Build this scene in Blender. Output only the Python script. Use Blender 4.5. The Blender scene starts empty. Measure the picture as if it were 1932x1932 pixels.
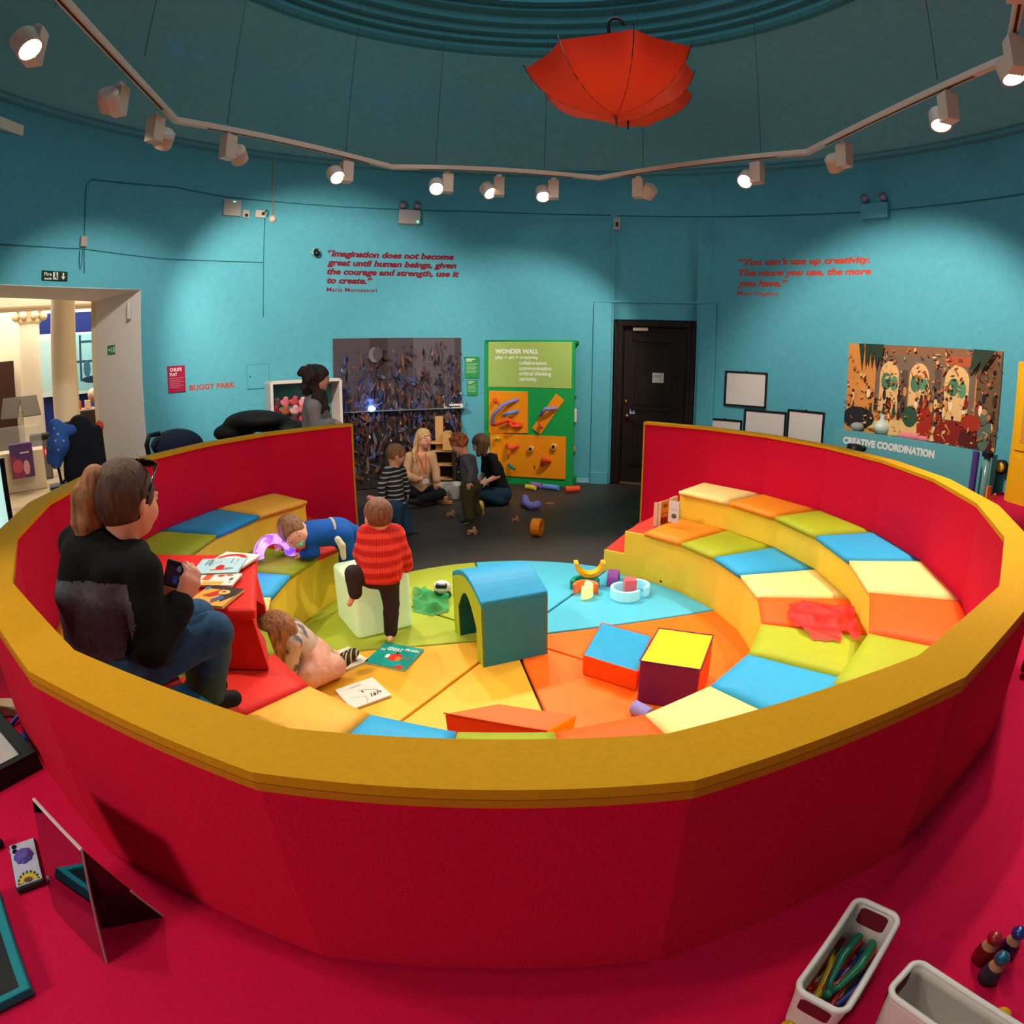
import bpy, bmesh, math, random
import numpy as np
from mathutils import Vector, Matrix
random.seed(4); R = math.radians
SC = bpy.context.scene; COL = SC.collection
# ---- camera: a wide fisheye lens, cropped off-centre ----
cam = bpy.data.cameras.new('camera'); co = bpy.data.objects.new('camera', cam); COL.objects.link(co); SC.camera = co
cam.type = 'PANO'; cam.panorama_type = 'FISHEYE_LENS_POLYNOMIAL'; cam.fisheye_fov = math.pi; cam.sensor_width = 36
FMM = 1081.95*36/1932
cam.fisheye_polynomial_k0 = 0; cam.fisheye_polynomial_k1 = -1/FMM; cam.fisheye_polynomial_k2 = 0
cam.fisheye_polynomial_k3 = 0.0335/FMM**3; cam.fisheye_polynomial_k4 = 0
cam.shift_x = -112.735/1932; cam.shift_y = -79.441/1932; cam.clip_start = .02
_r, _u, _f = (0.997, -0.078, 0.018), (-0.002, 0.191, 0.982), (0.08, 0.979, -0.19)
co.matrix_world = Matrix(((_r[0],_u[0],-_f[0],0.067),(_r[1],_u[1],-_f[1],-2.978),(_r[2],_u[2],-_f[2],1.64),(0,0,0,1)))
# ---- light and exposure ----
w = bpy.data.worlds.new('world'); SC.world = w; w.use_nodes = True
w.node_tree.nodes['Background'].inputs[0].default_value = (.30,.40,.45,1); w.node_tree.nodes['Background'].inputs[1].default_value = .0
SC.view_settings.view_transform = 'Standard'; SC.view_settings.look = 'None'; SC.view_settings.gamma = 1; SC.view_settings.exposure = EXPO = 0.0
SC.view_settings.use_curve_mapping = False
SPOT_W = 1.4
def area(name, loc, aim, size, power, col):
    l = bpy.data.lights.new(name,'AREA'); l.shape = 'DISK'; l.size = size; l.energy = power; l.color = col
    o = bpy.data.objects.new(name,l); COL.objects.link(o); o.location = loc; o.rotation_euler = (Vector(aim)-Vector(loc)).to_track_quat('-Z','Y').to_euler(); return o
area('lantern_fill_light',(.05,0,6.2),(.05,0,0),3.6,70,(.62,.86,1))  # soft cool fill added inside the closed lantern to lift the whole room
area('rear_fill_light',(-1.9,-4.05,1.75),(-.3,-2.4,.85),.5,24,(1,.84,.76))  # unseen area light added behind the viewer to brighten the bowl's outer wall
area('lobby_ceiling_light',(-8.5,5,3.75),(-8.5,5,0),4.5,300,(1,.9,.76))
try:
    SC.cycles.use_denoising = True; SC.cycles.max_bounces = 8; SC.cycles.diffuse_bounces = 4; SC.cycles.sample_clamp_indirect = 4
except Exception: pass
# ---- helpers ----
def lin(h):
    h = h.lstrip('#'); c = [int(h[i:i+2],16)/255 for i in (0,2,4)]
    return tuple((x/12.92 if x <= .04045 else ((x+.055)/1.055)**2.4) for x in c)+(1,)
MC = {}
def M(h, rough=.65, metal=0, em=0, var=.06, bump=0, scale=60, alpha=1, trans=0, sheen=0, coat=0):
    key = (h,rough,metal,em,var,bump,scale,alpha,trans,sheen,coat)
    if key in MC: return MC[key]
    m = bpy.data.materials.new('mat_'+h.strip('#')); m.use_nodes = True; nt = m.node_tree; b = nt.nodes['Principled BSDF']; c = lin(h)
    b.inputs['Base Color'].default_value = c; b.inputs['Roughness'].default_value = rough; b.inputs['Metallic'].default_value = metal
    if rough >= .45 and not metal: b.inputs['Specular IOR Level'].default_value = .22
    if sheen: b.inputs['Sheen Weight'].default_value = sheen
    if coat: b.inputs['Coat Weight'].default_value = coat
    if trans: b.inputs['Transmission Weight'].default_value = trans
    if alpha < 1: b.inputs['Alpha'].default_value = alpha
    if em: b.inputs['Emission Color'].default_value = c; b.inputs['Emission Strength'].default_value = em
    if var or bump:
        tc = nt.nodes.new('ShaderNodeTexCoord'); n = nt.nodes.new('ShaderNodeTexNoise'); n.inputs['Scale'].default_value = scale; n.inputs['Detail'].default_value = 3
        nt.links.new(tc.outputs['Object'], n.inputs['Vector'])
        if var:
            r = nt.nodes.new('ShaderNodeValToRGB'); r.color_ramp.elements[0].color = tuple(max(0,x*(1-var)) for x in c[:3])+(1,); r.color_ramp.elements[1].color = tuple(min(1,x*(1+var)) for x in c[:3])+(1,)
            r.color_ramp.elements[0].position = .3; r.color_ramp.elements[1].position = .7
            nt.links.new(n.outputs['Fac'], r.inputs['Fac']); nt.links.new(r.outputs['Color'], b.inputs['Base Color'])
        if bump:
            bp = nt.nodes.new('ShaderNodeBump'); bp.inputs['Strength'].default_value = bump; bp.inputs['Distance'].default_value = .004
            nt.links.new(n.outputs['Fac'], bp.inputs['Height']); nt.links.new(bp.outputs['Normal'], b.inputs['Normal'])
    MC[key] = m; return m
def MX(name, c1, c2, axis='Z', scale=20, rough=.8, kind='BANDS', dist=0, sharp=.5, soft=.06):
    m = bpy.data.materials.new(name); m.use_nodes = True; nt = m.node_tree; b = nt.nodes['Principled BSDF']; b.inputs['Roughness'].default_value = rough
    tc = nt.nodes.new('ShaderNodeTexCoord'); r = nt.nodes.new('ShaderNodeValToRGB')
    if kind == 'BANDS':
        n = nt.nodes.new('ShaderNodeTexWave'); n.bands_direction = axis; n.inputs['Scale'].default_value = scale; n.inputs['Distortion'].default_value = dist
    elif kind == 'VORO':
        n = nt.nodes.new('ShaderNodeTexVoronoi'); n.inputs['Scale'].default_value = scale
    else:
        n = nt.nodes.new('ShaderNodeTexNoise'); n.inputs['Scale'].default_value = scale; n.inputs['Detail'].default_value = 5
    nt.links.new(tc.outputs['Object'], n.inputs['Vector'])
    nt.links.new(n.outputs['Distance' if kind == 'VORO' else 'Fac'], r.inputs['Fac'])
    r.color_ramp.elements[0].color = lin(c1); r.color_ramp.elements[1].color = lin(c2); r.color_ramp.elements[0].position = sharp-soft; r.color_ramp.elements[1].position = sharp+soft
    nt.links.new(r.outputs['Color'], b.inputs['Base Color']); return m
class MB:
    def __init__(s): s.v = []; s.f = []; s.mi = []; s.cur = 0
    def add(s, vs, fs):
        o = len(s.v); s.v += [tuple(v) for v in vs]; s.f += [tuple(i+o for i in f) for f in fs]; s.mi += [s.cur]*len(fs); return s
    def box(s, c, d, m=None):
        h = [x/2 for x in d]; vs = [Vector((x*h[0],y*h[1],z*h[2])) for z in (-1,1) for y in (-1,1) for x in (-1,1)]
        if m is not None: vs = [m @ v for v in vs]
        vs = [v+Vector(c) for v in vs]
        return s.add(vs, [(0,2,3,1),(4,5,7,6),(0,1,5,4),(2,6,7,3),(0,4,6,2),(1,3,7,5)])
    def prism(s, pts, z0, z1):
        n = len(pts); vs = [(p[0],p[1],z0) for p in pts]+[(p[0],p[1],z1) for p in pts]
        return s.add(vs, [tuple(range(n-1,-1,-1)), tuple(range(n,2*n))]+[(i,(i+1)%n,n+(i+1)%n,n+i) for i in range(n)])
    def loft(s, A, B):
        n = len(A); return s.add(list(A)+list(B), [tuple(range(n-1,-1,-1)), tuple(range(n,2*n))]+[(i,(i+1)%n,n+(i+1)%n,n+i) for i in range(n)])
    def tube(s, pts, r, n=8, closed=False):
        pts = [Vector(p) for p in pts]; k = len(pts); rs = r if isinstance(r,(list,tuple)) else [r]*k; rings = []; up = None
        for i,p in enumerate(pts):
            a = pts[(i-1)%k] if (closed or i) else p; b = pts[(i+1)%k] if (closed or i < k-1) else p
            t = (b-a).normalized()
            if up is None: up = t.orthogonal().normalized()
            up = (up-t*up.dot(t)); up = up.normalized() if up.length > 1e-6 else t.orthogonal().normalized()
            q = t.cross(up); rings.append([p+(up*math.cos(2*math.pi*j/n)+q*math.sin(2*math.pi*j/n))*rs[i] for j in range(n)])
        vs = [v for g in rings for v in g]; fs = []
        for i in range(k if closed else k-1):
            j2 = (i+1)%k
            fs += [(i*n+j, i*n+(j+1)%n, j2*n+(j+1)%n, j2*n+j) for j in range(n)]
        if not closed: fs += [tuple(range(n-1,-1,-1)), tuple((k-1)*n+j for j in range(n))]
        return s.add(vs, fs)
    def lathe(s, prof, c=(0,0,0), n=24, m=None):
        vs = []; k = len(prof)
        for j in range(n):
            a = 2*math.pi*j/n
            for (r,z) in prof:
                v = Vector((r*math.cos(a), r*math.sin(a), z)); vs.append((m @ v if m is not None else v)+Vector(c))
        fs = [(j*k+i, ((j+1)%n)*k+i, ((j+1)%n)*k+i+1, j*k+i+1) for j in range(n) for i in range(k-1)]
        return s.add(vs, fs)
    def ball(s, c, r, n=12, m=None):
        rr = r if isinstance(r,(tuple,list)) else (r,r,r); k = n//2
        vs = []; 
        for i in range(k+1):
            t = math.pi*i/k
            for j in range(n):
                a = 2*math.pi*j/n; v = Vector((rr[0]*math.sin(t)*math.cos(a), rr[1]*math.sin(t)*math.sin(a), rr[2]*math.cos(t))); vs.append((m @ v if m is not None else v)+Vector(c))
        return s.add(vs, [(i*n+j, (i+1)*n+j, (i+1)*n+(j+1)%n, i*n+(j+1)%n) for i in range(k) for j in range(n)])
    def build(s, name, mats, parent=None, bevel=0, smooth=False, seg=2, sub=0, solid=0):
        me = bpy.data.meshes.new(name); me.from_pydata(s.v, [], s.f); mats = mats if isinstance(mats,(list,tuple)) else [mats]
        for m in mats: me.materials.append(m)
        for p,i in zip(me.polygons, s.mi): p.material_index = i
        bm = bmesh.new(); bm.from_mesh(me); bmesh.ops.remove_doubles(bm, verts=bm.verts, dist=1e-5); bmesh.ops.recalc_face_normals(bm, faces=bm.faces); bm.to_mesh(me); bm.free()
        return link(name, me, parent, bevel, smooth, seg, sub, solid)
def link(name, me, parent=None, bevel=0, smooth=False, seg=2, sub=0, solid=0):
    o = bpy.data.objects.new(name, me); COL.objects.link(o)
    if parent is not None: o.parent = parent; o.matrix_parent_inverse = parent.matrix_world.inverted()
    if solid: md = o.modifiers.new('solid','SOLIDIFY'); md.thickness = solid; md.offset = 0
    if bevel: md = o.modifiers.new('bevel','BEVEL'); md.width = bevel; md.segments = seg; md.limit_method = 'ANGLE'; md.angle_limit = R(35)
    if sub: md = o.modifiers.new('sub','SUBSURF'); md.levels = md.render_levels = sub
    if smooth:
        for p in me.polygons: p.use_smooth = True
    return o
def tag(o, label, cat, group=None):
    o['label'] = label; o['category'] = cat
    if group: o['group'] = group
    return o
def struct(o): o['kind'] = 'structure'; return o
def thing(name, loc, label, cat, group=None, rot=None):
    o = bpy.data.objects.new(name, None); COL.objects.link(o); o.empty_display_size = .05
    o.matrix_world = Matrix.Translation(Vector(loc)) @ (rot.to_4x4() if rot is not None else Matrix()); 
    bpy.context.view_layer.update(); return tag(o, label, cat, group)
def frame(o, x, z=None):
    "4x4 with local x along x, local z along z"
    x = Vector(x).normalized(); z = Vector(z or (0,0,1)); z = (z-x*z.dot(x)).normalized(); y = z.cross(x)
    return Matrix(((x[0],y[0],z[0],o[0]),(x[1],y[1],z[1],o[1]),(x[2],y[2],z[2],o[2]),(0,0,0,1)))
WCX, WR = .05, 4.65
def wp(a, z, off=0): return Vector((WCX+(WR-off)*math.cos(R(a)), (WR-off)*math.sin(R(a)), z))
def wframe(a, z, off=0):
    "frame on the round wall: x to the right, y up, z into the room"
    n = Vector((-math.cos(R(a)), -math.sin(R(a)), 0)); p = wp(a,z,off); x = Vector((0,0,1)).cross(n)
    return Matrix(((x[0],0,n[0],p[0]),(x[1],0,n[1],p[1]),(x[2],1,n[2],p[2]),(0,0,0,1)))
def T4(o, m): o.matrix_world = m @ o.matrix_world if False else m; return o
def ell(cx, cy, rx, ry=None, n=14, a0=0, a1=360):
    ry = ry or rx; k = n if a1-a0 == 360 else n+1
    return [(cx+rx*math.cos(R(a0+(a1-a0)*i/n)), cy+ry*math.sin(R(a0+(a1-a0)*i/n))) for i in range(k)]
def rect(x0, y0, x1, y1): return [(x0,y0),(x1,y0),(x1,y1),(x0,y1)]
def art(name, m, w, h, base, shapes, parent=None, t=.006, rough=.7, edge=None):
    "a flat printed panel: w x h, print polygons in 0..1 coordinates laid on its face"
    cols = [base]+([edge] if edge else []); mb = MB(); mb.cur = 1 if edge else 0
    mb.box((0,0,-t/2), (w,h,t)); mb.cur = 0; mb.add([(-w/2,-h/2,.0002),(w/2,-h/2,.0002),(w/2,h/2,.0002),(-w/2,h/2,.0002)], [(0,1,2,3)])
    for i,(c,pts) in enumerate(shapes):
        if c not in cols: cols.append(c)
        mb.cur = cols.index(c); mb.add([((x-.5)*w,(y-.5)*h,.0005+.00012*i) for x,y in pts], [tuple(range(len(pts)))])
    me = bpy.data.meshes.new(name); me.from_pydata(mb.v, [], mb.f)
    for c in cols: me.materials.append(M(c, rough, var=.05, scale=30))
    for p,i in zip(me.polygons, mb.mi): p.material_index = i
    o = bpy.data.objects.new(name, me); COL.objects.link(o); o.matrix_world = m
    if parent is not None: o.parent = parent; o.matrix_parent_inverse = parent.matrix_world.inverted()
    return o
def text_mesh(body, size, bold=0, shear=0, ext=.0012, sx=1):
    cu = bpy.data.curves.new('t','FONT'); cu.body = body; cu.size = size; cu.offset = bold*size; cu.shear = shear; cu.extrude = ext; cu.resolution_u = 3
    o = bpy.data.objects.new('t', cu); COL.objects.link(o); dg = bpy.context.evaluated_depsgraph_get(); me = bpy.data.meshes.new_from_object(o.evaluated_get(dg)); bpy.data.objects.remove(o)
    for v in me.vertices: v.co.x *= sx
    return me
def mesh_w(me): xs = [v.co.x for v in me.vertices]; return min(xs), max(xs)
def text_on(name, body, m, width, cap, mat, parent=None, bold=.02, shear=0, bend=None):
    "lettering of given total width and capital height; m: frame of its left baseline end; bend: radius of the wall it follows"
    me = text_mesh(body, cap/.7, bold, shear); a,b = mesh_w(me); k = width/(b-a)
    for v in me.vertices:
        x = (v.co.x-a)*k
        if bend: v.co.x, v.co.z = bend*math.sin(x/bend), v.co.z+bend*(1-math.cos(x/bend))
        else: v.co.x = x
    me.materials.clear(); me.materials.append(mat); me.name = name
    o = bpy.data.objects.new(name, me); COL.objects.link(o); o.matrix_world = m
    if parent is not None: o.parent = parent; o.matrix_parent_inverse = parent.matrix_world.inverted()
    return o
# ---- signed-distance bodies: smooth unions of round cones and ellipsoids, meshed with surface nets ----
def cap(a, b, ra, rb=None, k=None): return ('c', np.array(a,float), np.array(b,float), ra, ra if rb is None else rb, k)
def elp(c, r, m=None, k=None): return ('e', np.array(c,float), np.array(r,float), m, k)
def sub(p): return ('s',)+(p,)
def cut(n, d): return ('p', np.array(n,float), d)        # keep n.x < d
def sdf_mesh(name, prims, vox, k=.03):
    lo = np.full(3,1e9); hi = -lo
    for p in prims:
        if p[0] == 'c': r = max(p[3],p[4]); lo = np.minimum(lo, np.minimum(p[1],p[2])-r); hi = np.maximum(hi, np.maximum(p[1],p[2])+r)
        elif p[0] == 'e': r = max(p[2]); lo = np.minimum(lo,p[1]-r); hi = np.maximum(hi,p[1]+r)
    lo -= 4*vox; hi += 4*vox; n = np.ceil((hi-lo)/vox).astype(int)+1
    F = np.full(n, .5, np.float32)
    def grid(a, b):
        i0 = np.clip(np.floor((a-lo)/vox).astype(int),0,n-1); i1 = np.clip(np.ceil((b-lo)/vox).astype(int)+1,1,n)
        X = [(lo[d]+vox*np.arange(i0[d],i1[d])).astype(np.float32) for d in range(3)]
        return tuple(slice(i0[d],i1[d]) for d in range(3)), X[0][:,None,None], X[1][None,:,None], X[2][None,None,:]
    def dist(p, X, Y, Z):
        if p[0] == 'c':
            a,b = p[1],p[2]; ba = b-a; L = float(ba@ba)+1e-9
            h = np.clip(((X-a[0])*ba[0]+(Y-a[1])*ba[1]+(Z-a[2])*ba[2])/L, 0, 1)
            return np.sqrt((X-a[0]-ba[0]*h)**2+(Y-a[1]-ba[1]*h)**2+(Z-a[2]-ba[2]*h)**2)-(p[3]+(p[4]-p[3])*h)
        c,r,m = p[1],p[2],p[3]; x,y,z = X-c[0],Y-c[1],Z-c[2]
        if m is not None: x,y,z = m[0][0]*x+m[1][0]*y+m[2][0]*z, m[0][1]*x+m[1][1]*y+m[2][1]*z, m[0][2]*x+m[1][2]*y+m[2][2]*z
        k0 = np.sqrt((x/r[0])**2+(y/r[1])**2+(z/r[2])**2); k1 = np.sqrt((x/r[0]**2)**2+(y/r[1]**2)**2+(z/r[2]**2)**2)+1e-9
        return k0*(k0-1)/k1
    for p in prims:
        q = p[1] if p[0] == 's' else p
        if q[0] == 'p':
            X,Y,Z = [lo[d]+vox*np.arange(n[d]) for d in range(3)]
            F = np.maximum(F, (X[:,None,None]*q[1][0]+Y[None,:,None]*q[1][1]+Z[None,None,:]*q[1][2]-q[2]).astype(np.float32)); continue
        kk = (q[5] if q[0] == 'c' else q[4]); kk = k if kk is None else kk; mg = kk*1.2+3*vox
        r = max(q[3],q[4]) if q[0] == 'c' else max(q[2])
        a,b = (np.minimum(q[1],q[2])-r-mg, np.maximum(q[1],q[2])+r+mg) if q[0] == 'c' else (q[1]-r-mg, q[1]+r+mg)
        sl,X,Y,Z = grid(a,b); d = dist(q,X,Y,Z); g = F[sl]
        if p[0] == 's': F[sl] = np.maximum(g,-d)
        else:
            h = np.clip(.5+.5*(d-g)/kk,0,1); F[sl] = d*(1-h)+g*h-kk*h*(1-h)
    S = F < 0; c = [S[i:n[0]-1+i, j:n[1]-1+j, l:n[2]-1+l] for i in (0,1) for j in (0,1) for l in (0,1)]
    act = np.zeros_like(c[0]); al = np.ones_like(act)
    for q in c: act |= q; al &= q
    act &= ~al; I = np.argwhere(act); idx = -np.ones(act.shape, np.int64); idx[act] = np.arange(len(I))
    acc = np.zeros((len(I),3)); cnt = np.zeros(len(I))
    cor = [(i,j,l) for i in (0,1) for j in (0,1) for l in (0,1)]
    for A in cor:
        for ax in range(3):
            if A[ax]: continue
            Bc = list(A); Bc[ax] = 1
            fa = F[I[:,0]+A[0],I[:,1]+A[1],I[:,2]+A[2]]; fb = F[I[:,0]+Bc[0],I[:,1]+Bc[1],I[:,2]+Bc[2]]
            mk = (fa < 0) != (fb < 0); t = np.where(mk, fa/np.where(mk, fa-fb, 1), 0); pt = np.tile(np.array(A,float),(len(I),1)); pt[:,ax] += t
            acc += pt*mk[:,None]; cnt += mk
    V = lo+vox*(I+acc/cnt[:,None]); Q = []
    for ax in range(3):
        sa = [slice(None)]*3; sb = [slice(None)]*3; sa[ax] = slice(0,-1); sb[ax] = slice(1,None)
        e = np.argwhere(S[tuple(sa)] != S[tuple(sb)]); o1,o2 = [(1,2),(2,0),(0,1)][ax]
        e = e[(e[:,o1] > 0)&(e[:,o2] > 0)&(e[:,o1] < act.shape[o1])&(e[:,o2] < act.shape[o2])&(e[:,ax] < act.shape[ax])]
        d1 = np.zeros(3,int); d1[o1] = 1; d2 = np.zeros(3,int); d2[o2] = 1
        g = lambda x: idx[x[:,0],x[:,1],x[:,2]]
        q = np.stack([g(e-d1-d2), g(e-d2), g(e), g(e-d1)],1); flip = ~S[tuple(e.T)]; q[flip] = q[flip][:,::-1]; Q.append(q)
    Q = np.concatenate(Q); Q = Q[(Q >= 0).all(1)]
    for _ in range(2):   # light relaxation
        s = np.zeros_like(V); ct = np.zeros(len(V))
        for a,b in ((0,1),(1,2),(2,3),(3,0)):
            np.add.at(s,Q[:,a],V[Q[:,b]]); np.add.at(ct,Q[:,a],1); np.add.at(s,Q[:,b],V[Q[:,a]]); np.add.at(ct,Q[:,b],1)
        V = np.where(ct[:,None] > 0, .5*V+.5*s/np.maximum(ct,1)[:,None], V)
    me = bpy.data.meshes.new(name); me.vertices.add(len(V)); me.vertices.foreach_set('co', V.astype(np.float32).ravel())
    me.loops.add(Q.size); me.loops.foreach_set('vertex_index', Q.ravel().astype(np.int32)); me.polygons.add(len(Q))
    me.polygons.foreach_set('loop_start', np.arange(0,Q.size,4,dtype=np.int32)); me.update(calc_edges=True); me.validate()
    me.polygons.foreach_set('use_smooth', np.ones(len(me.polygons),bool)); return me
def sdf_obj(name, prims, vox, mat, parent, k=.03):
    me = sdf_mesh(name, prims, vox, k); me.materials.append(mat); return link(name, me, parent)
# ---- the round room ----
TEAL = M('#55a3b4', .8, var=.05, bump=.15, scale=14); BLACKF = MX('mat_black_floor','#2a2320','#463a34',scale=160,kind='NOISE',rough=.55)
def ring_wall(mb, a0, a1, z0, z1, r=WR, step=3):
    n = max(1,int(abs(a1-a0)/step)); P = [a0+(a1-a0)*i/n for i in range(n+1)]
    mb.add([wp(a,z,WR-r) for a in P for z in (z0,z1)], [(2*i,2*i+1,2*i+3,2*i+2) for i in range(n)])
DA0, DA1 = 75.77, 62.4      # door recess
LO0, LO1, LOH = 150.0, 186.0, 2.49                       # opening to the lobby
DH = 2.188
mb = MB()
ring_wall(mb, DA0, LO0, 0, 4.2); ring_wall(mb, LO1, 360+DA1, 0, 4.2); ring_wall(mb, LO0, LO1, LOH, 4.2); ring_wall(mb, DA1, DA0, DH, 4.2, step=2)
# door recess reveals
for a in (DA0, DA1): mb.add([wp(a,0),wp(a,DH),wp(a,DH,-.12),wp(a,0,-.12)], [(0,1,2,3)])
mb.add([wp(DA0,DH),wp(DA1,DH),wp(DA1,DH,-.12),wp(DA0,DH,-.12)], [(0,1,2,3)])
o = struct(mb.build('wall_round', TEAL, smooth=False)); 
for p in o.data.polygons: p.use_smooth = True
# coved dome up to the lantern ring
prof = [(WR+.02,4.2),(WR-.06,4.24),(WR-.06,4.27)]+[(WR-.06-(WR-.06-2.86)*math.sin(R(90*t/8))**1.15, 4.27+.72*(1-math.cos(R(90*t/8)))**.75) for t in range(1,9)]
prof = [(WR+.02,4.19),(WR-.05,4.2),(WR-.05,4.26)]+[(WR-.05-(WR-.05-2.9)*(t/8), 4.26+.74*(1-(1-t/8)**1.7)) for t in range(1,9)]
o = struct(MB().lathe(prof, (WCX,.0,0), 96).build('ceiling_dome', M('#74b6c2',.85,var=.05,bump=.1,scale=12), smooth=True))
cor = [(2.9,5.0),(2.9,4.955),(2.83,4.955),(2.80,4.99),(2.80,5.05),(2.74,5.06),(2.74,5.12),(2.68,5.13),(2.66,5.2),(2.6,5.21),(2.58,5.29),(2.5,5.31),(2.5,5.36),(2.42,5.37),(2.42,5.95),(2.36,5.97),(2.36,6.05),(2.1,6.4),(0,6.5)]
o = struct(MB().lathe(cor, (WCX,.0,0), 96).build('trim_1', M('#3f7f88',.85,var=.04)))
mb = MB()                                                # lattice of the lantern frieze: dark triangular openings
for k in range(12):
    a0 = 88.5+30*k
    for s in (-1,1):
        q = [wp(a0+s*.7,5.42,WR-2.405),wp(a0+s*6.2,5.42,WR-2.405),wp(a0+s*.7,5.86,WR-2.405)]; mb.add(q, [(0,1,2)])
        q = [wp(a0+s*1.7,5.88,WR-2.405),wp(a0+s*7.3,5.46,WR-2.405),wp(a0+s*7.3,5.88,WR-2.405)]; mb.add(q, [(0,1,2)])
struct(mb.build('trim_2', M('#0c1a24',.9)))
# floors
fl_ = MB(); fl_.prism([(WCX+WR*math.cos(R(a)), WR*math.sin(R(a))) for a in range(0,360,4)], -.1, 0); struct(fl_.build('floor', BLACKF))
RB, ZP = 2.412, .636
PINK = M('#c4003c', .9, var=.10, bump=.4, scale=160)
def plat(a0, a1):
    P = [a0+(a1-a0)*i/40 for i in range(41)]
    return [(2.36*math.cos(R(a)),2.36*math.sin(R(a))) for a in P]+[(WCX+(WR-.01)*math.cos(R(a)),(WR-.01)*math.sin(R(a))) for a in reversed(P)]
mb = MB(); P = plat(-172, 14); n = len(P)//2
vs = [(p[0],p[1],z) for z in (.0,ZP) for p in P]; fs = []
for i in range(n-1):
    j = 2*n-1-i
    fs += [(2*n+i,2*n+i+1,2*n+j-1,2*n+j),(i,i+1,2*n+i+1,2*n+i)]
fs += [(0,2*n,4*n-1,2*n-1),(n-1,n,3*n,3*n-1)]
mb.add(vs, fs); struct(mb.build('floor_platform', PINK))
# skirting
mb = MB()
for a0,a1 in ((DA0+2.2,LO0),(15,DA1-2.2)):
    n = int((a1-a0)/3)+1; P = [a0+(a1-a0)*i/n for i in range(n+1)]
    for i in range(n): mb.loft([wp(P[i],0,0),wp(P[i],0,.02),wp(P[i],.06,.02),wp(P[i],.06,0)], [wp(P[i+1],0,0),wp(P[i+1],0,.02),wp(P[i+1],.06,.02),wp(P[i+1],.06,0)])
struct(mb.build('baseboard_back', M('#7fc0c4',.6)))
# shallow panel mouldings painted with the wall: door surround, pilaster edges, dado joints
def wstrip(mb, a0, z0, a1, z1, t=.012, d=.008):
    n = max(1,int(abs(a1-a0)/3)); 
    for i in range(n):
        b0 = a0+(a1-a0)*i/n; b1 = a0+(a1-a0)*(i+1)/n; y0 = z0+(z1-z0)*i/n; y1 = z0+(z1-z0)*(i+1)/n
        if abs(b1-b0) > 1e-6: mb.loft([wp(b0,y0-t/2,-.01),wp(b0,y0-t/2,d),wp(b0,y0+t/2,d),wp(b0,y0+t/2,-.01)], [wp(b1,y1-t/2,-.01),wp(b1,y1-t/2,d),wp(b1,y1+t/2,d),wp(b1,y1+t/2,-.01)])
        else:
            e = t/2/WR*57.3; mb.loft([wp(b0-e,y0,-.01),wp(b0-e,y0,d),wp(b0+e,y0,d),wp(b0+e,y0,-.01)], [wp(b0-e,y1,-.01),wp(b0-e,y1,d),wp(b0+e,y1,d),wp(b0+e,y1,-.01)])
mb = MB(); zz = 2.422
wstrip(mb,78.65,0,78.65,zz,.03,.02); wstrip(mb,78.87,zz,59.85,zz,.03,.02); wstrip(mb,59.58,0,59.58,zz,.03,.02)
wstrip(mb,76.32,zz,76.32,3.5,.012); wstrip(mb,60.17,zz,60.17,4.2,.008)
wstrip(mb,146.71,0,146.71,2.6,.01,.004)
struct(mb.build('trim_3', TEAL, bevel=.003))
mb = MB(); e0,e1 = 78.98,76.02
for a0,a1 in ((e0,e1),(61.93,59.19)):
    for z0,z1,d in ((0,zz-.02,.05),(0,.16,.07)): mb.loft([wp(a0,z0,-.02),wp(a0,z0,d),wp(a0,z1,d),wp(a0,z1,-.02)], [wp(a1,z0,-.02),wp(a1,z0,d),wp(a1,z1,d),wp(a1,z1,-.02)])
struct(mb.build('trim_4', TEAL, bevel=.006))
mb = MB()                                                # moulding at the springing
mb.lathe([(WR-.005,4.12),(WR-.05,4.13),(WR-.05,4.16),(WR-.03,4.19),(WR-.01,4.2)], (WCX,0,0), 96); struct(mb.build('trim_5', M('#5fa0ac',.85,var=.05)))
# door
am = (DA0+DA1)/2; m = wframe(am, 0, -.10); DWd = 2*WR*math.sin(R((DA0-DA1)/2))
DARK = M('#1c0e0a',.6,var=.2,scale=5)
d = bpy.data.objects.new('door_1', None); COL.objects.link(d); d.matrix_world = m; struct(d); bpy.context.view_layer.update()
mb = MB(); mb.box((0,DH/2-.02,.0),(DWd-.26,DH-.06,.05)); mb.build('door_leaf', DARK, d).matrix_parent_inverse = Matrix(); 
def pan(mb, x0, y0, x1, y1, z=.03, t=.045):
    for a,b in (((x0,y0),(x1,y0)),((x1,y0),(x1,y1)),((x1,y1),(x0,y1)),((x0,y1),(x0,y0))): mb.box(((a[0]+b[0])/2,(a[1]+b[1])/2,z),(abs(a[0]-b[0])+t,abs(a[1]-b[1])+t,.03))
mb = MB(); hw = DWd/2-.13; pan(mb,-hw+.13,1.02,hw-.13,DH-.26); pan(mb,-hw+.13,.28,hw-.13,.84); pan(mb,-hw+.19,1.08,hw-.19,DH-.32,.025,.02); pan(mb,-hw+.19,.34,hw-.19,.78,.025,.02)
mb.build('door_panel_moulding', DARK, d, bevel=.012).matrix_parent_inverse = Matrix()
mb = MB()
for s in (-1,1): mb.box((s*(hw+.06),DH/2,.05),(.12,DH,.12)); mb.box((s*(hw+.04),DH/2,.12),(.05,DH,.03))
mb.box((0,DH-.05,.05),(DWd,.1,.12)); mb.box((0,DH-.06,.12),(DWd-.1,.05,.03))
mb.build('door_frame', DARK, d, bevel=.01).matrix_parent_inverse = Matrix()
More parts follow.
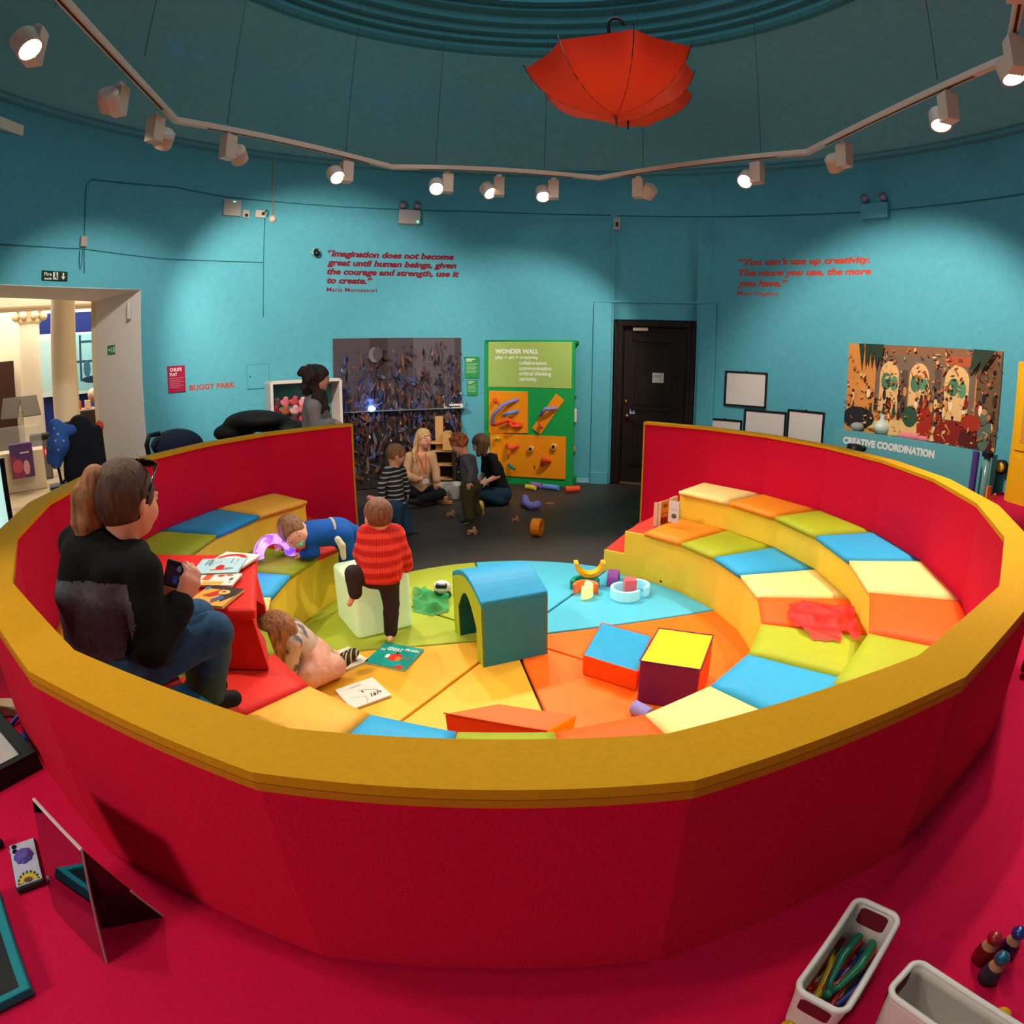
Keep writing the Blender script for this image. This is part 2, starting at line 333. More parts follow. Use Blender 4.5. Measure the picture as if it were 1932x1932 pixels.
mb = MB(); mb.ball((-hw+.07,.92,.075),.032,12); mb.lathe([(.028,0),(.028,.012),(.012,.014),(.012,.05)],(-hw+.07,.92,.025),12); mb.box((-hw+.04,1.1,.03),(.03,.07,.012)); mb.build('door_handle', M('#b0743a',.3,.9), d, smooth=True).matrix_parent_inverse = Matrix()
mb = MB(); mb.box((-hw+.22,DH-.12,.06),(.2,.05,.05)); mb.build('door_closer', M('#b9aa98',.4,.3), d, bevel=.006).matrix_parent_inverse = Matrix()
mb = MB(); mb.box((0,.012,.04),(DWd-.26,.02,.09)); mb.build('door_threshold', M('#8d6b45',.4,.5), d).matrix_parent_inverse = Matrix()
o = art('door_notice', m @ Matrix.Translation((.05,1.438,.035)), .15,.13,'#d9cfc4',[('#4a4a4a',rect(.1,.66,.85,.7)),('#4a4a4a',rect(.1,.56,.75,.6)),('#4a4a4a',rect(.6,.3,.9,.34))]); tag(o,'small white paper notice taped to the dark wooden door','notice')
o = art('door_sticker', m @ Matrix.Translation((-hw+.13,.98,.032)), .062,.062,'#dfe6ea',[('#2a6fc0',ell(.5,.5,.4))],t=.003); tag(o,'round blue fire door sticker above the door knob','sticker')
# ---- lobby seen through the opening ----
CREAM = M('#ead9bd',.7,var=.04,scale=4)
mb = MB(); mb.prism([wp(LO0-6,0)[:2],wp(LO0-6,0,-14)[:2],wp(LO1+10,0,-14)[:2],wp(LO1+4,0)[:2]], -.1, -.004); struct(mb.build('floor_lobby', MX('mat_tiles','#cdb894','#e0cfae',kind='NOISE',scale=2.5,rough=.22)))
WH = M('#ece8e6',.7,var=.03)
mb = MB(); th = .95
mb.add([wp(LO0,0),wp(LO0,LOH),Vector(wp(LO0,LOH))+Vector((-.91,.29,-.02)),Vector(wp(LO0,0))+Vector((-.91,.29,0))], [(0,1,2,3)])
mb.add([wp(LO1,0),wp(LO1,LOH),wp(LO1,LOH,-th),wp(LO1,0,-th)], [(0,1,2,3)])
q = [wp(a,LOH) for a in np.linspace(LO0,LO1,9)]+[Vector(wp(LO1,LOH,-th))]+[Vector(wp(LO0,LOH))+Vector((-.91,.29,-.02))]
mb.add(q, [tuple(range(len(q)))]); struct(mb.build('wall_reveal', WH, solid=.004))
L0 = Vector(wp(LO0,0))+Vector((-.91,.29,0))
mb = MB(); mb.box((L0[0]-.02,L0[1]+2.0,1.9),(.1,4.0,3.8)); mb.add([wp(LO0-.2,2.49,-.9),wp(LO1,2.49,-.9),wp(LO1,3.9,-.9),wp(LO0-.2,3.9,-.9)],[(0,1,2,3)]); struct(mb.build('wall_lobby_side', CREAM))
mb = MB(); mb.box((-11,2.5,3.9),(13,13,.1)); struct(mb.build('ceiling_lobby', M('#efe3cc',.8)))
BK = -14.2
def lb(p, x=0, d=0, z=0): return Vector((p[0]+.687*x-.727*d, p[1]+.727*x+.687*d, p[2]+z))
LM = lambda p: Matrix(((.687,0,.727,p[0]),(.727,0,-.687,p[1]),(0,1,0,p[2]),(0,0,0,1)))   # frame facing the play room
LR = Matrix(((.687,-.727,0),(.727,.687,0),(0,0,1)))
def lbox(mb, c, d): mb.box(c, d, LR)
mb = MB(); lbox(mb, lb((-10.737, 5.395, 1.928),0,.1), (9,.1,7)); struct(mb.build('wall_lobby', CREAM))
mb = MB(); a = (-9.449, 5.884, 2.895); b = (-8.345, 7.053, -0.477); mb.loft([a,(b[0],b[1],a[2]),b,(a[0],a[1],b[2])], [lb(q,0,.1) for q in (a,(b[0],b[1],a[2]),b,(a[0],a[1],b[2]))]); struct(mb.build('wall_lobby_blue', M('#1d2f78',.7)))
def column(px, d, r, cap_, label):
    t = thing('stone_column', (px[0],px[1],0), label, 'column')
    MB().lathe([(r*1.0,.25),(r*1.0,.3),(r,.35),(r*.98,1.4),(r*.92,2.4),(r*.86,3.2)], (px[0],px[1],0), 32).build('shaft', M('#f0e6d4',.5,var=.03), t, smooth=True)
    MB().lathe([(0,0),(r*1.35,0),(r*1.35,.1),(r*1.25,.14),(r*1.1,.2),(r*1.15,.24),(r,.3)], (px[0],px[1],0), 32).build('base', M('#f0e6d4',.5,var=.03), t, smooth=True)
    if cap_:
        mb = MB(); z = cap_; mb.lathe([(r*.9,z-.05),(r*1.15,z+.02),(r*.95,z+.06),(r*1.2,z+.2),(r*1.5,z+.22),(r*1.5,z+.32)], (px[0],px[1],0), 32)
        for s in range(8): a = s*math.pi/4+.4; mb.ball((px[0]+r*1.35*math.cos(a),px[1]+r*1.35*math.sin(a),z+.1),.085,8)
        mb.build('capital', M('#e6d3b0',.6,var=.06), t, smooth=True)
    return t
column((-6.6, 3.803, 1.731), 9.5, 0.204, 0, 'thick plain cream column standing in the lobby opening')
column((-8.939, 5.259, 1.81), 12.2, .21, 2.682, 'slimmer cream column with a scrolled capital at the lobby wall')
t = struct(MB().box(lb((-8.213, 4.28, 2.831),0,0,.12), (6,.5,.35), LR).build('trim_6', CREAM, bevel=.04))
mb = MB(); lbox(mb, (-10.259, 5.61, 0.955), (.55,.1,2.2)); struct(mb.build('door_2', M('#3a2018',.5,var=.1)))
o = art('city_poster', LM(lb((-8.868, 6.354, 1.894))), 1.5,1.2,'#cfe6e8',[('#8fd0de',rect(.5,.05,.97,.97)),('#2b4a66',rect(.6,.2,.63,.95)),('#2b4a66',rect(.78,.2,.81,.95)),('#2b4a66',rect(.55,.5,.97,.54)),('#2b4a66',rect(.62,.82,.95,.86)),('#1d3a58',ell(.78,.22,.16,.06)),('#3a6a88',ell(.7,.4,.05,.14)),('#b4dfe6',rect(.05,.1,.4,.9))]); tag(o,'pale blue poster of a window on the lobby blue wall','poster')
# reception desk with chair and a person
t = thing('reception_desk', lb((-7.074, 4.903, 0.892),0,0,-.5), 'blue reception desk with wooden top in the lobby','desk')
c = c0_ = (-7.031, 4.948, 1.093)
mb = MB(); lbox(mb, lb(c,.4,.3,-.02), (1.6,.7,.05)); mb.build('desk_top', M('#c58b4f',.4), t)
mb = MB(); lbox(mb, lb(c,.4,.3,-.5), (1.5,.6,.92)); mb.build('desk_front', M('#2a5f9c',.6), t)
t = thing('office_chair', lb((-6.599, 4.386, 0.9)), 'black leather office chair in front of the blue desk','chair')
c = (-6.589, 4.396, 0.963)
mb = MB(); lbox(mb, c, (.5,.1,.34)); mb.build('backrest', M('#2a2524',.4), t, bevel=.04)
mb = MB(); lbox(mb, lb(c,.04,-.25,-.28), (.48,.5,.1)); mb.build('seat', M('#2a2524',.4), t, bevel=.04)
mb = MB(); mb.tube([lb(c,0,-.2,-.33),(lb(c,0,-.2)[0],lb(c,0,-.2)[1],.08)],.03); [mb.tube([(lb(c,0,-.2)[0],lb(c,0,-.2)[1],.08),(lb(c,.18*math.cos(q),-.2+.18*math.sin(q))[0],lb(c,.18*math.cos(q),-.2+.18*math.sin(q))[1],.04)],.02) for q in (0,1.26,2.51,3.77,5.03)]; mb.build('pedestal', M('#222222',.4,.6), t)
for px,cc,lab in ((lb(c0_,-.28,.2,.075),'#c9563f','red box of leaflets on the reception desk'),(lb(c0_,-.12,.2,.075),'#e3cfc0','pale carton of leaflets on the reception desk')):
    mb = MB(); lbox(mb, px, (.1,.1,.14)); tag(mb.build('leaflet_box', M(cc), bevel=.008), lab, 'box', 'leaflet boxes on the desk')
p = (-7.731, 5.664, 1.262)
t = thing('person', lb(p,0,0,-.6), 'white-haired person in blue at the lobby reception desk','person')
sdf_obj('body', [elp(lb(p,0,0,0),(.085,.095,.12)), cap(lb(p,0,0,-.1),lb(p,0,0,-.2),.045), cap(lb(p,.02,0,-.25),lb(p,.02,0,-.6),.13,.15), cap(lb(p,-.13,0,-.24),lb(p,-.2,-.12,-.4),.045,.035), cap(lb(p,-.2,-.12,-.4),lb(p,-.3,-.25,-.3),.035,.03)], .018, M('#c98f78',.6), t)
sdf_obj('jumper', [cap(lb(p,.02,0,-.24),lb(p,.02,0,-.62),.15,.17), cap(lb(p,-.13,0,-.24),lb(p,-.2,-.12,-.4),.06,.05), cap(lb(p,.17,0,-.24),lb(p,.2,-.1,-.45),.06,.05)], .018, M('#1f3f8a',.8), t)
sdf_obj('hair', [elp(lb(p,.02,.02,.03),(.11,.115,.12))], .018, M('#d8cfc4',.8), t)
# lecterns, counter, bin, poster box, bollard
t = thing('sign_stand', lb((-8.253, 4.237, 0.45),0,0,-.1), 'two tilted grey information panels on one thin stand in the lobby','sign')
for x,nm in ((-.17,-.35),(.17,.35)):
    c = (-8.208, 4.286, 1.233); mb = MB(); mb.box((0,0,0),(.32,.03,.36), LR @ Matrix.Rotation(nm,3,'Z') @ Matrix.Rotation(-.5,3,'X')); mb.v = [tuple(Vector(v)+lb(c,x)) for v in mb.v]; mb.build('panel', M('#6a645d',.5), t)
mb = MB(); c = (-8.199, 4.295, 1.172); mb.tube([c,(c[0],c[1],.02)],.03); mb.lathe([(0,0),(.2,0),(.2,.02),(0,.02)],(c[0],c[1],0)); mb.build('stand', M('#cfcac2',.4), t)
t = thing('display_counter', lb((-7.85, 3.79, 0.36)), 'low cream counter with glass top at the lobby edge','counter'); c = (-7.84, 3.801, 0.751)
mb = MB(); lbox(mb, (c[0],c[1],.3), (.85,.5,.6)); mb.build('cabinet', M('#e4d6bd',.6), t, bevel=.01)
mb = MB(); lbox(mb, (c[0],c[1],.78), (.85,.5,.36)); mb.build('glass_cover', M('#dfe8e8',.05,var=0,alpha=.18), t)
o = art('leaflet_holder', LM(lb((-7.422, 3.515, 0.491))), .36,.5,'#5b3e78',[('#8a3f62',[(0,0),(.6,.0),(.5,.55),(0,.7)]),('#c45b6d',ell(.3,.35,.22,.2)),('#d9a0b0',ell(.68,.3,.14,.22)),('#e9e2ea',rect(.45,.72,.85,.76))],t=.2); tag(o,'purple poster box standing on the lobby floor beside the counter','poster box')
t = thing('waste_bin', lb((-8.168, 4.619, 0.49),0,0,-.3), 'grey waste bin with black lid and red label in the lobby','bin'); c = (-8.156, 4.632, 0.648)
mb = MB(); lbox(mb, (c[0],c[1],.33), (.34,.3,.66)); mb.build('bin_body', M('#6d6a68',.5), t, bevel=.02)
mb = MB(); lbox(mb, (c[0],c[1],.7), (.36,.32,.09)); mb.build('lid', M('#1c1b1b',.5), t, bevel=.02)
o = art('label', LM(lb((c[0],c[1],.45),.08,-.155)), .12,.16,'#d23a2c',[('#f3e8e2',rect(.42,.25,.58,.75))], t)
# buggy heaped with a blue patterned coat and a dark coat
c = (-4.725, 2.0, 0.868); t = thing('coat_laden_buggy', (c[0],c[1],0), 'pushchair heaped with a blue patterned coat and a black coat in the opening','buggy')
P = lambda x,y,d=6.9: None
sdf_obj('dark_coat', [cap((-4.687, 2.04, 1.114),(-4.657, 2.072, 0.685),.13,.17), cap((-4.602, 2.203, 1.034),(-4.619, 2.185, 0.548),.08,.12), cap((-4.722, 1.93, 0.991),(-4.732, 1.92, 0.63),.1,.12)], .02, M('#15161f',.95,bump=.6,scale=25), t, .06)
sdf_obj('blue_coat', [cap((-4.8, 1.775, 1.162),(-4.747, 1.758, 0.963),.075,.1), cap((-4.747, 1.758, 0.963),(-4.787, 1.716, 0.78),.1,.06), cap((-4.748, 1.83, 1.105),(-4.68, 1.902, 1.093),.07,.06), cap((-4.844, 1.728, 0.996),(-4.863, 1.708, 0.82),.05,.05)], .018, MX('mat_coat','#c9a878','#1d4f9c',kind='VORO',scale=14,sharp=.16,soft=.03), t, .05)
mb = MB(); 
for a,b in (((-4.904, 1.81, 1.04),(-4.874, 1.843, 0.548)),((-4.874, 1.843, 0.548),(-4.788, 2.079, 0.684)),((-4.806, 1.914, 1.161),(-4.682, 2.045, 1.186)),((-4.682, 2.045, 1.186),(-4.625, 2.106, 1.115))): mb.tube([a,b],.016)
mb.tube([(-4.871, 1.845, 0.571),(-4.871,1.845,.1)],.015); mb.build('chassis', M('#26242a',.4,.5), t)
mb = MB(); q = (-4.871, 1.845, 0.571)
for s in (-.2,.2,.55): MB().tube([lb((q[0],q[1],.1),.0+s*.2,s)+Vector((.1*math.cos(a),.1*math.sin(a),0)) if 0 else lb((q[0],q[1],.1),.1*math.cos(a),s,.1*math.sin(a)) for a in np.linspace(0,2*math.pi,16,endpoint=False)],.022,closed=True).build('wheel', M('#1a1a1c',.6), t)
mb = MB(); lbox(mb, (-4.857, 1.788, 0.532), (.22,.22,.03)); mb.build('footboard', M('#39415c',.6), t); sdf_obj('changing_bag',[elp((-4.636, 2.313, 1.077),(.05,.05,.07))],.015,M('#d23b24',.7),t)
# ---- things on the round wall ----
def wthing(name, wb, label, cat, group=None, off=0):
    t = bpy.data.objects.new(name, None); COL.objects.link(t); t.matrix_world = wframe(wb[0], wb[1], off+(wb[2]**2/(8*WR)+.002 if len(wb) > 2 else 0)); bpy.context.view_layer.update(); tag(t,label,cat,group); return t
def lp(o): o.matrix_parent_inverse = Matrix(); return o
DKRED, ORRED = M('#7a1226',.6,var=0), M('#c8442c',.6,var=0)
def quote(name, label, lines, mat, who):
    t = wthing(name, (lines[0][1],lines[0][2]), label, 'wall lettering')
    for i,(s,a,z,wd,cp) in enumerate(lines): text_on('line', s, wframe(a,z,.002), wd, cp, mat, t, bold=.05 if i < len(lines)-1 else .012, shear=.22 if i < len(lines)-1 else 0, bend=WR)
def _unused(): pass
quote('wall_quote','dark red quotation lettering beginning Imagination on the teal wall',[
 ('“Imagination does not become', 121.85, 2.951, 1.629, 0.073),('great until human beings, given', 121.9, 2.837, 1.67, 0.073),('the courage and strength, use it', 121.95, 2.725, 1.711, 0.072),('to create.”', 121.92, 2.613, 0.583, 0.072),('Maria Montessori', 121.9, 2.507, 0.644, 0.053)], DKRED, 0)
quote('wall_quote','orange-red quotation lettering about creativity above the café painting side of the wall',[
 ('“You can’t use up creativity.', 55.89, 2.905, 1.651, 0.074),('The more you use, the more', 55.95, 2.77, 1.669, 0.074),('you have.”', 56.09, 2.636, 0.641, 0.074),('Maya Angelou', 56.07, 2.522, 0.521, 0.054)], ORRED, 0)
t = wthing('wall_title',(143.21, 1.406),'red BUGGY PARK lettering on the teal wall','wall lettering'); q = ('BUGGY PARK', 143.14, 1.394, 0.56, 0.058); text_on('lettering',q[0],wframe(q[1],q[2],.002),q[3],q[4],M('#b8402c',.6,var=0),t,bold=.03,bend=WR)
def wart(name, wb, base, shapes, label, cat, t=.012, group=None, off=.0, edge=None):
    o = art(name, wframe(wb[0],wb[1],off+t+.003+wb[2]**2/(8*WR)), wb[2], wb[3], base, shapes, t=t, edge=edge); return tag(o,label,cat,group)
wart('safety_sign',(162.28, 2.591, 0.284, 0.09),'#0c2c1c',[('#d8d4cc',rect(.43,.12,.62,.88)),('#0c2c1c',ell(.53,.78,.035,.09)),('#0c2c1c',[(.5,.7),(.56,.68),(.58,.4),(.6,.2),(.56,.2),(.53,.38),(.47,.2),(.45,.22),(.5,.42)]),('#d8d4cc',[(.8,.85),(.86,.85),(.86,.45),(.92,.45),(.83,.15),(.74,.45),(.8,.45)])],'dark green Fire exit sign with running figure and down arrow above the opening','sign',t=.01)
q = ('Fire', 163.74, 2.591, 0.083, 0.029); o = bpy.data.objects['safety_sign']
text_on('word','Fire',wframe(q[1],q[2],.0165),q[3],q[4],M('#d8d4cc',.6,var=0),o,bold=.02); q = ('exit', 163.72, 2.551, 0.082, 0.025); text_on('word','exit',wframe(q[1],q[2],.0165),q[3],q[4],M('#d8d4cc',.6,var=0),o,bold=.02)
wart('notice_board',(145.06, 1.532, 0.21, 0.286),'#9c1a3c',[('#c66a80',rect(.1,.52-.07*i,.88-(i%2)*.2,.545-.07*i)) for i in range(6)],"dark red CHILD'S PLAY notice beside the lobby opening",'notice',t=.01)
o = bpy.data.objects['notice_board']
for s,x0,y,x1 in (("CHILD'S",319,699,342),("PLAY",319,709,334)):
    pass
q = ("CHILD'S", 146.01, 1.617, 0.14, 0.034); text_on('word',q[0],wframe(q[1],q[2],.0165),q[3],q[4],M('#e9d5d2',.6,var=0),o,bold=.03); q = ('PLAY', 146.03, 1.566, 0.088, 0.034); text_on('word',q[0],wframe(q[1],q[2],.0165),q[3],q[4],M('#e9d5d2',.6,var=0),o,bold=.03)
# green exit sign and cylinder light on the white reveal
rm = Matrix(((-.953,0,-.304,0),(.304,0,-.953,0),(0,1,0,0),(0,0,0,1)))
def reveal(p): m = rm.copy(); m[0][3],m[1][3],m[2][3] = p; m = m @ Matrix.Rotation(math.pi,4,'Y') @ Matrix.Identity(4); return m
RA, RBp = wp(LO0,0), Vector(wp(LO0,0))+Vector((-.91,.29,0))
def onrev(f, z, off=.01): p = RA.lerp(RBp,f); return Vector((p[0],p[1],z))+Vector((-.304,-.953,0))*off
rx = Vector((.953,-.304,0)); rmx = lambda p: Matrix(((.953,0,-.304,p[0]),(-.304,0,-.953,p[1]),(0,1,0,p[2]),(0,0,0,1)))
o = art('exit_sign', rmx(onrev(.62,1.9,.012)), .17,.10,'#1f8a68',[('#e6efe9',[(.1,.5),(.28,.7),(.28,.56),(.42,.56),(.42,.44),(.28,.44),(.28,.3)]),('#e6efe9',[(.5,.8),(.58,.78),(.6,.45),(.66,.2),(.6,.2),(.55,.4),(.46,.2),(.44,.26),(.5,.48)]),('#e6efe9',rect(.74,.2,.92,.82))],edge='#dfe5e2'); tag(o,'small green exit sign on the white side of the lobby opening','sign')
MB().lathe([(0,0),(.028,0),(.028,.17),(0,.17)], onrev(.2,2.2,.03), 16).build('wall_lamp', M('#bdb5ae',.4,.2), smooth=False); tag(bpy.data.objects['wall_lamp'],'small white cylinder wall lamp high on the white reveal','lamp')
# little boxes, sockets, detectors
def wbox(name, wb, col, label, cat, d=.05, bev=.006, group=None):
    mb = MB(); mb.box((0,0,d/2),(wb[2],wb[3],d)); t = wthing(name,wb,label,cat,group); lp(mb.build('casing',M(col,.5,var=.02),t,bevel=bev)); return t
t = wbox('router_box',(137.12, 3.458, 0.215, 0.189),'#b3aaa0','square grey wireless box with a green light on the teal wall','box'); mb = MB(); mb.box((.02,.07,.052),(.03,.008,.004)); lp(mb.build('status_light',M('#39f0c0',em=3,var=0),t))
t = wbox('wall_socket',(134.88, 3.404, 0.085, 0.089),'#c2b6aa','small cream socket just right of the grey wireless box','socket',.03,group='sockets by the wireless box'); mb = MB(); mb.box((0,-.02,.035),(.03,.03,.03)); lp(mb.build('plug',M('#2a2524'),t))
t = wbox('wall_socket',(132.69, 3.419, 0.126, 0.09),'#cdbfae','double socket with black plug and cable','socket',.03,group='sockets by the wireless box'); mb = MB(); mb.box((.03,.0,.035),(.03,.03,.03)); mb.tube([(.03,.0,.05),(.07,.05,.05),(.1,.03,.03),(.09,-.03,.01)],.005); lp(mb.build('plug',M('#2a2524'),t))
t = wbox('motion_sensor',(158.57, 2.938, 0.072, 0.109),'#a39a90','small pale sensor box above the lobby opening','sensor',.05,.012); mb = MB(); mb.tube([(.0,-.08,.01),(.0,-.2,.01),(-.02,-.28,.01),(-.03,-.2,.01),(-.03,-.09,.01)],.004); lp(mb.build('cable',M('#184a4a'),t))
t = wbox('call_point',(75.44, 3.46, 0.091, 0.159),'#b8aca4','small white switch plate with dark button above the dark door','switch',.025); mb = MB(); mb.box((0,-.01,.027),(.035,.06,.012)); lp(mb.build('button',M('#34302e'),t))
t = wthing('security_camera',(123.78, 2.984),'white dome security camera left of the dark red quotation','camera'); lp(MB().lathe([(0,0),(.055,0),(.055,.05),(.045,.07)],(0,0,0),20).build('housing',M('#c9c0b8',.4),t,smooth=True)); lp(MB().ball((0,-.02,.07),.043,16).build('lens_dome',M('#0d0d10',.1),t,smooth=True))
t = wthing('junction_box',(130.74, 3.372),'round cream junction box at the foot of the hanging wall cable','junction box'); lp(MB().lathe([(0,.04),(.04,.035),(.042,0)],(0,0,0),16).build('cover',M('#d3c2b0',.5),t,smooth=True))
def emer(wb, col, label, led):
    t = wthing('emergency_light',wb,label,'emergency light','twin emergency lights on the wall'); wd,h = wb[2],wb[3]*.75
    mb = MB(); mb.box((0,-.03,.045),(wd,h,.09)); lp(mb.build('casing',M(col,.5,var=.02),t,bevel=.006))
    for s in (-1,1):
        mm = Matrix.Rotation(-.35,3,'X'); lp(MB().lathe([(0,0),(.045,0),(.05,.06),(.0,.055)],(s*wd*.34,h/2+.02,.05),16,mm).build('lamp_head',M('#8f7f92',.3,.2),t,smooth=True))
    if led: lp(MB().ball((wd*.38,-h/2,.092),.012,8).build('status_light',M('#30ffb0',em=8,var=0),t))
emer((109.22, 3.516, 0.276, 0.248),'#b4a7a2','cream twin emergency light with a glowing green dot',True); emer((34.47, 3.51, 0.332, 0.237),'#55a3b4','teal painted twin emergency light on the right of the wall',False)
o = wart('access_panel',(132.68, 1.502, 0.278, 0.285),'#55a3b4',[('#2f6f70',rect(0,0,1,.012)),('#2f6f70',rect(0,0,.012,1)),('#2f6f70',rect(.985,0,1,1)),('#2f6f70',rect(0,.985,1,1)),('#233',ell(.14,.5,.03,.03)) if 0 else ('#1f3a3a',ell(.14,.5,.03,.03))],'flush square access hatch painted like the teal wall','hatch',t=.006)
# surface cables
def wcable(name, pts, label, mat, r=.006):
    o = MB().tube([wp(a,z,.008) for a,z in pts], r, 6).build(name, mat, smooth=True); return tag(o,label,'cable')
def dens(pts, n=8):
    out = []
    for (a,z),(b,y) in zip(pts,pts[1:]): out += [(a+(b-a)*i/n, z+(y-z)*i/n) for i in range(n)]
    return out+[pts[-1]]
TC = M('#2f7476',.8,var=0)
wcable('conduit',dens([(158.17, 2.63),(158.65, 3.505),(157.98, 3.573),(145.74, 3.63),(137.67, 3.587),(120.33, 3.587),(98.23, 3.612),(76.45, 3.583)]),'long painted cable running along the teal wall above the quotation',TC)
wcable('conduit',dens([(75.41, 3.576),(60.05, 3.538),(36.68, 3.498),(12.94, 3.492)]),'painted cable running to the right past the teal emergency light',TC)
wcable('conduit',dens([(169.76, 2.841),(158.16, 2.87),(147.46, 2.825),(131.93, 2.841)]),'painted cable running above the lobby opening',TC,.005)
wcable('conduit',dens([(131.89, 3.385),(131.73, 2.195)]),'vertical painted cable below the sockets',TC)
o = MB().tube([wp(*(130.75, 3.392),.02),wp(*(131.12, 4.122),.02),wp(*(130.34, 4.477),.05),(-2.325, 3.131, 5.606),(-2.243, 3.068, 5.73),(-2.279, 2.978, 5.725),(-2.355, 2.88, 5.704)],.009,6).build('hanging_cable',M('#a8927c',.7,var=0),smooth=True); tag(o,'pale cable climbing from the junction box to the dome box','cable')
p = (-2.382, 2.831, 5.693); t = thing('dome_junction_box',p,'brown box fixed under the dome with a cable each side','junction box'); mb = MB(); mb.box(p,(.17,.12,.1)); mb.build('casing',M('#6e5240',.6),t,bevel=.01); MB().tube([p,(-2.558, 2.645, 5.694),(-2.691, 2.481, 5.729)],.009,6).build('cable',M('#a8927c',.7,var=0),t)
# paintings
random.seed(11)
sh = [('#2d2420',rect(0,0,1,.45)),('#463c42',rect(0,.55,1,1)),('#352a2c',rect(.28,.35,.42,1)),('#5a5058',rect(.62,.45,.95,1))]
pal = ['#5a3020','#6a4030','#2c3558','#3a4a7a','#5e565e','#463a3c','#3c2a22','#1c2240','#4a2018','#6a4a34','#14121a','#221c22']; hot = ['#b5562a','#c07a4a','#4f6ab0','#b8aca8','#a83a1e']
for i in range(900):
    x = random.random(); y = random.betavariate(2,2.4); c = random.choice(hot) if random.random() < .16 else random.choice(pal); l = random.uniform(.006,.04)*(1.3 if c in pal else .5); wd = random.uniform(.003,.014)*(1 if c in pal else .5); an = random.choice([90,85,95,70,110,30,150])+random.uniform(-20,20)
    dx,dy = math.cos(R(an))*l, math.sin(R(an))*l; nx,ny = -math.sin(R(an))*wd, math.cos(R(an))*wd
    P = [(x-dx-nx*.3,y-dy-ny*.3),(x-dx*.2-nx,y-dy*.2-ny),(x+dx,y+dy),(x+dx*.3+nx,y+dy*.3+ny),(x-dx*.6+nx,y-dy*.6+ny)]
    sh.append((c,[(min(.995,max(.005,a)),min(.995,max(.005,b))) for a,b in P]))
sh += [('#6b6066',ell(.31,.89,.045,.05)),('#463c42',ell(.335,.895,.037,.046))]
wb = (110.71, 0.968, 1.646, 1.907)
o = wart('abstract_painting',wb,'#332a2c',sh,'large dark abstract painting with orange and blue flecks on the back wall','painting',t=.02)
# clear ledge with a glowing blue lamp and a white label
t = wthing('clear_shelf',(110.3, 0.987),'clear perspex ledge across the dark painting','shelf'); A = wframe(*(120.77, 1.016),.03); Bq = wframe(*(99.7, 1.006),.03)
a = A.translation; b = Bq.translation; zq = (a[2]+b[2])/2
mb = MB(); x = (b-a); x[2] = 0; L = x.length; m = frame(((a+b)/2)[:2]+(zq,) if 0 else ((a[0]+b[0])/2,(a[1]+b[1])/2,zq), x); mb.box((0,-.02,0),(L,.14,.012)); mb.v = [tuple(m @ Vector(v)) for v in mb.v]; mb.build('ledge',M('#8fb3c4',.1,var=0,trans=.6),t)
p = a.lerp(b,.28); p[2] = zq; t = thing('blue_lamp',p,'small glowing blue crystal lamp on the clear ledge','lamp')
mb = MB(); mb.ball(p+Vector((0,-.05,.03)),(.05,.04,.035)); mb.build('bulb',M('#a8c8ff',em=12,var=0),t,smooth=True); mb = MB()
for i in range(14):
    an = R(-80+160*i/13); l = random.uniform(.09,.2); q = p+Vector((0,-.02,.03)); e = q+Vector((math.sin(an)*l*.7,0,math.cos(an)*l)); mb.tube([q,e],[.012,.002],5)
mb.build('spike',M('#2a5cf0',em=1.6,var=0),t)
lgt = bpy.data.lights.new('blue_lamp_light','POINT'); lgt.energy = 3; lgt.color = (.15,.35,1); lgt.shadow_soft_size = .05; lo_ = bpy.data.objects.new('blue_lamp_light',lgt); COL.objects.link(lo_); lo_.location = p+Vector((0,-.12,.08)); lo_.parent = t; lo_.matrix_parent_inverse = t.matrix_world.inverted()
o = wart('ledge_label',(101.78, 1.034, 0.252, 0.063),'#d8cfcc',[('#4a4448',rect(.2,.35,.85,.6))],'small white label standing at the right end of the clear ledge','label',off=.1)
for wb,hd,nm,lab in (((98.61, 1.536, 0.188, 0.279),0,'','taller green information notice beside the abstract painting'),((98.56, 1.268, 0.14, 0.203),0,'','shorter green information notice below the taller one')):
    s = [('#e8efe0',rect(.08,.86,.7,.9)),('#e8efe0',rect(.08,.78,.5,.82))]+[('#8fbf98',rect(.08,.66-.06*i,.9-(i%3)*.1,.685-.06*i)) for i in range(8)]
    if wb[3] > .28: s += [('#d6cfd0',ell(.76,.2,.15,.14)),('#5a3040',ell(.78,.2,.09,.1))]
    wart('green_notice',wb,'#2f8f4a',s,lab,'notice',group='green notices by the wonder wall',edge='#b9c98a')
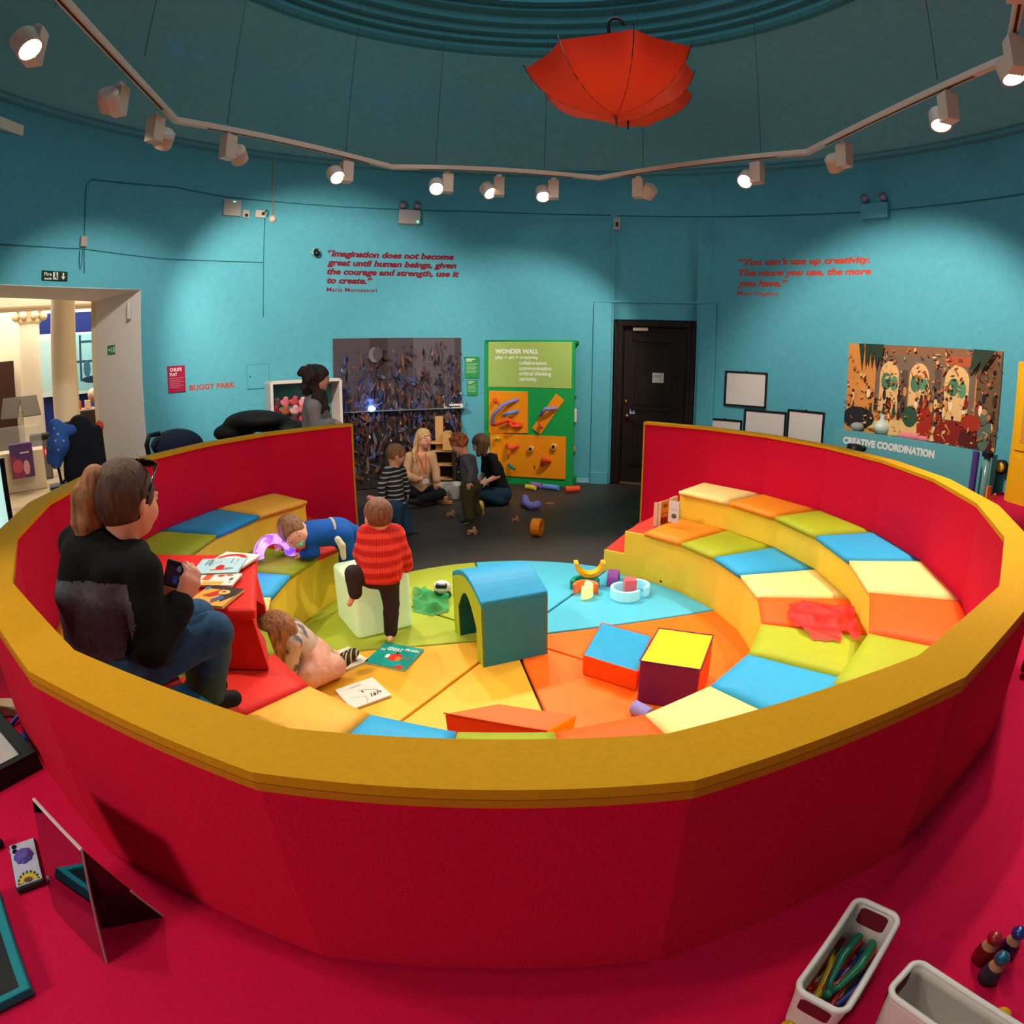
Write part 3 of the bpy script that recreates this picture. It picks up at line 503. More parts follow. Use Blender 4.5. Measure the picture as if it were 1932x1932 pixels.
# framed whiteboards
for wb,lab in (((54.15, 1.355, 0.519, 0.415),'blank white panel in black frame hung above the others'),((57.2, 0.791, 0.422, 0.324),'small blank framed white panel nearest the dark door'),((50.8, 0.825, 0.519, 0.551),'blank framed white panel in the middle of the lower row'),((44.38, 0.815, 0.445, 0.661),'framed white panel with a yellow scribble')):
    t = wthing('framed_panel',wb,lab,'framed panel','framed white panels by the door'); wd,h = wb[2],wb[3]
    mb = MB(); mb.box((0,0,.012),(wd-.02,h-.02,.012)); lp(mb.build('panel',M('#d8ccc6',.6,var=.03),t)); mb = MB()
    for c,dd in (((0,h/2,.015),(wd,.022,.03)),((0,-h/2,.015),(wd,.022,.03)),((wd/2,0,.015),(.022,h+.02,.03)),((-wd/2,0,.015),(.022,h+.02,.03))): mb.box(c,dd)
    lp(mb.build('frame',M('#151315',.5),t))
    mb = MB(); mb.box((0,h/2+.012,.02),(.02,.02,.02)); lp(mb.build('clip',M('#151315'),t))
    if 'scribble' in lab: lp(MB().tube([(.0,-.05,.02),(.08,-.08,.02),(.15,-.05,.02),(.1,-.12,.02),(.17,-.15,.02)],.006,5).build('scribble',M('#d8b23a'),t))
# café painting (a generic arcade scene) above the creative coordination shelf
sh = [('#e0904a',rect(0,0,1,1)),('#8b5f42',rect(0,.72,1,1)),('#d88a44',rect(.0,.6,.2,1))]
for cx,wd in ((.3,.13),(.5,.13),(.74,.15)):
    sh += [('#7a6350',rect(cx-wd*.75,.28,cx+wd*.75,.9)),('#e9b678',[(cx-wd*.5,.3)]+[(cx+wd*.5*math.cos(R(180-12*i)),.68+.15*math.sin(R(12*i))) for i in range(16)][0:16]+[(cx+wd*.5,.3)]),('#4f7a5a',ell(cx-.02,.62,.035,.09)),('#5f8f6a',ell(cx+.035,.6,.025,.08))]
sh += [('#5f4a40',rect(.385,.25,.425,.75)),('#5f4a40',rect(.6,.2,.64,.78)),('#6b5038',rect(.86,.1,1,.9)),('#b8572e',rect(.66,.83,.86,.92)),('#8b3a22',rect(.68,.86,.7,.9)),('#8b3a22',rect(.74,.86,.77,.9))]
for i in range(60):
    x = random.uniform(.02,.98); y = random.uniform(.25,.55); c = random.choice(['#2a2220','#f0dcb8','#8b2418','#b5391e','#2f4a38','#e8c890','#3a2a24','#d98a4a']); sh += [(c,ell(x,y,.012,.055,8)),(random.choice(['#3a2418','#5a3424']),ell(x,y+.065,.009,.018,8))]
sh += [('#e6b878',ell(.45,.14,.3,.09)),('#2b2a2c',ell(.1,.2,.12,.12)),('#8a2018',ell(.74,.14,.12,.16)),('#a52a1c',ell(.56,.2,.05,.2)),('#34513e',ell(.46,.28,.05,.11)),('#5a1c18',ell(.88,.12,.1,.2)),('#5d6b5a',ell(.93,.24,.04,.2)),('#a8301e',ell(.85,.3,.06,.08)),('#c9885a',ell(.92,.42,.015,.03))]
for i in range(330):
    x = random.random(); y = random.random(); an = random.uniform(0,180); l = random.uniform(.006,.022); wd = random.uniform(.004,.012); c = random.choice(['#c9702e','#b8602a','#e8a058','#f0b878','#8a4a24','#6a3a20','#a84a20','#d88040','#4a3020'] if y > .25 else ['#e8a45c','#d88a44','#c87838','#f0b878','#b86830']); dx,dy = math.cos(R(an))*l,math.sin(R(an))*l*1.5; sh.append((c,[(x-dx,y-dy),(x+wd*math.sin(R(an)),y-wd),(x+dx,y+dy),(x-wd*math.sin(R(an)),y+wd)]))
for i in range(7): x = .1+.025*i+random.uniform(-.02,.02); sh.append(('#2c3b2c',[(x,1),(x+.04,1),(x+.05*random.random(),.72+.1*random.random())]))
for i in range(5): x = .84+.02*i; sh.append(('#2c3b2c',[(x,1),(x+.05,1),(x-.06*random.random(),.78)]))
sh = [(c,[(min(1,max(0,a)),min(1,max(0,b))) for a,b in P]) for c,P in sh]
wb = (27.05, 1.457, 1.811, 1.034)
wart('cafe_painting',wb,'#e0904a',sh,'warm orange painting of an arcade full of people on the right wall','painting',t=.02)
# shelf cabinet with lettering
A0,A1 = 38.72,14.38; ZS = 1.0
t = wthing('activity_shelf',((A0+A1)/2,ZS),'long teal shelf unit lettered CREATIVE COORDINATION under the orange painting','shelf unit')
mb = MB(); n = 8
for i in range(n):
    a,b = A0+(A1-A0)*i/n, A0+(A1-A0)*(i+1)/n; mb.loft([wp(a,0,.14),wp(a,0,.24),wp(a,ZS,.24),wp(a,ZS,.14)],[wp(b,0,.14),wp(b,0,.24),wp(b,ZS,.24),wp(b,ZS,.14)])
mb.build('cabinet',M('#5fa5ae',.7,var=.04),t)
q = (37.31, 0.903); q2 = (23.0, 0.924); text_on('lettering','CREATIVE COORDINATION',wframe(q[0],q[1]-.045,.2415),abs(q[0]-q2[0])*.0174533*4.41,.07,M('#e8e0da',.6,var=0),t,bold=.06,bend=4.41)
MB().tube([wp(*(16.05, 1.274),.0),wp(*(16.07, 0.92),.0)],.001).build('bracket',TC,t) if 0 else None
mb = MB()
for k in range(9): a = A0+(A1-A0)*(.36+.07*k); mb.lathe([(0,0),(.045,0),(.045,.006),(0,.006)],wp(a,ZS,.12),12)
mb.build('peg_hole',M('#2f5f66',.7,var=0),t)
S = lambda f,off=.12,dz=0: wp(A0+(A1-A0)*f,ZS+dz,off)
o = MB().ball(S(.275,.13,.075),(.1,.08,.075),16); o.lathe([(.04,.0),(.025,.05),(.03,.09)],S(.275,.13,.13),12); tag(o.build('gourd',M('#cdd6cc',.4),smooth=True),'white gourd-shaped toy on the creative shelf','toy')
tag(MB().ball(S(.12,.13,.05),(.09,.06,.05),12).build('glass_jar',M('#cfd0cc',.15,var=0,trans=.5),smooth=True),'crumpled clear object at the left of the creative shelf','jar')
tag(sdf_obj('pink_cloth',[cap(S(.4,.13,.02),S(.56,.12,.02),.035,.03),cap(S(.42,.1,.03),S(.5,.15,.03),.03)],.012,M('#e07f86',.8),None),'folded pink cloth on the creative shelf','cloth')
t = thing('shelf_speaker',S(.06,.3,-.2),'black round device mounted on the front of the shelf unit','device'); mb = MB(); p = Vector((3.524, 2.376, 0.865)); mb.lathe([(0,.02),(.075,.02),(.09,-.05),(.07,-.14),(0,-.14)],p,20); mb.build('drum',M('#101214',.5),t,smooth=True); MB().ball(p+Vector((.11,-.02,-.02)),.035,10).build('knob',M('#101214',.5),t)
p0,p1 = Vector((4.144, 1.146, 1.021)),Vector((4.148, 1.133, 0.532)); p1 = Vector((p0[0],p0[1],p1[2]-.1)); tag(MB().tube([p0,p1],.035,14).build('ribbed_tube',MX('mat_rib','#5a3f8a','#3a2a6a',scale=18)),'purple ribbed tube hanging on the front of the shelf unit','tube')
t = thing('clear_tube',(4.174, 1.033, 1.001),'clear upright tube with black cap beside the purple tube','tube'); p0 = Vector((4.177, 1.021, 0.994)); p1 = Vector((p0[0],p0[1],p0[2]-.75)); MB().tube([p0,p1],.035,14).build('tube_body',M('#7aa59a',.2,var=0,trans=.3),t,smooth=True); MB().lathe([(0,.0),(.055,0),(.055,.04),(.03,.06),(0,.06)],p0,16).build('tube_cap',M('#14161c'),t)
t = thing('push_button',(4.345, 0.962, 0.913),'yellow push button with black rim on the wall','button'); mm = wframe(14.38,0.877,.0).to_3x3(); p = wp(*(14.38, 0.877),.0); MB().lathe([(0,0),(.07,0),(.07,.06),(.05,.07)],p,20,mm).build('rim',M('#15130f'),t); MB().ball(p+mm @ Vector((0,0,.06)),(.055,.055,.03),14,mm).build('button_cap',M('#e0b020',.3),t,smooth=True)
p = Vector((4.107, 0.881, 0.653)); t = thing('windmill',p,'small orange pinwheel toy behind the bowl rim','toy'); mb = MB(); mb.box(p+Vector((0,0,.02)),(.05,.02,.16)); mb.box(p+Vector((.02,0,-.02)),(.2,.015,.03),Matrix.Rotation(-.4,3,'Y')); mb.build('vane',M('#e08a4a'),t)
# yellow cupboard at the right edge
a0 = 11.12; t = wthing('tall_cupboard',(a0-8,1),'tall yellow cupboard at the right edge of the wall','cupboard'); ZT = 1.875
mb = MB(); a,b = wp(a0,0,.35),wp(a0-9,0,.35); c,d2 = wp(a0-9,0,.07),wp(a0,0,.07); mb.loft([a,b,c,d2],[Vector((q[0],q[1],ZT)) for q in (a,b,c,d2)]); mb.build('carcass',M('#e0a80c',.55,var=.04),t,bevel=.008)
x = (b-a).normalized(); m = frame((a[0],a[1],0),x); mb = MB(); mb.box((.36,-.006,1.55*ZT/2.0),(.62,.016,.75*ZT/2)); mb.box((.36,-.006,.62*ZT/2),(.62,.016,1.0*ZT/2)); mb.v = [tuple(m @ Vector(v)) for v in mb.v]; mb.build('door',M('#e8ab10',.5,var=.04),t,bevel=.004)
mb = MB(); mb.box((.24,-.016,1.55*ZT/2),(.26,.006,.6*ZT/2)); mb.v = [tuple(m @ Vector(v)) for v in mb.v]; mb.build('panel_inset',M('#d98a3a',.6),t)

# the crystal lamp throws a scatter of small blue spots onto the dome
bl_ = bpy.data.objects['blue_lamp']; bp0 = bl_.matrix_world.translation+Vector((0,-.1,.2))
for (q,cn,pw) in (((-3.452, 1.465, 5.074), 1.7, 60), ((-3.239, 1.89, 4.817), 1.3, 45), ((-2.91, 2.365, 4.843), 1.2, 45), ((-2.624, 2.679, 5.177), 1.4, 50), ((-2.359, 2.915, 4.865), 1.3, 40), ((-1.671, 3.357, 5.23), 1.7, 60), ((-1.959, 3.198, 4.875), 1.3, 50), ((-1.972, 3.19, 4.484), 1.1, 40), ((-1.171, 3.562, 4.889), 1.5, 50), ((-0.679, 3.688, 5.097), 1.8, 45), ((-1.411, 3.474, 4.374), 1.3, 45), ((-1.745, 3.319, 4.312), 1.1, 40), ((-0.186, 3.745, 4.409), 2.6, 40), ((0.241, 3.742, 4.397), 3.4, 40)):
    l = bpy.data.lights.new('blue_spot','SPOT'); l.energy = pw; l.color = (.02,.16,1); l.spot_size = R(cn*1.5); l.spot_blend = .8; l.shadow_soft_size = .004
    o = bpy.data.objects.new('blue_spot',l); COL.objects.link(o); o.matrix_world = Matrix.Translation(bp0) @ (Vector(q)-bp0).to_track_quat('-Z','Y').to_matrix().to_4x4(); o.parent = bl_; o.matrix_parent_inverse = bl_.matrix_world.inverted()
# ---- the round play bowl: 25-sided carpeted ring with a yellow rim, open at the back ----
RI, RO, HB = 2.315, 2.403, 1.105; ST = 14.4; PH0 = -.34
def va(k): return -90+(k-.5)*ST+PH0
def vt(k, r, z=0):
    "point on the polygon ring: fractional k runs along the straight side"
    i = math.floor(k); f = k-i; a,b = va(i),va(i+1); return Vector((r*(math.cos(R(a))*(1-f)+math.cos(R(b))*f), r*(math.sin(R(a))*(1-f)+math.sin(R(b))*f), z))
KL, KR = -9.3, 11.0
KS = [KL]+list(range(-9,12))
bowl = thing('play_bowl', (0,0,0), 'big round red carpeted play enclosure with a broad yellow rim', 'play enclosure')
RED = M('#cc0030',.9,var=.10,bump=.5,scale=150); YEL = M('#cc9000',.85,var=.05,bump=.15,scale=90); YED = M('#c07a08',.7,var=.04)
mb = MB()
for a,b in zip(KS,KS[1:]): mb.add([vt(a,RI,0),vt(b,RI,0),vt(b,RI,HB-.02),vt(a,RI,HB-.02)],[(0,1,2,3)]); mb.add([vt(a,RO+.003,0),vt(b,RO+.003,0),vt(b,RO+.003,HB-.02),vt(a,RO+.003,HB-.02)],[(3,2,1,0)])
for k in (KL,KR): mb.add([vt(k,RI,0),vt(k,RO+.003,0),vt(k,RO+.003,HB-.02),vt(k,RI,HB-.02)],[(0,1,2,3)])
mb.build('carpet_wall', RED, bowl)
mb = MB()
for a,b in zip(KS,KS[1:]): mb.loft([vt(a,RI-.012,HB-.02),vt(a,RO+.012,HB-.02),vt(a,RO+.012,HB),vt(a,RI-.012,HB)],[vt(b,RI-.012,HB-.02),vt(b,RO+.012,HB-.02),vt(b,RO+.012,HB),vt(b,RI-.012,HB)])
mb.build('rim_cap', YEL, bowl)
mb = MB()
for a,b in zip(KS,KS[1:]): mb.loft([vt(a,RO+.0,HB-.034),vt(a,RO+.012,HB-.034),vt(a,RO+.012,HB-.018),vt(a,RO+.0,HB-.018)],[vt(b,RO+.0,HB-.034),vt(b,RO+.012,HB-.034),vt(b,RO+.012,HB-.018),vt(b,RO,HB-.018)])
mb.build('rim_edge', YED, bowl)
for k,s in ((KL,-1),(KR,1)):
    e = vt(k,1)-vt(k-s*.02,1); e = e.normalized()*.014; mb = MB(); mb.loft([vt(k,RI-.006,0),vt(k,RO+.006,0),vt(k,RO+.006,HB),vt(k,RI-.006,HB)],[vt(k,RI-.006,0)+e,vt(k,RO+.006,0)+e,vt(k,RO+.006,HB)+e,vt(k,RI-.006,HB)+e]); mb.build('end_trim', YEL, bowl)
R1, R2, H1, H2, CT = 1.385, 1.885, .375, .60, .045
YB = M('#efca3c',.6,var=.05,bump=.1,scale=8); TRD = M('#d8402f',.8,var=.06,bump=.2,scale=120)
def bench(name, label, k0, k1, ra, rb, z0, z1, steps=()):
    t = thing(name, vt((k0+k1)/2,ra,z0), label, 'bench'); ks = sorted({k0,k1}|set(range(math.ceil(k0),math.floor(k1)+1)))
    mb = MB()
    for a,b in zip(ks,ks[1:]): mb.loft([vt(a,ra,z0),vt(b,ra,z0),vt(b,ra,z1),vt(a,ra,z1)],[vt(a,ra+.018,z0),vt(b,ra+.018,z0),vt(b,ra+.018,z1),vt(a,ra+.018,z1)])
    for (a,b,z) in steps: mb.loft([vt(a,ra,z0),vt(b,ra,z0),vt(b,ra,z),vt(a,ra,z)],[vt(a,ra+.018,z0),vt(b,ra+.018,z0),vt(b,ra+.018,z),vt(a,ra+.018,z)])
    mb.build('riser', YB, t)
    mb = MB()
    for a,b in zip(ks,ks[1:]): mb.add([vt(a,ra,z1-.001),vt(b,ra,z1-.001),vt(b,rb,z1-.001),vt(a,rb,z1-.001)],[(0,1,2,3)])
    for (a,b,z) in steps: mb.add([vt(a,ra,z-.001),vt(b,ra,z-.001),vt(b,rb,z-.001),vt(a,rb,z-.001)],[(0,1,2,3)])
    mb.build('tread', TRD, t)
    for k,z in [(k0,z1),(k1,z1)]+[(b,z) for (a,b,z) in steps]: MB().add([vt(k,ra,z0),vt(k,rb,z0),vt(k,rb,z),vt(k,ra,z)],[(0,1,2,3)]).build('end_panel', YB if 'upper' in label else TRD, t)
    return t
bench('seat_bench','lower yellow tier of bench seating running round the bowl',-8.5,10.5,R1,RI-.003,0,H1,[(10.5,11.0,.195)])
bench('seat_bench','upper yellow tier of bench seating against the red bowl wall',-8.0,10.0,R2,RI-.003,H1,H2)
HEX = {'o':'#f08a1c','l':'#a8ab20','b':'#2f9ccb','y':'#f2d484','r':'#f25a10','R':'#e02a1e','Y':'#e8a83c','g':'#98a024','B':'#2586b4'}
VIN = {k:M(v,.58,var=.04,bump=.12,scale=26) for k,v in HEX.items()}
CN = {'o':'orange','l':'lime green','b':'blue','y':'yellow','r':'red-orange','R':'red','Y':'deep yellow','g':'olive green','B':'deep blue'}
def cushion(k, ra, rb, z, c, label, grp):
    g = .008; mb = MB(); A = [vt(k+g,ra-.035),vt(k+1-g,ra-.035),vt(k+1-g,rb),vt(k+g,rb)]
    ce = sum(A,Vector())/4; n = 8; vs = []; 
    def at(u,v): return (A[0]*(1-u)+A[1]*u)*(1-v)+(A[3]*(1-u)+A[2]*u)*v
    top = [[at(i/n,j/n) for j in range(n+1)] for i in range(n+1)]
    for i in range(n+1):
        for j in range(n+1):
            e = min(i,n-i,j,n-j); h = [.030,.043,.046,.048,.049][min(e,4)]; p = top[i][j]; vs.append((p[0],p[1],z+h))
    fs = [(i*(n+1)+j,(i+1)*(n+1)+j,(i+1)*(n+1)+j+1,i*(n+1)+j+1) for i in range(n) for j in range(n)]
    N0 = (n+1)**2; per = [(i,0) for i in range(n)]+[(n,j) for j in range(n)]+[(i,n) for i in range(n,0,-1)]+[(0,j) for j in range(n,0,-1)]
    for (i,j) in per: p = top[i][j]+(ce-top[i][j])*.02; vs.append((p[0],p[1],z+.002))
    m_ = len(per); fs += [(per[q][0]*(n+1)+per[q][1], per[(q+1)%m_][0]*(n+1)+per[(q+1)%m_][1], N0+(q+1)%m_, N0+q) for q in range(m_)]+[tuple(N0+q for q in range(m_))]
    mb.add(vs,fs); o = mb.build('seat_cushion', VIN[c], smooth=True); tag(o,label,'cushion',grp); return o
LOW = {9:('o','orange lower cushion at the right end of the bench beside the books'),8:('l','lime lower cushion between the orange end cushion and a blue one'),7:('b','blue lower cushion behind the cyan ring toys'),6:('y','pale yellow lower cushion just above the red scarf'),5:('r','orange lower cushion lying under the red scarf'),4:('l','lime lower cushion just in front of the red scarf'),3:('b','blue lower cushion right of the yellow and purple cube'),2:('y','yellow lower cushion partly under the near rim by the lilac tube'),1:('r','red-orange lower cushion cut off by the near rim'),0:('g','olive cushion only just showing above the near rim'),-1:('b','blue lower cushion between the deep yellow one and the orange wedge'),-2:('Y','deep yellow lower cushion in front of the red one'),-3:('R','red lower cushion at the feet of the seated woman'),-4:('g','olive lower cushion hidden behind the red block'),-5:('y','yellow lower cushion under the red block'),-6:('b','blue lower cushion just beyond the red block'),-7:('g','olive lower cushion with the purple lamp on it'),-8:('R','red lower cushion under the toddler in blue')}
UPP = {9:('y','yellow upper cushion at the right end of the top tier'),8:('o','orange upper cushion second from the right end of the top tier'),7:('l','lime upper cushion between the orange and blue top cushions'),6:('b','blue upper cushion against the right of the bowl'),5:('y','pale yellow upper cushion right of the blue one'),4:('r','orange upper cushion beside the red scarf bench'),3:('l','lime upper cushion cut off by the right rim'),2:('b','blue upper cushion hidden by the near rim'),-2:('B','deep blue upper cushion showing at the seated woman\'s hip'),-3:('R','red upper cushion under the seated woman'),-4:('Y','deep yellow upper cushion behind the seated woman'),-5:('R','red upper cushion behind the red block'),-6:('g','olive upper cushion beside the seated woman\'s face'),-7:('B','blue upper cushion on the left top tier'),-8:('Y','amber upper cushion at the left end of the top tier')}
for k,(c,l) in LOW.items():
    if k in (0,): pass
    cushion(k,R1,R2-.005,H1,c,l,'cushions of the lower tier')
for k,(c,l) in UPP.items(): cushion(k,R2,RI-.006,H2,c,l,'cushions of the upper tier')
# floor mats: eight wedges round the middle of the bowl
MCX, MCY, MT = -.02, .1, .03
MATC = ['b','b','l','l','Y','Y','r','r']; MH = {'b':'#4fb2cc','l':'#a9b234','Y':'#f2ae30','r':'#ff6a12'}
ML = ['blue floor wedge under the cyan ring toys','blue floor wedge at the bowl mouth behind the tunnel','lime floor wedge with the green scarf on it','lime floor wedge under the glowing cube','deep yellow floor wedge with the teal book on it','deep yellow floor wedge beside the orange wedge block','orange floor wedge under the purple cube','orange floor wedge between the blue mat and the blue block']
MA = [12.5,57,104,148,193,240,282,325,372.5]; MA2 = MA
for i in range(8):
    a0,a1 = MA[i],MA[i+1]; pts = [(MCX+.02*math.cos(R((a0+a1)/2)),MCY+.02*math.sin(R((a0+a1)/2)))]
    for q in range(9):
        a = a0+.25+(a1-a0-.5)*q/8; d = Vector((math.cos(R(a)),math.sin(R(a)))); o2 = Vector((MCX,MCY)); lo_,hi_ = 0,3
        for _ in range(30):
            mid = (lo_+hi_)/2; p = o2+d*mid; an = math.degrees(math.atan2(p[1],p[0])); rr = 1.44 if 57 < an < 134 else R1-.006
            kk = (an-PH0+90)/ST+.5; f = (kk-math.floor(kk)-.5)*ST; lim = rr if rr > 1.4 else rr*math.cos(R(ST/2))/math.cos(R(f))
            if p.length < lim: lo_ = mid
            else: hi_ = mid
        p = o2+d*lo_; pts.append((p[0],p[1]))
    mb = MB(); mb.prism(pts,.001,MT); tag(mb.build('floor_mat',M(MH[MATC[i]],.45,var=.03,bump=.1,scale=20),bevel=.008),ML[i],'mat','padded floor wedges in the bowl')
# ---- track lighting: octagonal white rail hung from the dome ----
TZ = 3.4; TV = list(((-2.423, 0.548), (-1.174, 2.089), (0.717, 2.405), (2.226, 1.147), (2.473, -0.826)))
TV = TV+[[1.48,-2.1],[-.3,-2.62],[-1.95,-1.75]]
WHT = M('#c9b3a0',.4,var=.02)
t = thing('light_rail',(0,0,TZ),'white eight-sided lighting rail hung on thin wires above the bowl','lighting rail')
for i in range(8):
    a,b = Vector((*TV[i],TZ)),Vector((*TV[(i+1)%8],TZ)); m = frame((a+b)/2,b-a); L = (b-a).length
    mb = MB(); mb.box((0,0,0),(L-.08,.045,.04)); mb.v = [tuple(m @ Vector(v)) for v in mb.v]; mb.build('rail_section',WHT,t,bevel=.003)
    mb = MB(); mb.box((0,0,-.0205),(L-.5,.016,.002)); mb.v = [tuple(m @ Vector(v)) for v in mb.v]; mb.build('slot',M('#3a2418',.6,var=0),t)
mb = MB()
for i in range(8):
    c = Vector((*TV[i],TZ)); a = (Vector((*TV[i-1],TZ))-c).normalized(); b = (Vector((*TV[(i+1)%8],TZ))-c).normalized()
    mb = MB(); mb.tube([c+a*.11,c,c+b*.11],.03,4); mb.build('corner_joint',WHT,t,bevel=.003)
for x,y in ((-2.095, -0.323), (-2.137, 0.807), (-1.477, 1.667), (-0.774, 2.094), (0.197, 2.248), (1.078, 2.1), (1.903, 1.348), (2.345, -0.359), (-2.189, -0.993)):
    rr = math.hypot(x,y); k = min(1.0,rr/2.95); MB().tube([(x,y,TZ+.02),(x,y,4.97 if rr < 2.85 else 4.7)],.0028,5).build('hanging_wire',M('#26404a',.6,var=0),t)
WARM = (1,.90,.75)
def lamp(at, aim, label, power, roll=0, lit=1, side=1, cone=70):
    at = Vector(at); aim = Vector(aim); t = thing('track_spotlight',at,label,'spotlight','spotlights on the lighting rail')
    rd = Vector((-at[1],at[0],0)).normalized()
    m = frame(at,rd)
    mb = MB(); mb.box((0,0,-.035),(.05,.03,.04)); mb.box((0,0,-.135),(.1,.09,.18)); mb.v = [tuple(m @ Vector(v)) for v in mb.v]; mb.build('driver_box',WHT,t,bevel=.004)
    c = at+rd*.1*side+Vector((0,0,-.165)); d = (aim-c).normalized(); q = d.to_track_quat('Z','Y').to_matrix()
    MB().lathe([(0,-.06),(.05,-.06),(.07,-.04),(.07,.06),(.06,.06),(.057,.034),(.0,.034)],c,24,q).build('lamp_head',WHT,t,smooth=False)
    MB().tube([at+Vector((0,0,-.17)),c],.014,8).build('pivot',WHT,t)
    MB().lathe([(0,.04),(.055,.04)],c,24,q).build('lens',M('#ffe9c8',em=28*lit,var=0),t)
    if power:
        l = bpy.data.lights.new('spot_light','SPOT'); l.energy = power*SPOT_W; l.color = WARM; l.spot_size = R(cone); l.spot_blend = .55; l.shadow_soft_size = .045
        o = bpy.data.objects.new('spot_light',l); COL.objects.link(o); o.matrix_world = Matrix.Translation(c+d*.07) @ d.to_track_quat('-Z','Y').to_matrix().to_4x4(); o.parent = t; o.matrix_parent_inverse = t.matrix_world.inverted()
LP = [
 ((-2.336, -0.939, 3.4),(.3,-.4,0),'bright round-faced spotlight nearest the top left corner',150,1,62),
 ((-2.375, -0.161, 3.4),(-3.3,2.2,1.6),'second spotlight from the left, straight-sided and turned away',70,1,75),
 ((-2.448, 0.351, 3.4),(-4.5,2.2,1.3),'third spotlight from the left, its head tipped sideways',110,-1,75),
 ((-2.158, 0.89, 3.4),(-2.6,4.2,1.7),'spotlight fourth from the left just after the first rail bend, turned to the wall',270,-1,80),
 ((-1.491, 1.761, 3.4),(.8,-.2,0),'spotlight with half-lit lens before the second rail bend',150,1,65),
 ((-0.681, 2.224, 3.4),(-.1,-.9,.2),'brightest spotlight, glaring straight out left of the umbrellas',150,1,58),
 ((-0.218, 2.348, 3.4),(1.6,.6,.3),'spotlight turned rightwards in the middle of the back rail',110,1,65),
 ((0.292, 2.415, 3.4),(.4,.2,0),'spotlight facing down beside the third rail bend',130,1,70),
 ((1.064, 2.232, 3.4),(-.2,4.6,1.2),'square-looking spotlight under the umbrellas turned to the wonder wall',300,-1,75),
 ((1.914, 1.455, 3.4),(-.6,-.6,.1),'glaring spotlight left of the right-hand rail bend',150,1,64),
 ((2.336, 0.756, 3.4),(4.1,2.3,1.2),'spotlight with one lit edge just right of the right-hand bend',210,1,100),
 ((2.43, -0.334, 3.4),(1.9,-1.0,.5),'spotlight with oval lit lens high on the right rail',150,1,75),
 ((2.292, -1.045, 3.4),(2.6,-1.6,.6),'spotlight facing down at the top right corner',110,1,80)]
LP += [((-1.9,-1.9,3.4),(.6,2.2,.5),'spotlight behind the viewer thrown to the far right of the bowl',60,1,80),((1.5,-2.05,3.4),(-.9,2.6,.5),'spotlight behind the viewer thrown to the far left of the bowl',75,-1,80),((-1.95,-1.78,3.4),(-.6,-2.6,.7),'spotlight on the left of the rail behind the viewer',45,1,70),((-1.1,-2.2,3.4),(-.2,-2.7,.6),'spotlight over the near left of the bowl, behind the viewer',30,-1,85),((.4,-2.42,3.4),(.4,-2.5,.5),'spotlight over the near side of the bowl, behind the viewer',14,1,95),((1.85,-1.5,3.4),(1.7,-2.3,.5),'spotlight over the near right of the bowl, behind the viewer',26,-1,85)]
for at,aim,lab,pw,side,cone in LP: lamp(at,aim,lab,pw,side=side,cone=cone)
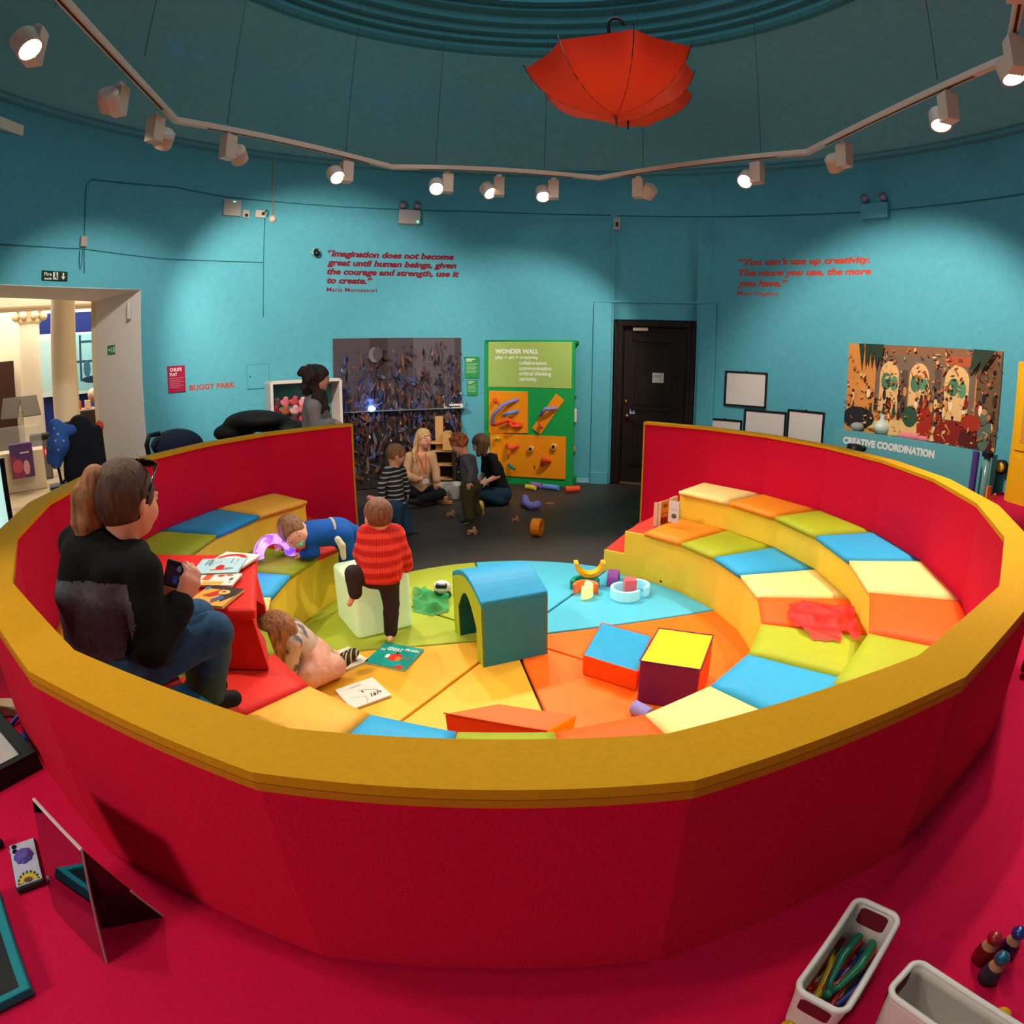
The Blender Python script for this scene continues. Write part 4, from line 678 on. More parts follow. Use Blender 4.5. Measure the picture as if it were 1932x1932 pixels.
# ---- two red umbrellas hung upside down ----
RUM = bpy.data.materials.new('mat_umbrella'); RUM.use_nodes = True; nt = RUM.node_tree; b_ = nt.nodes['Principled BSDF']; b_.inputs['Base Color'].default_value = lin('#e0240c'); b_.inputs['Roughness'].default_value = .6
tr = nt.nodes.new('ShaderNodeBsdfTranslucent'); tr.inputs[0].default_value = lin('#ff4a14'); mx = nt.nodes.new('ShaderNodeMixShader'); mx.inputs[0].default_value = .45; nt.links.new(b_.outputs[0],mx.inputs[1]); nt.links.new(tr.outputs[0],mx.inputs[2]); nt.links.new(mx.outputs[0],nt.nodes['Material Output'].inputs[0])
DKW = M('#2a1410',.35,var=0)
def umbrella(c, rad, dep, rot, label, handle, spin=0):
    t = thing('umbrella',c,label,'umbrella','umbrellas hung upside down'); m = Matrix.Translation(Vector(c)) @ rot
    N,K = 8,7; vs = [(0,0,-dep)]; fs = []; SEG = 6; n = N*SEG
    for j in range(1,K+1):
        s = j/K
        for i in range(n):
            a = 2*math.pi*i/n+spin; f = abs(((i % SEG)/SEG)-.5)*2; sc = (.5+.5*f**2)            # between ribs the cloth sags in
            r = rad*math.sin(s*1.25)/math.sin(1.25)*(1-.17*(1-f**2)*s*s); z = -dep*math.cos(s*math.pi/2)**.9+(.02*(1-f**2)*s if j < K else .02*(1-f**2)); vs.append((r*math.cos(a),r*math.sin(a),z))
    fs += [(0,1+(i+1)%n,1+i) for i in range(n)]+[(1+(j-1)*n+i,1+(j-1)*n+(i+1)%n,1+j*n+(i+1)%n,1+j*n+i) for j in range(1,K) for i in range(n)]
    mb = MB(); mb.add([m @ Vector(v) for v in vs],fs); mb.build('canopy',RUM,t,smooth=True)
    for i in range(N):
        a = 2*math.pi*i/N+spin; P = [m @ Vector((rad*math.sin(s*1.25)/math.sin(1.25)*math.cos(a),rad*math.sin(s*1.25)/math.sin(1.25)*math.sin(a),-dep*math.cos(s*math.pi/2)**.9+.004)) for s in [q/8 for q in range(9)]]
        P.append(P[-1]+(P[-1]-P[-2]).normalized()*.025); MB().tube(P,[.0035]*9+[.005],5).build('rib',DKW,t)
    MB().tube([m @ Vector((0,0,-dep-.075)),m @ Vector((0,0,-dep-.07)),m @ Vector((0,0,-dep+.01))],[.004,.006,.009],8).build('ferrule',M('#3a1a12',.4,var=0),t)
    MB().tube([m @ Vector((0,0,-dep)),m @ Vector((0,0,handle))],.005,8).build('shaft',M('#3a2a24',.4,.5,var=0),t)
    P = [m @ Vector((0,0,handle-.06))]+[m @ Vector((0,0,handle+.04))]+[m @ Vector((.05-.05*math.cos(R(q)),0,handle+.06+.05*math.sin(R(q)))) for q in range(0,200,20)]
    MB().tube(P,.012,10).build('handle',DKW,t,smooth=True); h = m @ Vector((.05,0,handle+.11)); MB().tube([h,(h[0],h[1],h[2]+1.0)],.0025,5).build('hanging_wire',M('#26404a',.6,var=0),t)
rz = lambda a: Matrix.Rotation(a,4,'Z')
umbrella((0.557, 0.459, 3.524),.545,.33,Matrix.Rotation(R(-5),4,'Y') @ Matrix.Rotation(R(3),4,'X'),'front red umbrella hanging upside down by its hooked handle',.27,R(4))
umbrella((0.834, 1.411, 3.91),.53,.33,Matrix.Rotation(R(2),4,'Y'),'second red umbrella hanging mostly hidden behind the front one',.30,R(5))
# ---- wonder wall cabinet ----
CBo,CUx,CNn = Vector((-0.474, 4.6, 0.0)),Vector((0.967, -0.256, 0.0)),Vector((-0.256, -0.967, 0.0))
if CNn[1] > 0: CNn = -CNn
CF = Matrix(((CUx[0],0,CNn[0],CBo[0]),(CUx[1],0,CNn[1],CBo[1]),(CUx[2],1,CNn[2],CBo[2]),(0,0,0,1)))
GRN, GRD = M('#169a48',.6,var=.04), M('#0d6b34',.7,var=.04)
t = bpy.data.objects.new('wonder_wall_cabinet',None); COL.objects.link(t); t.matrix_world = CF; bpy.context.view_layer.update(); tag(t,'tall green play cabinet lettered WONDER WALL with orange pegboards','cabinet')
TLx,TLz = (-0.004, 1.898); TRx,TRz = (1.191, 1.887); CW = TRx; CH = (TLz+TRz)/2; DEP = .42
mb = MB(); mb.box(((TLx+CW)/2,CH/2,-.02),(CW-TLx,CH,.04)); mb.box(((TLx+CW)/2,CH-.02,-DEP/2),(CW-TLx,.04,DEP)); mb.box((TLx+.02,CH/2,-DEP/2),(.04,CH,DEP)); mb.box(((TLx+CW)/2,CH/2,-DEP),(CW-TLx,CH,.03)); mb.box(((TLx+CW)/2,.05,-DEP/2),(CW-TLx,.1,DEP)); lp(mb.build('carcass',GRN,t,bevel=.003))
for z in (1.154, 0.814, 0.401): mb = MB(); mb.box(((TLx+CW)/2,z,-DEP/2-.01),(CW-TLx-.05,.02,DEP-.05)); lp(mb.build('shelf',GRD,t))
a,b = (0.047, 1.87),(1.154, 1.28); mb = MB(); mb.box(((a[0]+b[0])/2,(a[1]+b[1])/2,.003),(b[0]-a[0],a[1]-b[1],.008)); lp(mb.build('title_panel',M('#a3bb62',.5,var=.03),t))
LW = M('#ecebd8',.5,var=0)
for s,p0,p1,ch in (('WONDER WALL', (0.143, 1.717), (0.719, 1.72), (0.143, 1.773)), ('play + art = creativity', (0.144, 1.648), (0.72, 1.658), (0.144, 1.689)), ('collaboration', (0.468, 1.574), (0.825, 1.585), (0.467, 1.622)), ('communication', (0.468, 1.505), (0.889, 1.518), (0.468, 1.553)), ('critical thinking', (0.469, 1.437), (0.89, 1.443), (0.469, 1.485)), ('curiosity', (0.47, 1.368), (0.703, 1.372), (0.469, 1.416))):
    o = text_on('lettering',s,CF @ Matrix.Translation((p0[0],p0[1],.0085)),p1[0]-p0[0],ch[1]-p0[1],LW,t,bold=.05 if 'WALL' in s else .028)
OR_ = M('#f0900c',.5,var=.04)
def board(name, pts): mb = MB(); mb.prism(pts,.002,.02); return lp(mb.build(name,OR_,t,bevel=.002))
b1 = board('pegboard',((0.058, 0.668), (0.589, 0.687), (0.585, 1.226), (0.058, 1.23))); b2 = board('pegboard',((0.645, 0.752), (0.759, 0.673), (1.067, 1.129), (0.956, 1.207))); b3 = board('pegboard',((0.073, 0.668), (1.096, 0.658), (1.098, 0.101), (0.091, 0.103)))
FO = {'l':'#8d86c8','b':'#6f96dc','r':'#f0502c','y':'#ecd03c','t':'#2f7f86','p':'#a06ac0','k':'#2d2420'}
def foam(pts, c, r, label, grp='foam tubes pegged on the wonder wall', z=.03, bulge=.10):
    n = len(pts); P = []; 
    for i in range(17):
        u = i/16*(n-1); j = min(int(u),n-2); f = u-j; P.append(CF @ Vector((pts[j][0]*(1-f)+pts[j+1][0]*f, pts[j][1]*(1-f)+pts[j+1][1]*f, z+bulge*math.sin(math.pi*i/16)*(1 if n > 2 else 0)+(0 if n > 2 else .02+.06*i/16))))
    o = MB().tube(P,r,12).build('foam_tube',M(FO[c],.8,var=.05,bump=.2,scale=80),smooth=True); return tag(o,label,'foam tube',grp)
foam(((0.11, 0.79), (0.154, 0.931), (0.292, 1.061), (0.457, 1.127)),'l',.024,'long lilac foam arc on the left pegboard')
foam(((0.271, 0.914), (0.365, 0.951), (0.458, 0.975)),'b',.022,'short blue foam tube across the left pegboard')
foam(((0.132, 0.79), (0.22, 0.807), (0.344, 0.867), (0.51, 0.789)),'r',.022,'long red foam arc low on the left pegboard')
foam(((0.329, 0.853), (0.416, 0.785), (0.51, 0.782)),'r',.022,'short red foam curve at the right of the left pegboard')
foam(((0.154, 1.127), (0.183, 1.086)),'r',.022,'red foam stub top left of the left pegboard')
foam(((0.771, 0.935), (0.847, 1.02), (0.965, 1.024)),'l',.024,'lilac foam arc on the slanted board')
foam(((0.758, 0.818), (0.801, 0.778)),'r',.02,'red foam stub low on the slanted board')
foam(((0.146, 0.593), (0.22, 0.624)),'y',.02,'yellow foam stub on the lower board')
foam(((0.315, 0.522), (0.388, 0.497), (0.46, 0.521)),'r',.024,'red foam bend at the top of the lower board')
foam(((0.791, 0.283), (0.833, 0.383), (0.89, 0.33)),'r',.03,'red foam hook at the right of the lower board')
foam(((0.336, 0.267), (0.439, 0.222)),'t',.02,'teal foam stub on the lower board')
for q,lab in (((0.64, 0.486),'left round peg with dark centre on the lower board'),((0.944, 0.528),'right round peg with dark centre on the lower board')):
    p = CF @ Vector((q[0],q[1],.02)); o = thing('round_peg',p,lab,'peg','round pegs on the lower board'); MB().lathe([(0,0),(.04,0),(.04,.05),(.02,.055)],p,16,CF.to_3x3()).build('peg_body',M('#e8b064',.5),o); MB().lathe([(.0,.058),(.022,.057),(.022,.05)],p,12,CF.to_3x3()).build('hub',M('#241a14'),o)
for q in ((0.315, 0.373), (0.677, 0.242), (0.16, 0.38)): mb = MB(); mb.tube([(q[0]-.01,q[1]+.02,.022),(q[0]+.01,q[1]+.015,.022),(q[0]+.012,q[1]-.03,.022)],.006,5); lp(mb.build('slot',M('#5a2c10',var=0),t))
tag(MB().box(CF @ Vector((CW-.04,0.923,-.15)),(.1,.1,.17)).build('white_carton',M('#d8cfc8',.6),bevel=.006),'white carton on the side shelf of the green cabinet','box')
tag(MB().box(CF @ Vector((CW-.03,0.485,-.15)),(.06,.14,.05)).build('wooden_block',M('#c9853f',.6),bevel=.006),'tan wooden block on the side shelf of the green cabinet','block')
def ftube(a, b, c, r, label, grp='foam pieces by the wonder wall'):
    a,b = Vector(a),Vector(b); return tag(MB().tube([a,b],r,14).build('foam_tube',M(FO[c],.8,var=.05,bump=.2,scale=80),smooth=False,bevel=.004),label,'foam tube',grp)
ftube((0.07, 4.171, 0.035),(0.19, 4.08, 0.035),'y',.03,'short yellow foam piece at the foot of the wonder wall'); ftube((0.145, 4.297, 0.035),(0.267, 4.203, 0.035),'p',.035,'lilac foam piece behind the yellow one'); ftube((0.294, 4.203, 0.035),(0.485, 4.081, 0.035),'b',.032,'blue foam piece at the foot of the wonder wall'); ftube((0.558, 3.97, 0.04),(0.742, 4.029, 0.04),'r',.04,'red foam piece at the right foot of the wonder wall')
a = (0.069, 3.288, 0.05); tag(MB().tube([(0.057, 3.447, 0.06),(0.069, 3.239, 0.05),(0.133, 3.122, 0.05),(0.211, 3.192, 0.05)],.045,14).build('foam_tube',M('#7f79c4',.8,var=.05),smooth=True),'curved lilac foam piece lying on the black floor','foam tube')
# ---- big soft blocks ----
def ob(c, x, d, name, mat, parent, bev=.02): m = frame(c,x); mb = MB(); mb.box((0,0,0),d); mb.v = [tuple(m @ Vector(v)) for v in mb.v]; return mb.build(name,mat,parent,bevel=bev,seg=3)
# blue tunnel arch
BLo,BRo,FLo = Vector((-0.166, -0.261, 0.03)),Vector((0.185, -0.105, 0.03)),Vector((-0.395, 0.179, 0.03))
t = thing('tunnel_block',BLo,'soft play tunnel block with blue curved roof and lime sides','soft block'); ux = (BRo-BLo).normalized(); uy = Vector((-ux[1],ux[0],0)); TW,TD = (BRo-BLo).length,.50; m = frame(BLo,ux); HT = .385
def arch_prof(n=12): return [(TD*i/n, HT+.075*math.sin(math.pi*i/n)) for i in range(n+1)]
S = lambda x,y,z: m @ Vector((x,y,z))
mb = MB(); ap = arch_prof()
for (y0,z0),(y1,z1) in zip(ap,ap[1:]): mb.loft([S(0,y0,z0-.03),S(0,y1,z1-.03),S(0,y1,z1),S(0,y0,z0)],[S(TW,y0,z0-.03),S(TW,y1,z1-.03),S(TW,y1,z1),S(TW,y0,z0)])
mb.build('roof',M('#2392bf',.5,var=.05,bump=.25,scale=14),t,bevel=.006)
LIM = M('#b4c62e',.6,var=.05,bump=.12,scale=20); ins = [(.09,0),(.09,.2)]+[(.09+(TD-.18)*i/8,.2+.14*math.sin(math.pi*i/8)) for i in range(1,8)]+[(TD-.09,.2),(TD-.09,0)]
outp = [(0,0)]+[(y,z-.03) for y,z in ap]+[(TD,0)]
for x0,x1 in ((0,.012),(TW-.012,TW)):
    mb = MB(); poly = outp+ins[::-1]; mb.loft([S(x0,y,z) for y,z in poly],[S(x1,y,z) for y,z in poly]); me = mb.build('side_panel',LIM,t)
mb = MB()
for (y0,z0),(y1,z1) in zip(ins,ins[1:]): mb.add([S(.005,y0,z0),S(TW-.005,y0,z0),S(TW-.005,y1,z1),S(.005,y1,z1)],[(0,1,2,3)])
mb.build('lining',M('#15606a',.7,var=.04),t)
for y0,y2 in ((0,0),(TD,TD-.09)): MB().add([S(.0,y0,0),S(TW,y0,0),S(TW,y0,HT-.02),S(0,y0,HT-.02)],[(0,1,2,3)]).add([S(0,y2,.0),S(TW,y2,.0),S(TW,y2+.09,.0),S(0,y2+.09,.0)],[(0,1,2,3)]).build('end_panel',M('#2a86a6',.6,var=.06,bump=.25,scale=12),t)
# blue-topped flat block and yellow-purple cube
def block(name, q, z1, faces, label, bev=.012):
    P = [Vector(p) for p in q]; t = thing(name,P[0],label,'soft block'); z0 = P[0][2]; n = 4
    B0 = [Vector((p[0],p[1],z0)) for p in P]; T0 = [Vector((p[0],p[1],z1)) for p in P]; mb = MB(); mb.add(B0+T0,[(4,5,6,7),(3,2,1,0)]+[(i,(i+1)%4,4+(i+1)%4,4+i) for i in range(4)]); mb.mi = [0,1,1,2,1,2] if len(faces) > 2 else [0,1,1,1,1,1]
    o = mb.build('cover',[M(f,.5,var=.05,bump=.15,scale=18) for f in faces],t,bevel=bev,seg=3); mb = MB()
    for i in range(4): mb.tube([T0[i],T0[(i+1)%4]],.003,5)
    mb.build('seam',M(faces[1],.6,var=0),t); return t
block('blue_flat_block',[[[fl(1098,1273,.03),fl(1201,1306,.03),r3(onz(1201,1306,.03)+onz(1233,1203,.14)-onz(1202,1268,.14)),r3(onz(1098,1273,.03)+onz(1233,1203,.14)-onz(1202,1268,.14))][k] for k in range(4)]] if 0 else [ (0.357, -0.344, 0.03),(0.614, -0.536, 0.03),(0.763, -0.156, 0.03),(0.505, 0.036, 0.03) ],.15,['#2392bf','#f0540c'],'low soft block with blue top and orange sides')
block('purple_cube',[ (0.597, -0.631, 0.03),(0.865, -0.748, 0.03),(1.032, -0.414, 0.03),(0.764, -0.297, 0.03) ],.27,['#f2cc0c','#6a1a52','#d8401c'],'soft cube with yellow top and purple front')
# orange triangular wedge near the rim
A,B,Cc = Vector((-0.275, -1.006, 0.25)),Vector((0.141, -1.128, 0.25)),Vector((0.27, -1.018, 0.25)); D = Vector((-0.055, -0.927, 0.25))
t = thing('wedge_block',(A[0],A[1],.03),'orange soft wedge block with a dark red front beside the near rim','soft block'); mb = MB(); top = [A,B,Cc,D]; bot = [Vector((p[0],p[1],.03)) for p in (A+(B-A)*.02,B,Cc+(B-Cc)*.35,D)]; mb.add(bot+top,[(3,2,1,0),(4,5,6,7),(0,1,5,4),(1,2,6,5),(2,3,7,6),(3,0,4,7)]); mb.mi = [0,1,2,3,3,3]; mb.build('cover',[M('#d23a10',.5),M('#f2600c',.5,var=.04),M('#c02812',.5,var=.04),M('#f29a14',.5)],t,bevel=.01,seg=3); MB().tube([A,B],.003,5).build('seam',M('#b02408',var=0),t)
# red block bridging the tiers, used as a table
ZR = .71; FR,BRr,BLr = Vector((-0.998, -1.046, 0.71)),Vector((-1.289, -0.413, 0.71)),Vector((-1.979, -0.491, 0.71)); FLr = FR+(BLr-BRr)
t = thing('red_block',(FR[0],FR[1],.42),'red soft bridge block used as a book table on the left benches','soft block'); RV = M('#e0281c',.5,var=.05,bump=.2,scale=16)
mb = MB(); q = [FLr,FR,BRr,BLr]; ce = sum(q,Vector())/4; mb.loft([Vector((p[0],p[1],ZR-.05)) for p in q],q); mb.build('top_pad',RV,t,bevel=.018,seg=3,smooth=False)
ux_ = (FR-FLr).normalized(); uy_ = (BRr-FR).normalized(); LY = (BRr-FR).length; LX = (FR-FLr).length*.45
def RP(x,y,z): return Vector((FR[0],FR[1],0))-ux_*x+uy_*y+Vector((0,0,z))
hole = [(.16,.428),(.16,.5)]+[(.16+(LY-.32)*i/8,.5+.11*math.sin(math.pi*i/8)) for i in range(1,8)]+[(LY-.16,.5),(LY-.16,.428)]
poly = [(0.02,.428),(0.02,ZR-.05),(LY-.02,ZR-.05),(LY-.02,.428)]+hole[::-1]
mb = MB(); mb.loft([RP(.02+(.0 if z > .5 else -.03),y,z) for y,z in poly],[RP(LX,y,z) for y,z in poly]); mb.build('arch_body',M('#cf2016',.55,var=.05,bump=.15,scale=16),t)
# glowing cube
gN,gR,gL = Vector((-0.934, 0.006, 0.03)),Vector((-0.636, 0.219, 0.03)),Vector((-1.164, 0.308, 0.03)); gx = (gR-gN).normalized(); gs = .375; gc = gN+gx*gs/2+Vector((-gx[1],gx[0],0))*gs/2+Vector((0,0,.191))
t = thing('light_cube',gc-Vector((0,0,.19)),'glowing pale green light cube the red-jumpered toddler climbs on','light cube')
GL = bpy.data.materials.new('mat_light_cube'); GL.use_nodes = True; b_ = GL.node_tree.nodes['Principled BSDF']; b_.inputs['Base Color'].default_value = lin('#c4dca8'); b_.inputs['Emission Color'].default_value = lin('#d4f0b4'); b_.inputs['Emission Strength'].default_value = .30; b_.inputs['Roughness'].default_value = .4
o = ob(gc,gx,(gs,gs,.378),'shell',GL,t,.03)
# acrylic arcs and rings
def arc(c, r, w, h, a0, a1, col, label, tilt=None, em=0, alpha=1, parent=None, name='arc_block', grp='arc blocks on the blue mat', cat='arc block'):
    n = 14; m = Matrix.Translation(Vector(c)) @ (tilt if tilt is not None else Matrix()); q = [math.radians(a0+(a1-a0)*i/n) for i in range(n+1)]; mb = MB()
    f = lambda rr,a,z: m @ Vector((rr*math.cos(a),rr*math.sin(a),z))
    rings = [[f(r,a,0),f(r+w,a,0),f(r+w,a,h),f(r,a,h)] for a in q]; vs = [v for g in rings for v in g]
    mb.add(vs,[(4*i+j,4*i+(j+1)%4,4*i+4+(j+1)%4,4*i+4+j) for i in range(n) for j in range(4)]+[(0,1,2,3),(4*n+3,4*n+2,4*n+1,4*n)])
    o = mb.build(name,M(col,.25,var=.05,em=em,trans=0 if em or alpha == 1 else .35),bevel=.006,smooth=False); return tag(o,label,cat,grp)
up90 = Matrix.Rotation(R(90),4,'X')
arc((0.491, 0.823, 0.03),.075,.035,.07,10,180,'#1fb58a','mint green arc block lying under the yellow one',alpha=.6)
arc((0.485, 0.727, 0.03),.062,.03,.08,0,180,'#f0703c','orange arc block in front of the mint one'); arc((0.457, 0.709, 0.03),.032,.045,.09,-100,62,'#f8ee8c','glowing pale yellow arc block in front',em=.7)
arc((0.528, 0.941, 0.215),.082,.034,.08,180,360,'#f0b414','yellow arc block balanced like a smile on the stack',tilt=up90)
arc((0.674, 0.956, 0.03),.065,.032,.08,0,180,'#8a3f9a','purple arc block standing on edge at the right of the stack',tilt=Matrix.Rotation(R(75),4,'Z') @ Matrix.Rotation(R(90),4,'X'))
arc((0.759, 0.674, 0.03),.085,.025,.075,95,330,'#9fe6ee','cyan glowing half ring around the pink cube, nearer piece',em=.35); arc((0.842, 0.734, 0.03),.075,.025,.075,-60,150,'#9fe6ee','cyan glowing half ring around the pink cube, farther piece',em=.35)
o = tag(MB().box((0.788, 0.691, 0.095),(.085,.085,.13)).build('pink_block',M('#e8606a',.3,var=.04),bevel=.006),'pink cube standing inside the cyan ring','block')
t = thing('ladybird_toy',(1.105, 0.88, 0.04),'small red ladybird toy with a stick against the yellow riser','toy'); p = Vector((1.091, 0.877, 0.05)); MB().ball(p,(.03,.022,.022),12).build('shell',M('#d81e14',.3),t,smooth=True); MB().ball(p+Vector((-.025,.008,.005)),.016,10).build('head',M('#16120f'),t,smooth=True); MB().tube([p,(1.164, 0.825, 0.035)],.005,6).build('stick',M('#5a3a20'),t)
ftube((0.569, -0.702, 0.055),(0.631, -0.78, 0.055),'l',.03,'short lilac foam tube beside the purple cube',None) if 0 else tag(MB().tube([Vector((0.568, -0.71, 0.06)),Vector((0.631, -0.787, 0.06))],.036,16).build('foam_tube',M('#8f86c8',.8,var=.05,bump=.2,scale=80),bevel=.004),'short lilac foam tube on the orange mat beside the purple cube','foam tube')
# sheer scarves
def scarf(name, pts, col, label, zb, amp, al):
    xs = [p[0] for p in pts]; ys = [p[1] for p in pts]; n = 26; random.seed(5); mb = MB(); idx = {}; vs = []
    def inside(x,y):
        c = False
        for (x0,y0,_),(x1,y1,_) in zip(pts,pts[1:]+pts[:1]):
            if (y0 > y) != (y1 > y) and x < (x1-x0)*(y-y0)/(y1-y0)+x0: c = not c
        return c
    x0,x1,y0,y1 = min(xs),max(xs),min(ys),max(ys); cells = []
    for i in range(n):
        for j in range(n):
            if inside(x0+(x1-x0)*(i+.5)/n,y0+(y1-y0)*(j+.5)/n): cells.append((i,j))
    def v(i,j):
        if (i,j) not in idx:
            x,y = x0+(x1-x0)*i/n,y0+(y1-y0)*j/n; z = zb+amp*(.5+.5*math.sin(x*41+2*math.sin(y*23)))*(.5+.5*math.sin(y*37+x*17)); idx[(i,j)] = len(vs); vs.append((x,y,z))
        return idx[(i,j)]
    fs = [(v(i,j),v(i+1,j),v(i+1,j+1),v(i,j+1)) for i,j in cells]; mb.add(vs,fs)
    m = bpy.data.materials.new('mat_'+name); m.use_nodes = True; nt = m.node_tree; b = nt.nodes['Principled BSDF']; b.inputs['Base Color'].default_value = lin(col); b.inputs['Roughness'].default_value = .6; b.inputs['Alpha'].default_value = al
    return tag(mb.build(name,m,smooth=True,sub=1),label,'scarf')
scarf('red_scarf',[ (1.422, -0.451, 0.47),(1.531, -0.389, 0.47),(1.716, -0.503, 0.47),(1.744, -0.58, 0.47),(1.672, -0.732, 0.47),(1.588, -0.901, 0.47),(1.564, -0.861, 0.47),(1.571, -0.755, 0.47),(1.505, -0.882, 0.47),(1.367, -0.837, 0.47),(1.357, -0.713, 0.47),(1.355, -0.575, 0.47) ],'#ff0600','sheer red scarf crumpled on the orange lower cushion',.428,.035,.78)
scarf('green_scarf',[ (-0.722, 0.696, 0.05),(-0.67, 0.871, 0.08),(-0.593, 0.739, 0.05),(-0.475, 0.851, 0.05),(-0.44, 0.444, 0.05),(-0.538, 0.375, 0.05),(-0.674, 0.434, 0.05) ],'#0f9a54','sheer green scarf crumpled on the lime mat behind the tunnel',.035,.07,.72)
t = thing('robot_toy',(-0.541, 0.823, 0.04),'small white robot toy with black visor on the lime mat','toy'); p = Vector((-0.517, 0.724, 0.09)); mb = MB(); mb.ball(p,(.065,.05,.05),14); mb.build('body_shell',M('#e0d4d0',.3),t,smooth=True); mb = MB(); mb.box(p+Vector((.0,-.03,.022)),(.08,.045,.03)); mb.build('visor',M('#141416',.2),t,bevel=.008); [MB().ball(p+Vector((s*.045,-.03,-.04)),.022,8).build('wheel',M('#1c1a1a'),t) for s in (-1,1)]
# purple glowing arch lamp by the toddler in blue
c = Vector((-1.552, 0.312, 0.48))
PUR = MX('mat_purple_lamp','#7a48d8','#c89cff',kind='NOISE',scale=18,rough=.3); b_ = PUR.node_tree.nodes['Principled BSDF']; PUR.node_tree.links.new(b_.inputs['Base Color'].links[0].from_socket,b_.inputs['Emission Color']); b_.inputs['Emission Strength'].default_value = .9
o = arc(c+Vector((0,.0,-.03)),.075,.06,.10,-10,185,'#b080ff','glowing purple arch lamp on the olive cushion',tilt=Matrix.Rotation(R(35),4,'Z') @ Matrix.Rotation(R(78),4,'X'),name='arch_lamp',grp=None,cat='lamp'); o.data.materials[0] = PUR
l = bpy.data.lights.new('arch_lamp_light','POINT'); l.energy = 1.2; l.color = (.6,.3,1); l.shadow_soft_size = .08; lo2 = bpy.data.objects.new('arch_lamp_light',l); COL.objects.link(lo2); lo2.location = c+Vector((.02,-.12,.1)); lo2.parent = o; lo2.matrix_parent_inverse = o.matrix_world.inverted()
# ---- books ----
def book(q, th, base, shapes, label, pages=True):
    "q: four corners bl br tr tl of the cover"
    bl,br,tr,tl = [Vector(p) for p in q]; x = ((br-bl)+(tr-tl))/2; y = ((tl-bl)+(tr-br))/2; c = (bl+br+tr+tl)/4; w,h = x.length,y.length; x.normalize(); n = x.cross(y).normalized(); y = n.cross(x)
    m = Matrix(((x[0],y[0],n[0],c[0]),(x[1],y[1],n[1],c[1]),(x[2],y[2],n[2],c[2]),(0,0,0,1))); t = thing('picture_book',c,label,'book'); art('cover',m,w,h,base,shapes,t,t=.0025)
    mb = MB(); mb.box((0,0,-th/2-.0025),(w-.006,h-.006,th)); mb.v = [tuple(m @ Vector(v)) for v in mb.v]; mb.build('pages',M('#e9e0d0',.8,var=.03),t)
    mb = MB(); mb.box((0,0,-th-.0035),(w,h,.002)); mb.v = [tuple(m @ Vector(v)) for v in mb.v]; mb.build('back_cover',M(base,.6),t); return t,m,w,h
Z = .046
t,m,w,h = book([ (-0.825, -0.245, 0.044),(-0.587, -0.329, 0.044),(-0.514, -0.082, 0.044),(-0.756, -0.026, 0.044) ],.010,'#0f9a8c',[('#d8321c',ell(.55,.42,.17,.17)),('#e8782c',ell(.64,.38,.07,.1)),('#f0ece0',ell(.36,.42,.05,.09)),('#2a1a18',rect(.5,.58,.56,.66)),('#d8321c',rect(.82,.02,1,.14)) if 0 else ('#d8321c',rect(.74,.0,.92,.12)),('#a8542c',rect(.76,.35,.79,.52)),('#a8542c',rect(.86,.4,.89,.55)),('#e8f0e8',rect(.9,.8,.97,.82))],'teal picture book with a red round character and white title on the yellow mat')
for s,x,y,wd,cp in (('THE',.03,.62,.11,.06),('GREAT',.12,.72,.38,.10),('PRAWN',.42,.84,.34,.07)): pass
text_on('title','the',m @ Matrix.Translation((-.46*w,.2*h,.0014)),.10*w,.022,M('#e8f2ea',var=0),t,ext=.0003) if 0 else None
text_on('title','THE',m @ Matrix.Translation((-.44*w,.12*h,.0016)),.12*w,.018,M('#e8f2ea',.6,var=0),t); text_on('title','GREAT',m @ Matrix.Translation((-.30*w,.18*h,.0016)),.38*w,.034,M('#e8f2ea',.6,var=0),t); text_on('title','PRAWN',m @ Matrix.Translation((.12*w,.27*h,.0016)),.32*w,.024,M('#e8f2ea',.6,var=0),t)
sq = lambda pts: pts
def squig(x0,y0,s,n,th=.008,seed=1):
    random.seed(seed); out = []; x,y,a = x0,y0,0
    for i in range(n):
        a += random.uniform(-1,1); x2,y2 = x+s*math.cos(a),y+s*math.sin(a)*.8; nx,ny = -math.sin(a)*th/2,math.cos(a)*th/2; out.append(('#3a3434',[(min(.98,max(.02,u)),min(.98,max(.02,v))) for u,v in ((x-nx,y-ny),(x2-nx,y2-ny),(x2+nx,y2+ny),(x+nx,y+ny))])); x,y = x2,y2
    return out
t,m,w,h = book([ (-0.772, -0.717, 0.044),(-0.606, -0.57, 0.044),(-0.739, -0.412, 0.044),(-0.902, -0.549, 0.044) ],.006,'#ded2c4',squig(.15,.45,.07,14,.008,3)+squig(.42,.62,.04,20,.01,8)+[('#8a2a2a',ell(.5,.52,.02,.05)),('#3a3434',rect(.3,.82,.62,.835)),('#6a5a3a',ell(.92,.12,.012,.015))],'white picture book with a scribbled squiggle drawing and handwritten title')
text_on('title','Ish',m @ Matrix.Translation((.08*w,-.30*h,.0016)) @ Matrix.Rotation(.1,4,'Z'),.3*w,.03,M('#4a4240',.6,var=0),t,bold=0,shear=.3)
book([ (-0.93, -0.387, 0.044),(-0.825, -0.245, 0.044),(-0.944, -0.081, 0.044),(-1.103, -0.232, 0.044) ],.006,'#e0d4c6',[('#8a1f3a',ell(.6,.3,.1,.14)),('#3a6a3a',ell(.7,.22,.06,.06)),('#4a4444',rect(.5,.75,.85,.77)),('#4a4444',rect(.5,.68,.8,.7))],'open white book under the crawling girl\'s striped sock')
ZB = .724
